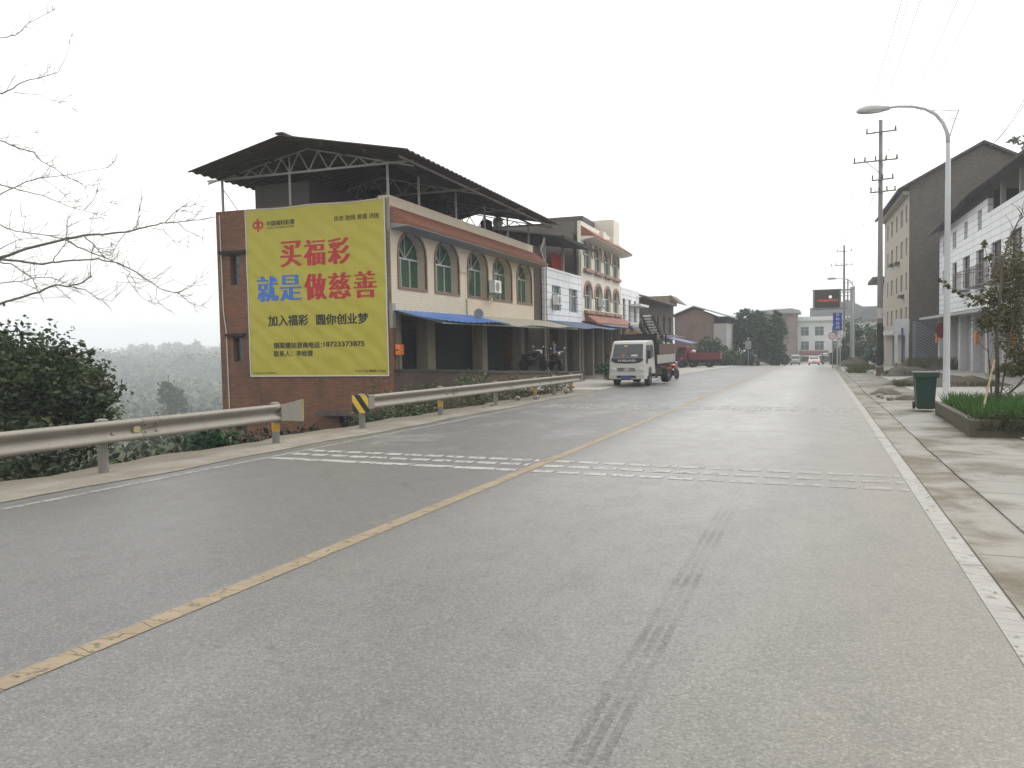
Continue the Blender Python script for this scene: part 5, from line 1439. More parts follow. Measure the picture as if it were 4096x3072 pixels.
tr = thing("light_truck", "white light truck facing the camera at the left kerb, loading ramps raised over its bed", "truck", (-8.38, 36.75, road_z(37.5) + 0.0), 'L', R(-3.0))
prof = [(0.06, 0.42), (0.0, 0.5), (0.0, 0.72), (0.035, 1.05), (0.11, 1.30), (0.44, 2.0), (0.52, 2.08), (0.68, 2.13), (1.8, 2.15), (1.95, 2.1), (2.0, 1.9), (2.0, 0.55), (1.34, 0.55), (1.30, 0.72), (1.18, 0.86), (1.0, 0.90), (0.82, 0.86), (0.70, 0.72), (0.66, 0.48)]
mb = MB(); mb.prism(prof, 'x', -0.87, 0.87)
mb.v = [(p[0] * (1 - 0.10 * max(0, p[2] - 1.2) / 0.95) * (1 - 0.03 * max(0, .3 - p[1]) / .3), p[1], p[2]) for p in mb.v]
cabo = mb.build("cab", CABW, tr, bevel=0.05)
def front_y(z): return 0.11 + (z - 1.30) / 0.70 * 0.33 if z > 1.3 else 0.035 + (z - 1.05) / .25 * 0.075
mb = MB(); pts = []
for x, z in ((-0.73, 1.36), (0.73, 1.36), (0.68, 1.98), (-0.68, 1.98)): pts.append((x, front_y(z) - 0.012, z))
mb.poly(pts); mb.build("windscreen", CARGL, cabo)
mb = MB(); pts = []
for x, z in [(-.75, 1.34), (-.76, 1.22)] + [(-0.6 + 1.2 * k / 6, 1.12 - 0.035 * math.sin(math.pi * k / 6)) for k in range(7)] + [(.76, 1.22), (.75, 1.34)]: pts.append((x, front_y(z) - 0.014, z))
mb.poly(pts); mb.build("black_panel", HAZ_K, cabo)
text_mb("FORLAND", -0.42, 0.42, 1.175, 1.265, lambda u, v, d: (u, front_y(v) - 0.018 + d, v), 0.012).build("lettering", WHITE, cabo)
for sgn in (-1, 1):
    mb = MB(); q = [(0.44, 1.30), (0.95, 1.30), (0.95, 1.95), (0.66, 1.95)]; xo = lambda z: sgn * (0.87 * (1 - 0.10 * max(0, z - 1.2) / 0.95) + 0.006)
    mb.poly([(xo(z), y, z) for y, z in [(0.30, 1.05), (0.52, 1.10), (0.62, 1.30), (1.02, 1.32), (1.02, 1.93), (0.56, 1.93)]]); mb.build("side_window", CARGL, cabo)
    mb = MB(); mb.poly([(xo(z), y, z) for y, z in [(1.16, 1.32), (1.72, 1.36), (1.66, 1.93), (1.16, 1.93)]]); mb.build("side_window", CARGL, cabo)
    mb = MB(); mb.box(*sorted((sgn * 0.93, sgn * 1.07)), 0.22, 0.28, 1.30, 1.68); mb.bar((sgn * .84, .28, 1.7), (sgn * 1.0, .25, 1.62), 0.025); mb.build("mirror", CHASS, cabo, bevel=0.01)
    mb = MB(); mb.ball((sgn * 0.66, 0.03, 0.80), (0.17, 0.05, 0.10), 14, 8); mb.build("headlight", LENS, cabo, smooth=True)
    mb = MB(); mb.box(*sorted((sgn * 0.50, sgn * 0.70)), -0.075, -0.06, 0.44, 0.50); mb.build("fog_light", LENS, tr)
    mb = MB(); mb.bar((sgn * 0.1, 0.145, 1.36), (sgn * 0.1 + .5, 0.28, 1.62), 0.02); mb.build("wiper", CHASS, cabo)
mb = MB(); mb.box(-0.46, 0.46, -0.02, 0.05, 0.72, 0.90); gr = mb.build("grille", CHROME, cabo, bevel=0.01)
mb = MB()
for sgn in (-1, 1):
    for z in (0.755, 0.83): mb.box(*sorted((sgn * 0.12, sgn * 0.42)), -0.026, -0.021, z, z + 0.04)
mb.build("grille_slots", HAZ_K, gr)
mb = MB(); mb.prism([(-0.88, 0.08), (-0.84, -0.04), (-0.6, -0.06), (0.6, -0.06), (0.84, -0.04), (0.88, 0.08), (0.88, 0.4), (-0.88, 0.4)], 'z', 0.36, 0.60); mb.build("bumper", CABW, tr, bevel=0.02)
mb = MB(); mb.box(-0.46, 0.46, -0.072, -0.061, 0.42, 0.53); mb.build("bumper_slot", HAZ_K, tr)
mb = MB(); mb.box(-0.25, 0.2, -0.09, -0.075, 0.38, 0.53); mb.build("number_plate", PLATE, tr)
for x, z, mt in ((-.3, 1.42, "sticker_red"), (.18, 1.42, "sticker_white"), (-.2, 1.86, "sticker_yellow")):
    col = {"sticker_red": (0.5, 0.12, 0.06), "sticker_white": (0.6, 0.62, 0.6), "sticker_yellow": (0.5, 0.42, 0.1)}[mt]
    mb = MB(); wd = 0.3 if mt == "sticker_white" else 0.16
    mb.poly([(x, front_y(z) - .018, z), (x + wd, front_y(z) - .018, z), (x + wd, front_y(z + .07) - .018, z + .07), (x, front_y(z + .07) - .018, z + .07)]); mb.build("sticker", M(mt, col), cabo)
for y, r_ in ((1.0, 0.35), (4.55, 0.35)):
    for sgn in (-1, 1): wheel(tr, sgn * 0.75, y, r_, 0.2 if y < 2 else 0.34)
mb = MB(); mb.box(-0.35, 0.35, 0.5, 5.6, 0.5, 0.72); mb.box(-0.8, 0.8, 2.1, 3.6, 0.45, 0.8); mb.box(-.7, .7, 4.45, 4.65, .3, .42); mb.build("chassis", CHASS, tr)
mb = MB(); mb.box(-0.90, 0.90, 2.12, 6.0, 0.92, 1.02); mb.build("bed_floor", CHASS, tr)
DROPS = M("grey_drop_side", (0.36, 0.36, 0.33), streak=0.5, var=0.2, dirt=[0.2, 0.18, 0.14]); BROWNB = M("brown_sideboard", (0.11, 0.075, 0.06), streak=0.4, var=0.3)
for sgn in (-1, 1):
    mb = MB(); mb.box(*sorted((sgn * 0.90, sgn * 0.94)), 2.12, 6.0, 1.0, 1.42); mb.build("drop_side", DROPS, tr)
    mb = MB(); mb.box(*sorted((sgn * 0.895, sgn * 0.93)), 2.5, 5.9, 1.425, 1.95); mb.build("sideboard", BROWNB, tr)
mb = MB(); mb.box(-0.9, 0.9, 2.06, 2.115, 0.95, 2.42); mb.bar((-.88, 2.09, 2.42), (.88, 2.09, 2.42), 0.06); mb.bar((.87, 2.1, 1.0), (.87, 2.1, 2.5), 0.09); mb.bar((.87, 4.2, 1.4), (.87, 4.2, 2.45), 0.07); mb.bar((.87, 2.1, 2.42), (.87, 5.8, 2.42), 0.06); mb.build("headboard", CHASS, tr)
RUNG = M("worn_rung_steel", (0.66, 0.66, 0.64), rough=0.5, metal=0.0)
for x0, y0, z0, x1, y1, z1, n in ((0.08, 4.7, 2.25, 0.03, 2.7, 3.36, 8), (-0.52, 4.2, 2.2, -0.56, 2.5, 2.92, 6)):
    mb = MB(); p, q = Vector((x0, y0, z0)), Vector((x1, y1, z1))
    for dx in (0, 0.52): mb.bar(p + Vector((dx, 0, 0)), q + Vector((dx, 0, 0)), 0.05, 0.22)
    rp = mb.build("loading_ramp", CHASS, tr)
    for k in range(n): c = p.lerp(q, (k + .5) / n); MB().bar(c + Vector((0.02, 0, .05)), c + Vector((.50, 0, .05)), 0.15, 0.07).build("rung", RUNG, rp)
mb = MB(); mb.ball((-0.62, 3.3, 2.0), (0.5, 1.1, 0.72), 12, 7); mb.v = [(p[0] + 0.06 * math.sin(p[1] * 9), p[1], p[2] + 0.07 * math.sin(p[0] * 11 + p[1] * 7)) for p in mb.v]
mb.build("brown_load", M("brown_tarpaulin", (0.14, 0.085, 0.04), var=0.3), tr, smooth=True)

mb = MB(); g = random.Random(4)
for k in range(9): mb.ball((g.uniform(-.45, .5), 2.6 + .36 * k, 1.75 + g.uniform(-.1, .25)), (g.uniform(.3, .45), g.uniform(.3, .5), g.uniform(.35, .55)), 9, 6)
mb.build("dark_load", M("dark_tarpaulin", (0.03, 0.034, 0.03), var=.4), tr, smooth=True)

# three-wheeled cart with a green canopy behind the truck
ct = thing("cargo_tricycle", "three wheeled cargo cart with a dark green rounded canopy parked behind the white truck", "tricycle", (-9.25, 48.5, road_z(48.5) + .03), 'L')
mb = MB(); arc = [(0.72 * math.cos(math.pi * k / 8), 1.75 + 0.42 * math.sin(math.pi * k / 8)) for k in range(9)]
mb.prism(arc + [(p[0] * .95, p[1] - .04) for p in reversed(arc)], 'y', 0, 2.3); mb.build("canopy", M("dark_green_canvas", (0.02, 0.09, 0.055), rough=0.6), ct)
mb = MB(); mb.box(-0.68, 0.68, 0.9, 2.4, 0.55, 0.62)
for x in (-.68, .64): mb.box(x, x + .04, .9, 2.4, .62, 1.05)
mb.box(-.64, .64, 2.36, 2.4, .62, 1.05); mb.build("cargo_box", M("rusty_red_paint", (0.22, 0.05, 0.04), streak=0.4), ct)
mb = MB()
for x in (-.66, .66):
    for y in (0.1, 1.2, 2.25): mb.bar((x, y, 0.6), (x, y, 1.8), 0.04)
mb.bar((0, 0.1, .6), (0, 1.0, .6), 0.1); mb.bar((0, 0.0, .35), (0, .2, 1.15), 0.06); mb.bar((-.35, .22, 1.15), (.35, .22, 1.15), 0.03); mb.build("frame", CHASS, ct)
mb = MB(); mb.box(-.2, .2, .55, .95, .72, .82); mb.build("seat", CHASS, ct, bevel=.02)
for x, y in ((0.001, 0.0), (-.6, 1.8), (.6, 1.8)): wheel(ct, x, y, .27, .1)

# red flat-bed truck parked side-on
rt = thing("red_truck", "dark red flat bed truck parked side-on to the road before the gabled house", "truck", (-14.35, 86, road_z(86) + .03), 'L', R(-90))
# local: front at y=0 faces -x of the picture
REDP = M("faded_red_paint", (0.20, 0.022, 0.028), rough=0.4, streak=0.35, var=0.2)
mb = MB(); mb.prism([(0.05, 0.45), (0.0, 0.6), (0.03, 1.1), (0.14, 1.35), (0.42, 2.1), (0.6, 2.2), (1.3, 2.2), (1.36, 0.55), (1.15, .55), (1.0, .8), (.6, .8), (.45, .5)], 'x', -.9, .9); cb = mb.build("cab", REDP, rt, bevel=0.04)
for sgn in (-1, 1):
    mb = MB(); mb.poly([(sgn * .906, y, z) for y, z in ((0.35, 1.35), (1.1, 1.35), (1.1, 2.0), (0.55, 2.0))]); mb.build("side_window", CARGL, cb)
mb = MB(); mb.poly([(x, y, z) for x, y, z in ((-.8, .14, 1.4), (.8, .14, 1.4), (.75, .38, 2.05), (-.75, .38, 2.05))]); mb.build("windscreen", CARGL, cb)
for sgn in (-1, 1):
    mb = MB(); mb.box(*sorted((sgn * .88, sgn * .93)), 1.5, 4.7, .85, 1.5); mb.build("drop_side", REDP, rt)
mb = MB(); mb.box(-.9, .9, 1.5, 1.56, .85, 1.9); mb.box(-.9, .9, 4.66, 4.72, .85, 1.5); mb.build("tail_board", REDP, rt)
mb = MB(); mb.box(-.88, .88, 1.5, 4.7, .78, .85); mb.box(-.4, .4, .4, 4.8, .5, .76); mb.build("chassis", CHASS, rt)
for y in (.8, 1.9, 3.6):
    for sgn in (-1, 1): wheel(rt, sgn * .78, y, .36, .22)
mb = MB(); mb.ball((0, 1.9, 1.65), (.3, .25, .2)); mb.build("white_sack", WPLASTIC, rt, smooth=True)
# the far end of that yard
bk = None


def motorcycle(label, o, rz, body, group):
    t_ = thing("motorcycle", label, "motorcycle", o, 'L', rz, group)
    for y in (-0.62, 0.62):
        mb = MB(); mb.lathe([(.2, -.04), (.28, -.05), (.3, 0), (.28, .05), (.2, .04)], (0.001, y, .3), 16, 'x'); wl = mb.build("wheel", TYRE, t_)
        mb = MB(); mb.lathe([(.19, -.012), (.19, .012), (.05, .03), (.05, -.03)], (0.001, y, .3), 12, 'x'); mb.build("rim", RIM, wl)
    mb = MB(); mb.tube([(0, -.62, .3), (0, -.42, .75), (0, -.36, .98)], .03, 8); mb.tube([(0, -.4, .7), (0, -.1, .35), (0, .3, .35), (0, .62, .3)], .04, 8); mb.box(-.12, .12, -.15, .2, .25, .55); mb.tube([(.14, .1, .3), (.14, .75, .34)], .04, 8); mb.build("frame", CHASS, t_)
    mb = MB(); mb.ball((0, -.08, .78), (.14, .26, .13), 12, 8); mb.ball((0, -.62, .62), (.07, .2, .05), 10, 6); mb.ball((0, .55, .68), (.1, .28, .1), 10, 6); mb.build("bodywork", body, t_, smooth=True)
    mb = MB(); mb.box(-.12, .12, .12, .7, .76, .84); mb.build("seat", CHASS, t_, bevel=.03)
    mb = MB(); mb.tube([(-.36, -.22, 1.02), (-.2, -.34, 1.02), (.2, -.34, 1.02), (.36, -.22, 1.02)], .015, 6); mb.build("handlebar", CHROME, t_)
    mb = MB(); mb.ball((0, -.48, .92), (.09, .08, .09), 10, 6); mb.build("headlight", LENS, t_, smooth=True)
    for s_ in (-1, 1):
        mb = MB(); mb.ball((s_ * .38, -.33, 1.2), (.06, .02, .04), 8, 5); mb.tube([(s_ * .3, -.28, 1.02), (s_ * .38, -.32, 1.18)], .008, 5); mb.build("mirror", CHROME, t_)
    return t_


tz = 0.27
motorcycle("dark motorcycle parked on the terrace under the faded awning", bf(-12.0, 38.0, tz - 0.06), R(70), M("dark_blue_paint", (0.03, 0.035, 0.06), rough=0.3), "motorcycles")
motorcycle("motorcycle with an orange lamp at the terrace end beside the standing person", bf(-11.7, 40.9, 0.08), R(40), M("dark_red_gloss", (0.12, 0.02, 0.02), rough=0.3), "motorcycles")
motorcycle("motorcycle with a red tail parked at the kerb behind the white truck", (-7.75, 45.6, road_z(45.6)), R(170), M("orange_red_gloss", (0.42, 0.07, 0.03), rough=0.3), "motorcycles")


def car(name, label, o, rz, paint, kind, lit, group=None):
    """front at -y; van: upright tail, saloon: stepped"""
    t_ = thing(name, label, "van" if kind == 'van' else "car", o, 'L', rz, group)
    if kind == 'van':
        p = [(-1.8, .35), (-1.85, .75), (-1.72, 1.0), (-1.35, 1.1), (-.85, 1.72), (-.5, 1.82), (1.6, 1.84), (1.75, 1.7), (1.82, .9), (1.82, .35)]; gl = ((-.95, 1.12, 1.05), (.82, 1.66)); wd = .78
        ws = [(-1.3, 1.12), (-.9, 1.66)]; bw = [(1.80, 1.12), (1.765, 1.62)]
    else:
        p = [(-2.1, .35), (-2.15, .65), (-1.95, .88), (-1.0, .98), (-.35, 1.4), (.2, 1.46), (.9, 1.42), (1.55, 1.02), (2.05, .98), (2.15, .7), (2.12, .35)]; wd = .86
        ws = [(-.95, 1.0), (-.38, 1.38)]; bw = [(1.5, 1.04), (.95, 1.39)]
    mb = MB(); mb.prism(p, 'x', -wd, wd)
    mb.v = [(q[0] * (1 - .2 * max(0, q[2] - .95) / .9), q[1], q[2]) for q in mb.v]; bd = mb.build("body", paint, t_, bevel=.05)
    for nm, (a, b_) in (("windscreen", ws), ("rear_window", bw)):
        sgn = -1 if nm == "windscreen" else 1
        f = lambda z: wd * (1 - .2 * max(0, z - .95) / .9) - .09
        mb = MB(); mb.poly([(-f(a[1]), a[0] + sgn * .02, a[1] + .012), (f(a[1]), a[0] + sgn * .02, a[1] + .012), (f(b_[1]), b_[0] + sgn * .02, b_[1] + .012), (-f(b_[1]), b_[0] + sgn * .02, b_[1] + .012)]); mb.build(nm, CARGL, bd)
    for s_ in (-1, 1):
        f = lambda z: s_ * (wd * (1 - .2 * max(0, z - .95) / .9) + .006)
        y0, y1 = (-.8, 1.6) if kind == 'van' else (-.6, 1.2)
        mb = MB(); mb.poly([(f(1.05), y0 - .2, 1.05), (f(1.05), y1 + .1, 1.05), (f(1.36 if kind != 'van' else 1.6), y1 - .25, 1.36 if kind != 'van' else 1.6), (f(1.36 if kind != 'van' else 1.6), y0 + .2, 1.36 if kind != 'van' else 1.6)]); mb.build("side_window", CARGL, bd)
        mb = MB(); yy = p[-1][0]; mb.box(*sorted((s_ * (wd - .3), s_ * (wd - .04))), yy - .02, yy + .045, .78, .92); mb.build("tail_light", emit("brake_light", (1, .06, .04), 2.2) if lit and "brake_light" not in MATS else MATS.get("brake_light", REDC) if lit else REDC, bd)
        mb = MB(); mb.ball((s_ * (wd - .2), p[0][0] - .02, .72), (.15, .06, .08), 10, 6); mb.build("headlight", LENS, bd, smooth=True)
        for y in (p[0][0] + .75, p[-1][0] - .7): wheel(t_, s_ * (wd - .08), y, .3, .18)
    mb = MB(); mb.box(-wd * .92, wd * .92, p[0][0] - .06, p[0][0] + .1, .34, .5); mb.build("front_bumper", CHASS, t_, bevel=.03)
    mb = MB(); mb.box(-wd * .92, wd * .92, p[-1][0] - .1, p[-1][0] + .06, .34, .5); mb.build("rear_bumper", CHASS, t_, bevel=.03)
    mb = MB(); mb.box(-.22, .22, p[-1][0] + .03, p[-1][0] + .05, .6, .72); mb.build("number_plate", PLATE, t_)
    return t_


car("grey_van", "small grey green van coming up the far end of the road", (-4.2, 153, road_z(153)), 0, M("grey_green_paint", (0.22, 0.24, 0.22), rough=.35), 'van', False)
car("white_car", "white car seen from behind with its red brake lights on", (-1.03, 147, road_z(147)), R(180), M("white_car_paint", (0.6, 0.6, 0.6), rough=.3), 'saloon', True)

# ================================================================== people
SKIN = M("skin", (0.36, 0.22, 0.16), rough=.6); HAIR = M("black_hair", (0.015, 0.013, 0.012), rough=.7)


def skin_mesh(name, verts, edges, mat, parent, sub=1):
    """verts: [(x, y, z, radius)], the first one the root; grown with a Skin modifier"""
    me = bpy.data.meshes.new(name); me.from_pydata([v[:3] for v in verts], edges, [])
    ob = bpy.data.objects.new(name, me); COL.objects.link(ob); ob.modifiers.new("skin", 'SKIN')
    if not me.skin_vertices: return ob
    for i, v in enumerate(verts):
        me.skin_vertices[0].data[i].radius = (v[3], v[3]); me.skin_vertices[0].data[i].use_root = (i == 0)
    if sub: s_ = ob.modifiers.new("sub", 'SUBSURF'); s_.levels = sub; s_.render_levels = sub
    dg = bpy.context.evaluated_depsgraph_get(); dg.update()
    nm = bpy.data.meshes.new_from_object(ob.evaluated_get(dg)); bpy.data.objects.remove(ob)
    ob = bpy.data.objects.new(name, nm); COL.objects.link(ob); nm.materials.clear(); nm.materials.append(mat)
    nm.polygons.foreach_set("use_smooth", [True] * len(nm.polygons))
    if parent is not None: ob.parent = parent; ORG[ob.name] = ORG[parent.name]
    return ob


def person(label, o, rz, J, jacket, trousers, shoes=None, helmet=None):
    """J: joints by name, facing -y; one continuous body, clothes as children"""
    t_ = thing("person", label, "person", o, 'L', rz)
    V, E_ = [], []; ix = {}
    def add(n, r, to=None):
        ix[n] = len(V); V.append((*J[n], r))
        if to: E_.append((ix[to], ix[n]))
    add('pelvis', .13); add('waist', .125, 'pelvis'); add('chest', .15, 'waist'); add('neck', .06, 'chest'); add('jaw', .065, 'neck'); add('head', .095, 'jaw'); add('crown', .07, 'head')
    h = J['head']; J['nose'] = (h[0], h[1] - .115, h[2] - .03); add('nose', .014, 'head')
    for s_ in 'LR':
        add('sh' + s_, .065, 'chest'); add('el' + s_, .045, 'sh' + s_); add('wr' + s_, .03, 'el' + s_)
        wv = Vector(J['wr' + s_]); d = (wv - Vector(J['el' + s_])).normalized(); J['pa' + s_] = tuple(wv + d * .08); add('pa' + s_, .035, 'wr' + s_)
        sd = d.orthogonal().normalized()
        for k, (off, ln) in enumerate(((-.03, .075), (-.01, .085), (.01, .08), (.03, .06))):
            a = wv + d * .09 + sd * off; n1 = f'f{s_}{k}a'; J[n1] = tuple(a + d * ln * .5 + Vector((0, -.008, 0))); add(n1, .009, 'pa' + s_)
            n2 = f'f{s_}{k}b'; J[n2] = tuple(a + d * ln + Vector((0, -.022, 0))); add(n2, .008, n1)
        n1 = f't{s_}'; J[n1] = tuple(wv + d * .07 + sd * -.06 + Vector((0, -.01, 0))); add(n1, .01, 'pa' + s_)
        add('hip' + s_, .085, 'pelvis'); add('kn' + s_, .06, 'hip' + s_); add('an' + s_, .04, 'kn' + s_); add('toe' + s_, .035, 'an' + s_)
    bd = skin_mesh("body", V, E_, SKIN, t_)
    for s_ in (-1, 1):
        mb = MB(); mb.ball((h[0] + s_ * .034, h[1] - .092, h[2] + .005), .011, 6, 4); mb.build("eye", HAIR, t_)
    def cloth(name, names, rr, mat):
        k = {n: i for i, n in enumerate(names)}
        return skin_mesh(name, [(*J[n], r) for n, r in zip(names, rr)], [(k[a], k[b_]) for a, b_ in ((a, b_) for a in names for b_ in names) if (ix.get(a), ix.get(b_)) in E_ or (a, b_) in E_], mat, t_)
    cloth("jacket", ['chest', 'waist', 'pelvis', 'shL', 'elL', 'wrL', 'shR', 'elR', 'wrR'], [.175, .155, .16, .085, .065, .05, .085, .065, .05], jacket)
    cloth("trousers", ['pelvis', 'hipL', 'knL', 'anL', 'hipR', 'knR', 'anR'], [.15, .105, .078, .06, .105, .078, .06], trousers)
    mb = MB()
    if helmet: mb.ball((h[0], h[1] + .01, h[2] + .03), (.135, .15, .135), 12, 8); mb.build("helmet", helmet, t_, smooth=True)
    else: mb.ball((h[0], h[1] + .025, h[2] + .05), (.102, .112, .09), 12, 8); mb.build("hair", HAIR, t_, smooth=True)
    mb = MB()
    for s_ in 'LR':
        a = J['an' + s_]; q = J['toe' + s_]; mb = MB(); c = ((a[0] + q[0]) / 2, (a[1] + q[1]) / 2, min(a[2], q[2]) - .005); mb.ball(c, (.055, .14, .05), 10, 6); mb.build("shoe", CHASS, t_, smooth=True)
    return t_


DKJ = M("dark_jacket", (0.02, 0.022, 0.03), rough=.85); DKT = M("dark_trousers", (0.03, 0.03, 0.034), rough=.85)
ST = dict(pelvis=(0, 0, .95), waist=(0, -.01, 1.1), chest=(0, 0, 1.32), neck=(0, 0, 1.5), jaw=(0, -.02, 1.57), head=(0, -.01, 1.64), crown=(0, 0, 1.71),
          shL=(-.19, 0, 1.40), elL=(-.25, .03, 1.13), wrL=(-.22, -.09, .92), shR=(.19, 0, 1.40), elR=(.25, .03, 1.13), wrR=(.23, -.08, .90),
          hipL=(-.1, 0, .9), knL=(-.11, -.03, .5), anL=(-.11, .02, .09), toeL=(-.12, -.12, .05), hipR=(.1, 0, .9), knR=(.12, -.02, .5), anR=(.13, .03, .09), toeR=(.14, -.11, .05))
pp = person("person standing on the terrace end in an open dark jacket over a pale shirt", bf(-12.2, 42.3, 0.03), R(35), dict(ST), DKJ, DKT)
mb = MB(); mb.prism([(-.055, .98), (.055, .98), (.075, 1.42), (-.075, 1.42)], 'y', -.185, -.155); mb.build("shirt", M("pale_shirt", (0.30, 0.32, 0.40)), pp)
# motorcycle rider going away
mx_ = (0.33, 133, road_z(133))
motorcycle("motorcycle ridden away down the right side of the road", mx_, R(180), M("grey_gloss", (0.2, 0.2, 0.21), rough=.3), "motorcycles")
SIT = dict(pelvis=(0, .3, .92), waist=(0, .27, 1.07), chest=(0, .2, 1.29), neck=(0, .14, 1.45), jaw=(0, .1, 1.52), head=(0, .1, 1.59), crown=(0, .11, 1.66),
           shL=(-.19, .17, 1.37), elL=(-.33, -.02, 1.2), wrL=(-.34, -.16, 1.06), shR=(.19, .17, 1.37), elR=(.33, -.02, 1.2), wrR=(.34, -.16, 1.06),
           hipL=(-.12, .26, .88), knL=(-.2, -.08, .72), anL=(-.17, .06, .36), toeL=(-.17, -.08, .32), hipR=(.12, .26, .88), knR=(.2, -.08, .72), anR=(.17, .06, .36), toeR=(.17, -.08, .32))
person("person riding the motorcycle away in bulky dark clothes", mx_, R(180), SIT, DKJ, DKT, helmet=HAZ_K)
o = thing("umbrella", "pale folded sunshade over the motorcycle rider", "umbrella", (mx_[0], mx_[1], mx_[2]), 'L', R(180))
mb = MB(); mb.ball((-.35, -.35, 1.75), (.42, .5, .1), 12, 6); mb.build("canopy", WPLASTIC, o, smooth=True)
mb = MB(); mb.tube([(-.2, -.3, 1.05), (-.35, -.35, 1.78)], .012, 6); mb.build("stem", CHASS, o)

# ================================================================== plants
BARK = M("grey_brown_bark", (0.12, 0.095, 0.075), rough=.9, streak=0.4, grit=.3, var=.3); TWIG = M("bare_twig_bark", (0.17, 0.15, 0.135), rough=.9, var=.25)
LDARK = leafmat("dark_evergreen_leaf", [(0.012, 0.042, 0.018), (0.022, 0.07, 0.028), (0.042, 0.10, 0.038)], 0.2)
LBUSH = leafmat("roadside_leaf", [(0.014, 0.028, 0.012), (0.026, 0.046, 0.017), (0.05, 0.078, 0.028), (0.11, 0.10, 0.045)], 0.2, mixf=0.6)
LMID = leafmat("mid_green_leaf", [(0.03, 0.06, 0.02), (0.055, 0.095, 0.03), (0.085, 0.13, 0.045)], 0.2)
LBROWN = leafmat("withered_leaf", [(0.045, 0.06, 0.02), (0.08, 0.09, 0.034), (0.13, 0.105, 0.05), (0.07, 0.11, 0.028)], 0.2)
LHILL = leafmat("hillside_leaf", [(0.016, 0.038, 0.024), (0.045, 0.07, 0.03), (0.085, 0.105, 0.045)], 0.1, patch=0.035, mixf=0.8)


def tree(name, label, base, trunk_h, blobs, n, size, mat, seed, tr_r=.15, group=None, clump=40, limbs=5, shell=.5):
    t_ = thing(name, label, "tree", base, 'W', group=group)
    g = random.Random(seed); b_ = Vector(base); mb = MB()
    top = b_ + Vector((g.uniform(-.2, .2), g.uniform(-.2, .2), trunk_h))
    mb.tube([b_ - Vector((0, 0, .4)), b_.lerp(top, .5) + Vector((g.uniform(-.1, .1), 0, 0)), top], [tr_r * 1.15, tr_r, tr_r * .7], 9)
    for k in range(limbs):
        c = Vector(blobs[k % len(blobs)][0]); m_ = top.lerp(c, .5) + Vector((g.uniform(-.3, .3), g.uniform(-.3, .3), .2))
        mb.tube([top - Vector((0, 0, g.uniform(0, trunk_h * .3))), m_, c], [tr_r * .6, tr_r * .35, tr_r * .12], 6)
    mb.build("trunk", BARK, t_, smooth=True)
    quads_obj("crown", leaves(blobs, n, size, seed, shell, clump=clump), mat, t_)
    return t_


# leafy tree just behind the near guardrail
P = lambda x, y, d: tuple(px(x, y, d))
bl = [(P(30, 1640, 17.0), (1.7, 1.6, 1.45)), (P(170, 1560, 16.6), (1.05, 1.1, 1.0)), (P(300, 1600, 16.4), (0.72, .8, .75)), (P(120, 1480, 17.2), (.55, .6, .45)), (P(235, 1480, 17), (.42, .4, .4)), (P(365, 1545, 16.5), (.36, .4, .3)), (P(345, 1700, 16.5), (.5, .5, .55)), (P(395, 1640, 16.3), (.34, .35, .35)),
      (P(10, 1400, 17.5), (.4, .4, .35)), (P(150, 1410, 17), (.1, .1, .25)), (P(375, 1400, 16.5), (.07, .07, .28)), (P(440, 1540, 16.2), (.12, .12, .2)), (P(95, 1360, 17.2), (.07, .07, .3)), (P(20, 1300, 17.2), (.1, .1, .3)), (P(-160, 1620, 17), (1.5, 1.3, 1.5)), (P(60, 1820, 15.6), (1.3, .9, .7))]
tree("leafy_tree", "dark leafy tree rising close behind the near end of the guardrail", P(40, 1990, 17.5), 2.4, bl, 36000, .10, LBUSH, 5, .14, clump=26, limbs=13, shell=.25)
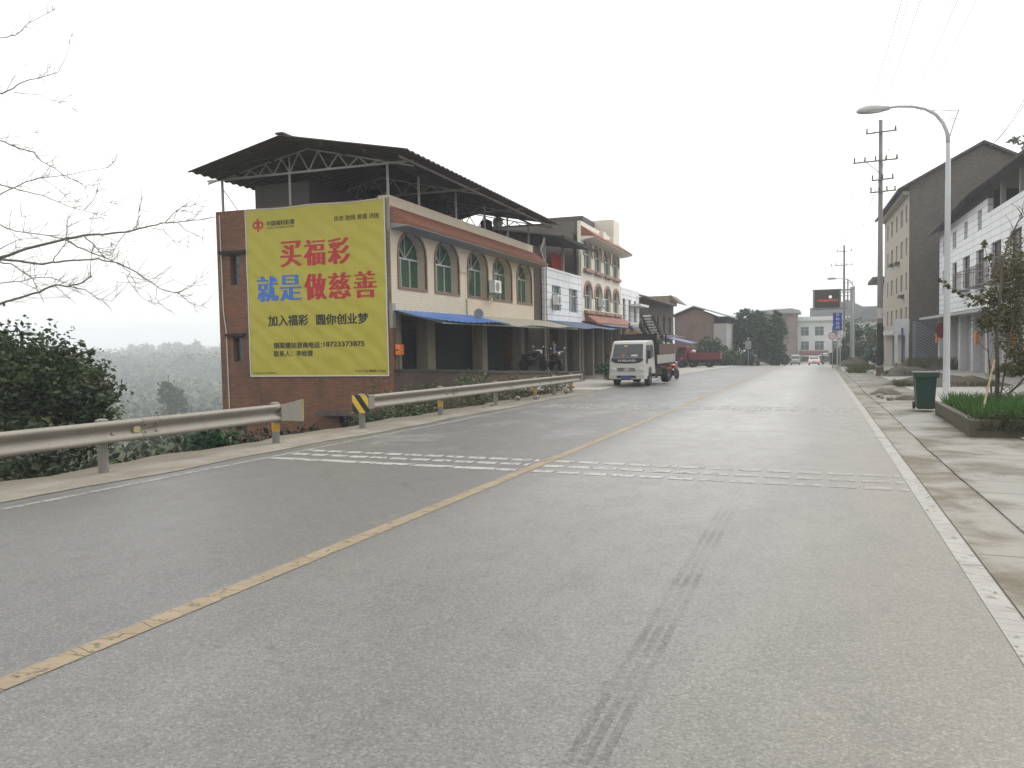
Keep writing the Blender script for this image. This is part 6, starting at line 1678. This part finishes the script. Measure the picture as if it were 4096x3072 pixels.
# bare tree reaching in from the left
bt = thing("bare_tree", "bare winter tree whose grey branches reach in from the left edge against the sky", "tree", (-21.8, 11.0, ground_z(-21.8, 11.0)), 'W')
BR_ = [
 ([(-420, 1500), (-60, 1345), (0, 1318), (130, 1272), (330, 1221), (420, 1205), (530, 1195), (640, 1185), (740, 1162), (830, 1140), (910, 1135), (1020, 1122), (1100, 1108)], 12, 2),
 ([(845, 1138), (880, 1095), (930, 1058), (990, 1048), (1075, 1055)], 3.5, 1.2), ([(910, 1140), (960, 1180), (1035, 1216), (1100, 1205)], 3, 1.2), ([(770, 1162), (830, 1172), (880, 1225), (960, 1262), (1020, 1265)], 2.5, 1),
 ([(695, 1168), (705, 1120), (712, 1070), (728, 1000)], 3, 1), ([(640, 1190), (600, 1240), (575, 1290), (555, 1315)], 3, 1.4), ([(500, 1195), (590, 1230), (690, 1235), (780, 1243)], 2, 1),
 ([(-420, 1560), (0, 1325), (80, 1330), (150, 1342), (215, 1348), (290, 1338), (410, 1328), (500, 1322), (600, 1345), (700, 1390), (770, 1440), (820, 1475), (910, 1498), (960, 1540), (1060, 1575)], 10, 1.4),
 ([(910, 1498), (960, 1470), (1000, 1440), (1040, 1408)], 2.5, 1), ([(335, 1225), (400, 1260), (470, 1290), (550, 1320), (600, 1345)], 6, 3), ([(430, 1210), (470, 1240), (510, 1290), (540, 1320)], 4.5, 2.5),
 ([(600, 1345), (665, 1388), (650, 1420), (690, 1480), (730, 1525), (800, 1550)], 3, 1), ([(655, 1415), (730, 1430), (790, 1420), (845, 1420)], 2.5, 1), ([(800, 1470), (795, 1520), (810, 1550)], 2, 1),
 ([(-420, 1700), (-40, 1560), (0, 1550), (100, 1520), (200, 1492), (280, 1455), (350, 1462), (420, 1445), (470, 1410)], 9, 4), ([(280, 1460), (330, 1500), (355, 1528)], 3, 1.5), ([(350, 1462), (440, 1480), (500, 1525), (570, 1540), (620, 1470)], 3.5, 1),
 ([(0, 1340), (60, 1350), (110, 1385), (170, 1425), (190, 1480), (225, 1545)], 5, 1.5), ([(-200, 1470), (0, 1445), (100, 1440), (180, 1418), (250, 1415), (330, 1440), (390, 1470)], 4, 1.5), ([(460, 1410), (465, 1340), (475, 1250)], 3, 1.2),
 ([(-420, 840), (-20, 938), (0, 945), (100, 970), (220, 1000), (340, 1050), (440, 1078), (550, 1102)], 6, 1.2), ([(430, 1075), (480, 1020), (500, 960)], 3, 1), ([(530, 1095), (540, 1030), (600, 1040)], 1.6, .8),
 ([(-420, 560), (0, 715), (80, 750), (175, 780), (210, 825), (280, 860), (345, 905), (430, 940), (490, 950)], 5.5, 1), ([(-420, 1150), (-20, 1010), (0, 995), (130, 930), (210, 908), (330, 895), (440, 875), (540, 858), (595, 820)], 5, 1), ([(215, 908), (280, 950), (355, 1022)], 2.5, 1), ([(345, 905), (400, 930), (500, 995)], 2, .9),
 ([(-420, 600), (0, 480), (30, 468), (130, 410), (220, 395), (300, 365)], 5.5, 2), ([(300, 365), (345, 270), (375, 140)], 2.2, .9), ([(70, 472), (210, 485), (300, 525), (400, 570)], 2.5, 1), ([(210, 398), (240, 440), (320, 450)], 2, .9), ([(-420, 260), (0, 195), (80, 180), (150, 115), (240, 70), (320, 30)], 4, 1),
 ([(-300, 1040), (0, 1150), (80, 1180), (250, 1205), (335, 1222)], 4.5, 2.5), ([(270, 1335), (290, 1300), (335, 1245), (345, 1160), (355, 1090)], 4, 1.2), ([(345, 1160), (420, 1120), (520, 1110)], 2, .9), ([(0, 1270), (90, 1225), (200, 1210)], 3, 1.5), ([(0, 710), (110, 690), (215, 670)], 2, .8), ([(-100, 1390), (60, 1300), (120, 1190), (100, 1060)], 2.2, .9)]
mb = MB(); K = 1 / 1.2767; tips = []
for i, (pl, ra, rb) in enumerate(BR_):
    dep = 17.6 + 0.5 * math.sin(i * 1.9); pts = []
    for x, y in pl:
        pts.append(px(x * K if x > -300 else x * K, y * K, dep + (0 if x >= 0 else -x * .0045)))
    # smooth the path a little
    fine = []
    for a, c in zip(pts, pts[1:]):
        for k in range(3): fine.append(a.lerp(c, k / 3) + Vector([rnd.uniform(-1, 1) * .012 for _ in range(3)]))
    fine.append(pts[-1]); n_ = len(fine)
    mb.tube(fine, [(ra + (rb - ra) * (k / (n_ - 1)) ** .8) * K * dep / 3227 * .8 for k in range(n_)], 6)
    for k in range(4, n_ - 1):
        for rep_ in range(2 if rnd.random() < .6 else 0):
            d = (fine[k] - fine[k - 1]).normalized(); s_ = Vector((rnd.uniform(-.5, .8), rnd.uniform(-.7, .7), rnd.uniform(-.5, 1))).normalized()
            tips.append((fine[k], (d * .8 + s_).normalized(), rnd.uniform(.18, .7)))
for p, d, ln in tips:
    q = p + d * ln * .5 + Vector((0, 0, rnd.uniform(-.03, .05))); e = q + (d + Vector((rnd.uniform(-.5, .5), rnd.uniform(-.5, .5), rnd.uniform(-.2, .5)))).normalized() * ln * .5
    mb.tube([p, q, e], [.0055, .0042, .0026], 5)
    if rnd.random() < .5: mb.tube([q, q + (d + Vector((rnd.uniform(-.9, .9), 0, rnd.uniform(-.9, .9)))).normalized() * ln * .4], [.0036, .0024], 4)
mb.build("branches", TWIG, bt, smooth=True)
b0 = Vector((-21.8, 11.0, ground_z(-21.8, 11.0))); mb = MB()
mb.tube([b0 - Vector((0, 0, .3)), b0 + Vector((.1, .2, 2.5)), b0 + Vector((.3, .4, 5.5)), b0 + Vector((.4, .6, 9)), b0 + Vector((.6, .8, 13))], [.24, .2, .16, .11, .05], 10)
for i, (pl, ra, rb) in enumerate(BR_):
    if pl[0][0] <= -200:
        dep = 17.6 + .5 * math.sin(i * 1.9); e = px(pl[0][0] * K, pl[0][1] * K, dep - pl[0][0] * .0045)
        s_ = b0 + Vector((.25, .4, max(1.5, min(12, e.z - b0.z - 1.0)))); mb.tube([s_, s_.lerp(e, .5) + Vector((0, 0, .1)), e], [.07, .055, ra * K * dep / 3227 * .62], 7)
mb.build("trunk", BARK, bt, smooth=True)

# big tree and others by the end of the road
def wb(cx, cy, cz, rx, ry, rz): return ((cx, cy, cz), (rx, ry, rz))
z115 = road_z(115)
tree("round_tree", "large dark green tree left of the far end of the road", (-8.0, 115, z115), 2.6, [wb(-8.6, 115, 2.5, 2.5, 2.6, 2.5), wb(-10.3, 115, 1.4, 1.6, 1.8, 2.0), wb(-6.2, 115, 1.7, 1.8, 2, 2.1), wb(-9.8, 115, 4.6, .9, 1, 1.0), wb(-8.2, 115, 4.4, 1.1, 1, .9), wb(-5.3, 114.6, 4.2, .75, .8, 1.0), wb(-6.5, 114, 0.2, 2.0, 1.6, 1.5), wb(-5.3, 115, 0.3, .7, 1, .9)], 9000, .42, LDARK, 11, .22, clump=30)
for i, (x, y, r_, h_, lb, mt) in enumerate([(-11.2, 104, 1.6, 2.3, "rounded bright green shrub behind the red truck", LMID), (-9.3, 108, 1.4, 1.6, "low dark shrub at the foot of the big round tree", LDARK), (-12.9, 101, 1.5, 3.3, "dark bushy tree rising behind the red truck", LDARK), (-6.3, 128, 1.3, 2.6, "green bush overhanging the road beside the big round tree", LMID), (-5.6, 122, 1.2, 2.0, "dark shrub between the big tree and the far road", LDARK),
                                            (4.9, 112, 2.0, 5.2, "leafy tree behind the grey sign column on the right", LDARK), (7.0, 108, 1.7, 4.4, "green tree before the narrow cream house", LMID), (4.2, 124, 1.3, 6.0, "tall thin tree right behind the middle power pole", LDARK), (6.3, 99, 1.5, 2.2, "dark shrub beside the distant street lamp", LDARK), (2.4, 118, .9, 2.2, "dark shrub at the far kerb behind the blue sign", LDARK)]):
    z = road_z(y); c = [wb(x, y, z + h_ * .55, r_, r_, h_ * .48), wb(x - r_ * .5, y - .2, z + h_ * .4, r_ * .7, r_ * .7, h_ * .38), wb(x + r_ * .55, y, z + h_ * .45, r_ * .65, r_ * .7, h_ * .36), wb(x + r_ * .1, y, z + h_ * .85, r_ * .5, r_ * .5, h_ * .2)]
    tree("shrub" if h_ < 3 else "tree", lb, (x, y, z), h_ * .4, c, 1600, .32, mt, 20 + i, .08, "trees and shrubs along the far road", clump=20, limbs=3)
# roof-top tree at the far right
c = px(4090, 560, 66)
tree("tree", "tree top showing above the dark roof at the right edge", (c.x + 1, c.y + 2, 0.0), c.z - 1.0, [((c.x, c.y, c.z), (1.1, 1, .35)), ((c.x + 1.6, c.y, c.z + .6), (1.2, 1, .8)), ((c.x + 1.2, c.y, c.z - .6), (1.2, 1, .6))], 900, .22, LMID, 44, .15, clump=14, limbs=3)

# dry climber and saplings in the planter
vt = thing("dry_climber", "half withered climber with brown leaves tangled over thin stems in the planter", "climber", (3.9, 18.6, pz(18.6) + .16), 'W')
stems = []; mb = MB(); g = random.Random(3)
D0 = 17.4
def V_(x, y, d=D0): return px(x, y, d)
for pl, ra in (([(3985, 1640), (3990, 1500), (3985, 1350), (3998, 1200), (4010, 1050), (4040, 950)], .05), ([(4000, 1650), (4040, 1570), (4085, 1530), (4120, 1480)], .03), ([(3975, 1640), (3965, 1560), (3955, 1440), (3950, 1330), (3975, 1230)], .022), ([(3990, 1640), (4010, 1540), (4030, 1400), (4060, 1240), (4090, 1100)], .022), ([(4010, 1650), (4060, 1600), (4100, 1610)], .016), ([(3945, 1640), (3952, 1560), (3965, 1480), (3950, 1400)], .014),
               ([(4000, 1200), (3960, 1210), (3910, 1195), (3850, 1180), (3800, 1150), (3765, 1122)], .014), ([(4010, 1150), (3980, 1100), (3950, 1030), (3935, 975)], .012), ([(3998, 1210), (3950, 1240), (3900, 1290), (3930, 1350)], .012), ([(4040, 960), (4070, 890), (4100, 860)], .018)):
    pts = [V_(x, y, D0 + .3 * math.sin(i + x)) for i, (x, y) in enumerate(pl)]; mb.tube(pts, [ra * (1 - .6 * i / (len(pts) - 1)) for i in range(len(pts))], 7); stems.append(pts)
for k in range(110):
    pts = g.choice(stems[:4] + stems[8:]); i = g.randrange(1, len(pts)); p = pts[i].lerp(pts[i - 1], g.random()); e = p + Vector((g.uniform(-.4, .4), g.uniform(-.5, .5), g.uniform(-.15, .5)))
    mb.tube([p, p.lerp(e, .5) + Vector((0, 0, .05)), e], [.007, .005, .003], 5)
mb.build("stem", BARK, vt, smooth=True)
cb_ = [(V_(4040, 1180), (.42, .6, .75)), (V_(3960, 1190), (.33, .5, .3)), (V_(4090, 1080), (.45, .6, .65)), (V_(4060, 1330), (.35, .5, .45)), (V_(3900, 1200), (.2, .3, .14)), (V_(4090, 1420), (.3, .4, .3)), (V_(3960, 1290), (.22, .4, .3)), (V_(4140, 1250), (.4, .5, 1.1))]
lv = [leaves(cb_, 7000, .066, 8, .1, clump=22)]
lv.append(leaves([(V_(4040, 1480), (.34, .4, .14)), (V_(4100, 1470), (.3, .4, .16))], 1800, .05, 9, .1, clump=18))
sp = [(tuple(stems[6][-1 - i // 3].lerp(stems[6][max(0, len(stems[6]) - 2 - i // 3)], (i % 3) / 3)), (.05, .06, .05)) for i in range(15)] + [(tuple(p), (.08, .1, .06)) for p in stems[7][1:]]
lv.append(leaves(sp, 330, .085, 10, .2, clump=6))
quads_obj("leaves", np.concatenate(lv), LBROWN, vt)
o = thing("bamboo_stake", "pale bamboo stake leaning against the dry climber from the planter kerb", "stake", tuple(px(3906, 1752, 14.4)), 'W')
mb = MB(); a, c = px(3906, 1752, 14.6), px(3978, 1440, 15.6)
mb.tube([a.lerp(c, k / 6) for k in range(7)], [.022, .02, .023, .019, .021, .017, .018], 8); mb.build("cane", M("pale_bamboo", (0.30, 0.24, 0.13), var=.3), o)
mb = MB()
for k in range(1, 6): mb.ball(tuple(a.lerp(c, k / 6)), (.026, .026, .012), 8, 4)
mb.build("node_ring", M("bamboo_node", (0.2, 0.15, 0.08)), o)

# low soil bed, rubble and weeds on the right
SOIL = M("dark_soil_mound", (0.07, 0.058, 0.042), grit=.5, var=.4, scale=2)
def mound(name, label, cx, cy, rx, ry, h, mat, seed, group=None, cat="mound"):
    g = random.Random(seed); mb = MB(); n, m_ = 26, 7; z0 = road_z(cy) + .045
    mb.v.append((cx, cy, z0 + h))
    for i in range(1, m_ + 1):
        for k in range(n):
            a = 2 * math.pi * k / n; f = i / m_; rr_ = f * (1 + .22 * math.sin(a * 3 + seed) + .12 * math.sin(a * 7 + seed * 2))
            mb.v.append((cx + rx * rr_ * math.cos(a), cy + ry * rr_ * math.sin(a), z0 - .03 + (h + .03) * (1 - f * f) * (1 + g.uniform(-.25, .25) * (f > .15))))
    for k in range(n): mb.f.append((0, 1 + k, 1 + (k + 1) % n))
    for i in range(m_ - 1):
        for k in range(n): q = 1 + i * n; mb.f.append((q + k, q + n + k, q + n + (k + 1) % n, q + (k + 1) % n))
    return props(mb.build(name, mat, o=(cx, cy, z0), smooth=True), label, cat, group)
mound("soil_mound", "long low mound of dark soil and weeds across the forecourt behind the bin", 4.7, 37.5, 2.1, 1.6, .42, SOIL, 1)
mound("soil_mound", "strip of dark weedy soil at the foot of the nearest power pole", 4.6, 51.0, 1.6, 1.6, .5, SOIL, 2)
mound("rubble_heap", "small muddy rubble heap on the pavement before the green bin", 2.1, 30.5, .55, .7, .16, SOIL, 3, cat="rubble")
mound("rubble_heap", "flat muddy rubble heap beside the kerb beyond the green bin", 2.6, 27.2, .5, .35, .12, SOIL, 4, cat="rubble")
mound("soil_mound", "rubbly soil heap at the foot of the distant street lamp", 3.2, 84, 1.4, 2.5, .8, SOIL, 5)
mound("soil_mound", "soil bank with weeds along the grey block", 7.5, 66, 2.2, 2.2, .7, SOIL, 6)
o = thing("concrete_block", "broken brown concrete block standing just before the nearest power pole", "block", (3.2, 51.6, road_z(51.6)), 'W')
mb = MB(); mb.add([(3.0, 51.3, -.75), (3.5, 51.35, -.75), (3.48, 51.8, -.75), (3.02, 51.8, -.75), (3.03, 51.32, -.2), (3.4, 51.36, -.12), (3.44, 51.75, -.25), (3.05, 51.78, -.16)], [(3, 2, 1, 0), (4, 5, 6, 7), (0, 1, 5, 4), (1, 2, 6, 5), (2, 3, 7, 6), (3, 0, 4, 7)]); mb.build("block", M("brown_concrete", (0.14, 0.10, 0.08), grit=.4), o, bevel=.03)
def spots(lst, seed):
    out = []
    for k, (x0, x1, y0, y1, n, h_) in enumerate(lst):
        out.append(blades(n, (x0, x1, y0, y1), lambda x, y: road_z(y) + .05, h_, seed + k, .02, .5))
    return np.concatenate(out)
props(quads_obj("weeds", spots([(2.9, 6.6, 36.3, 39.0, 2600, .2), (3.4, 6, 49.8, 52, 1500, .28), (1.7, 2.8, 56, 62, 500, .3), (2.2, 4.2, 62, 88, 1300, .3), (6, 9, 64, 68, 1500, .8), (2.5, 2.56, 16.2, 21, 90, .05)], 60), DRYG), "dry weeds growing in patches over the soil heaps on the right", "weeds", kind="stuff")
props(quads_obj("overhanging_weeds", np.concatenate([leaves([((2.95 + .45 * k, 16.2 + .1 * k, pz(16) + .2), (.3, .13, .18)) for k in range(6)], 3600, .045, 31, .1, clump=14), blades(900, (2.55, 5.1, 15.95, 16.6), lambda x, y: pz(y) + .1, .3, 33, .012, .7)]), MATS['shady_undergrowth_leaf'] if 'shady_undergrowth_leaf' in MATS else leafmat('shaded_weed', [(0.02, 0.03, 0.012), (0.035, 0.05, 0.018), (0.07, 0.07, 0.03)])), "withered weeds hanging over the front of the planter", "weeds", kind="stuff")
# stones and litter
g = random.Random(9)
for i in range(16):
    if i < 7: x, y = g.uniform(1.75, 3.0), g.uniform(26.5, 31.5)
    elif i < 11: x, y = g.uniform(1.8, 4), g.uniform(55, 66)
    else: x, y = g.uniform(-9.7, -9.0), g.uniform(17, 31)
    r_ = g.uniform(.05, .13); mb = MB(); mb.ball((x, y, road_z(y) + .05 + r_ * .3), (r_, r_ * g.uniform(.7, 1.3), r_ * .6), 7, 5); mb.v = [(p[0] + g.uniform(-.2, .2) * r_, p[1] + g.uniform(-.2, .2) * r_, p[2] + g.uniform(-.15, .15) * r_) for p in mb.v]
    lb = "loose stone in the muddy rubble before the green bin" if i < 7 else "loose stone by the far kerb on the right" if i < 11 else "loose stone on the dusty verge along the second guardrail"
    props(mb.build("stone", M("loose_stone", (0.26, 0.25, 0.22), grit=.3), o=(x, y, road_z(y))), lb, "stone", "loose stones")

# slope plants between guardrail and terrace, and behind the near rail
sl = []
gg = np.random.default_rng(5)
def slope_leaves(n, xa, xb, y0, y1, h, size, seed):
    g = np.random.default_rng(seed); x = g.uniform(xa, xb, n); y = g.uniform(y0, y1, n)
    cl = np.sin(x * 2.1 + y * 1.3) + np.sin(y * 2.7 - x) + g.normal(size=n) * .5
    k = cl > -.6; x, y, cl = x[k], y[k], cl[k]
    z = np.array([ground_z(a, c_) for a, c_ in zip(x, y)]) + h * g.random(len(x)) * (.5 + .3 * np.clip(cl, -1, 2))
    P_ = np.stack([x, y, z], 1); a = g.normal(size=P_.shape); a /= np.linalg.norm(a, axis=1)[:, None]; b_ = g.normal(size=P_.shape); b_ -= a * (a * b_).sum(1)[:, None]; b_ /= np.linalg.norm(b_, axis=1)[:, None]
    s_ = size * (.6 + .8 * g.random(len(x)))[:, None]; return np.stack([P_ - a * s_ * .6, P_ - b_ * s_ * .3, P_ + a * s_ * .6, P_ + b_ * s_ * .3], 1)
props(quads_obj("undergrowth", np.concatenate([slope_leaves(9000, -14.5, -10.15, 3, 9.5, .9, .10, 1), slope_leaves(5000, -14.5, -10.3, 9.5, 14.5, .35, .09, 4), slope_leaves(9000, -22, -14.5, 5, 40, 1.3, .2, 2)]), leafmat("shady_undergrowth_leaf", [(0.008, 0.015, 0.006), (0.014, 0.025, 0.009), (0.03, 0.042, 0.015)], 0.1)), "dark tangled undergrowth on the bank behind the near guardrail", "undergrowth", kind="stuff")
props(quads_obj("bank_weeds", np.concatenate([slope_leaves(12000, -12.4, -10.2, 17, 35, 1.1, .09, 3)]), DRYG), "weeds on the bank between the second guardrail and the terrace", "weeds", kind="stuff")
for i, (x, y, r_, h_, lb, mt) in enumerate([(-10.9, 18.6, .6, .9, "dark leafy plant on the bank behind the second guardrail's striped plate", LDARK), (-11.0, 20.6, .7, 1.3, "leafy green plant spilling over the bank by the second guardrail", LMID), (-11.2, 26.0, .8, 2.1, "yellow green bush standing against the terrace wall", LMID), (-11.4, 23.0, .6, 1.8, "brownish bush against the near part of the terrace wall", LBROWN), (-10.7, 12.1, .35, .8, "small dark shrub at the gap's near side seen below the rail", LDARK), (-11.4, 47.5, 1.2, 1.2, "clipped green hedge bush beyond the end of the second guardrail", LDARK), (-11.2, 50.2, 1.2, 1.3, "green hedge bush partly hidden by the white truck's cab", LDARK), (-10.6, 45.5, .9, .7, "brown withered hedge bush beside the second guardrail's far end", LBROWN)]):
    z = ground_z(x, y); c = [((x, y, z + h_ * .5), (r_, r_, h_ * .5)), ((x + r_ * .4, y + .3, z + h_ * .35), (r_ * .7, r_, h_ * .35)), ((x - r_ * .3, y - .4, z + h_ * .4), (r_ * .6, r_ * .8, h_ * .45))]
    tree("shrub", lb, (x, y, z), h_ * .3, c, 1500 if i < 5 else 2600, .10 if i < 5 else .13, mt, 70 + i, .02, "shrubs along the left bank", clump=18, limbs=3, shell=.2)

# valley woods: individual trees nearer, one mass beyond
g = np.random.default_rng(21); protos = []
def valley_tree(seed, kind):
    r_ = random.Random(seed); h = r_.uniform(5.5, 8.5)
    if kind == 1: bl_ = [((0, 0, h * .35 + h * .16 * k), (1.9 - .42 * k, 1.9 - .42 * k, h * .13)) for k in range(4)] + [((0, 0, h * .97), (.28, .28, h * .12))]
    else: bl_ = [((r_.uniform(-1.2, 1.2), r_.uniform(-1.2, 1.2), h * r_.uniform(.45, .85)), (r_.uniform(1, 1.9), r_.uniform(1, 1.9), r_.uniform(.9, 1.7))) for _ in range(6)]
    t_ = thing("valley_tree", "hazy tree scattered over the valley side behind the guardrail", "tree", (0, 0, 0), 'L', group="hazy trees in the valley")
    mb = MB(); mb.tube([(0, 0, -.5), (0, 0, h * .7)], [.16, .07], 6); mb.build("trunk", BARK, t_)
    quads_obj("crown", leaves(bl_, 750, .62, seed, .5, clump=10), LHILL, t_); return t_
spots_ = []
while len(spots_) < 58:
    x_ = g.uniform(-40, 960); d_ = (200 + 260 * g.random()) if len(spots_) < 24 else 900 + 130 * g.random(); p = px(x_, 1500, d_); spots_.append((p.x, p.y))
pr = [valley_tree(s_, s_ % 3 == 1) for s_ in range(4)]
for i, (x, y) in enumerate(spots_):
    t_ = pr[i] if i < 4 else copy_tree(pr[i % 4]); t_.location = (x, y, ground_z(x, y)); t_.rotation_euler = (0, 0, g.uniform(0, 6.28)); k = g.uniform(.6, 1.05) * (1 if i < 24 else 2.6); t_.scale = (k, k, k * g.uniform(.9, 1.3))
sl = valley_tree(30, 0); sl["label"] = "slender lone tree standing clear in the valley left of the brick house"; p = px(706, 1640, 190); sl.location = (p.x, p.y, ground_z(p.x, p.y)); sl.scale = (1.3, 1.3, (px(706, 1530, 190).z - ground_z(p.x, p.y)) / 7.0)
def hill_mass(n, d0, d1, size, seed, hh):
    g = np.random.default_rng(seed); out = []
    nt_ = n // 60
    for _ in range(nt_):
        x_ = g.uniform(-150, 1050); d_ = d0 + (d1 - d0) * g.random(); p = px(x_, 1500, d_); z = ground_z(p.x, p.y); h = hh * g.uniform(.5, 1.25); r_ = h * g.uniform(.28, .5)
        out.append(leaves([((p.x, p.y, z + h * .55), (r_, r_, h * .5)), ((p.x + r_ * .4, p.y, z + h * .35), (r_ * .9, r_ * .9, h * .35))], 60, size, int(g.integers(1e6)), .5))
    return np.concatenate(out)
w_ = quads_obj("woodland", np.concatenate([hill_mass(66000, 560, 1080, 2.8, 4, 14.0), hill_mass(22000, 260, 580, 1.8, 6, 7.5), hill_mass(6000, 40, 85, .35, 7, 2.2)]), LHILL); props(w_, "hazy woodland covering the far side of the valley", "woodland", kind="stuff")
p = px(885, 1450, 760)
o = thing("valley_house", "pale low house showing through the haze on the far hillside", "house", (p.x, p.y, p.z - 5), 'W')
mb = MB(); mb.box(p.x - 9, p.x + 9, p.y, p.y + 8, p.z - 6, p.z + 1.4); mb.build("wall", FARW, o)
mb = MB(); mb.prism([(p.x - 10, p.z + 1.4), (p.x + 10, p.z + 1.4), (p.x + 7, p.z + 3.4), (p.x - 7, p.z + 3.4)], 'y', p.y - .8, p.y + 9); mb.build("roof", MATS["grey_asbestos_sheet"], o)
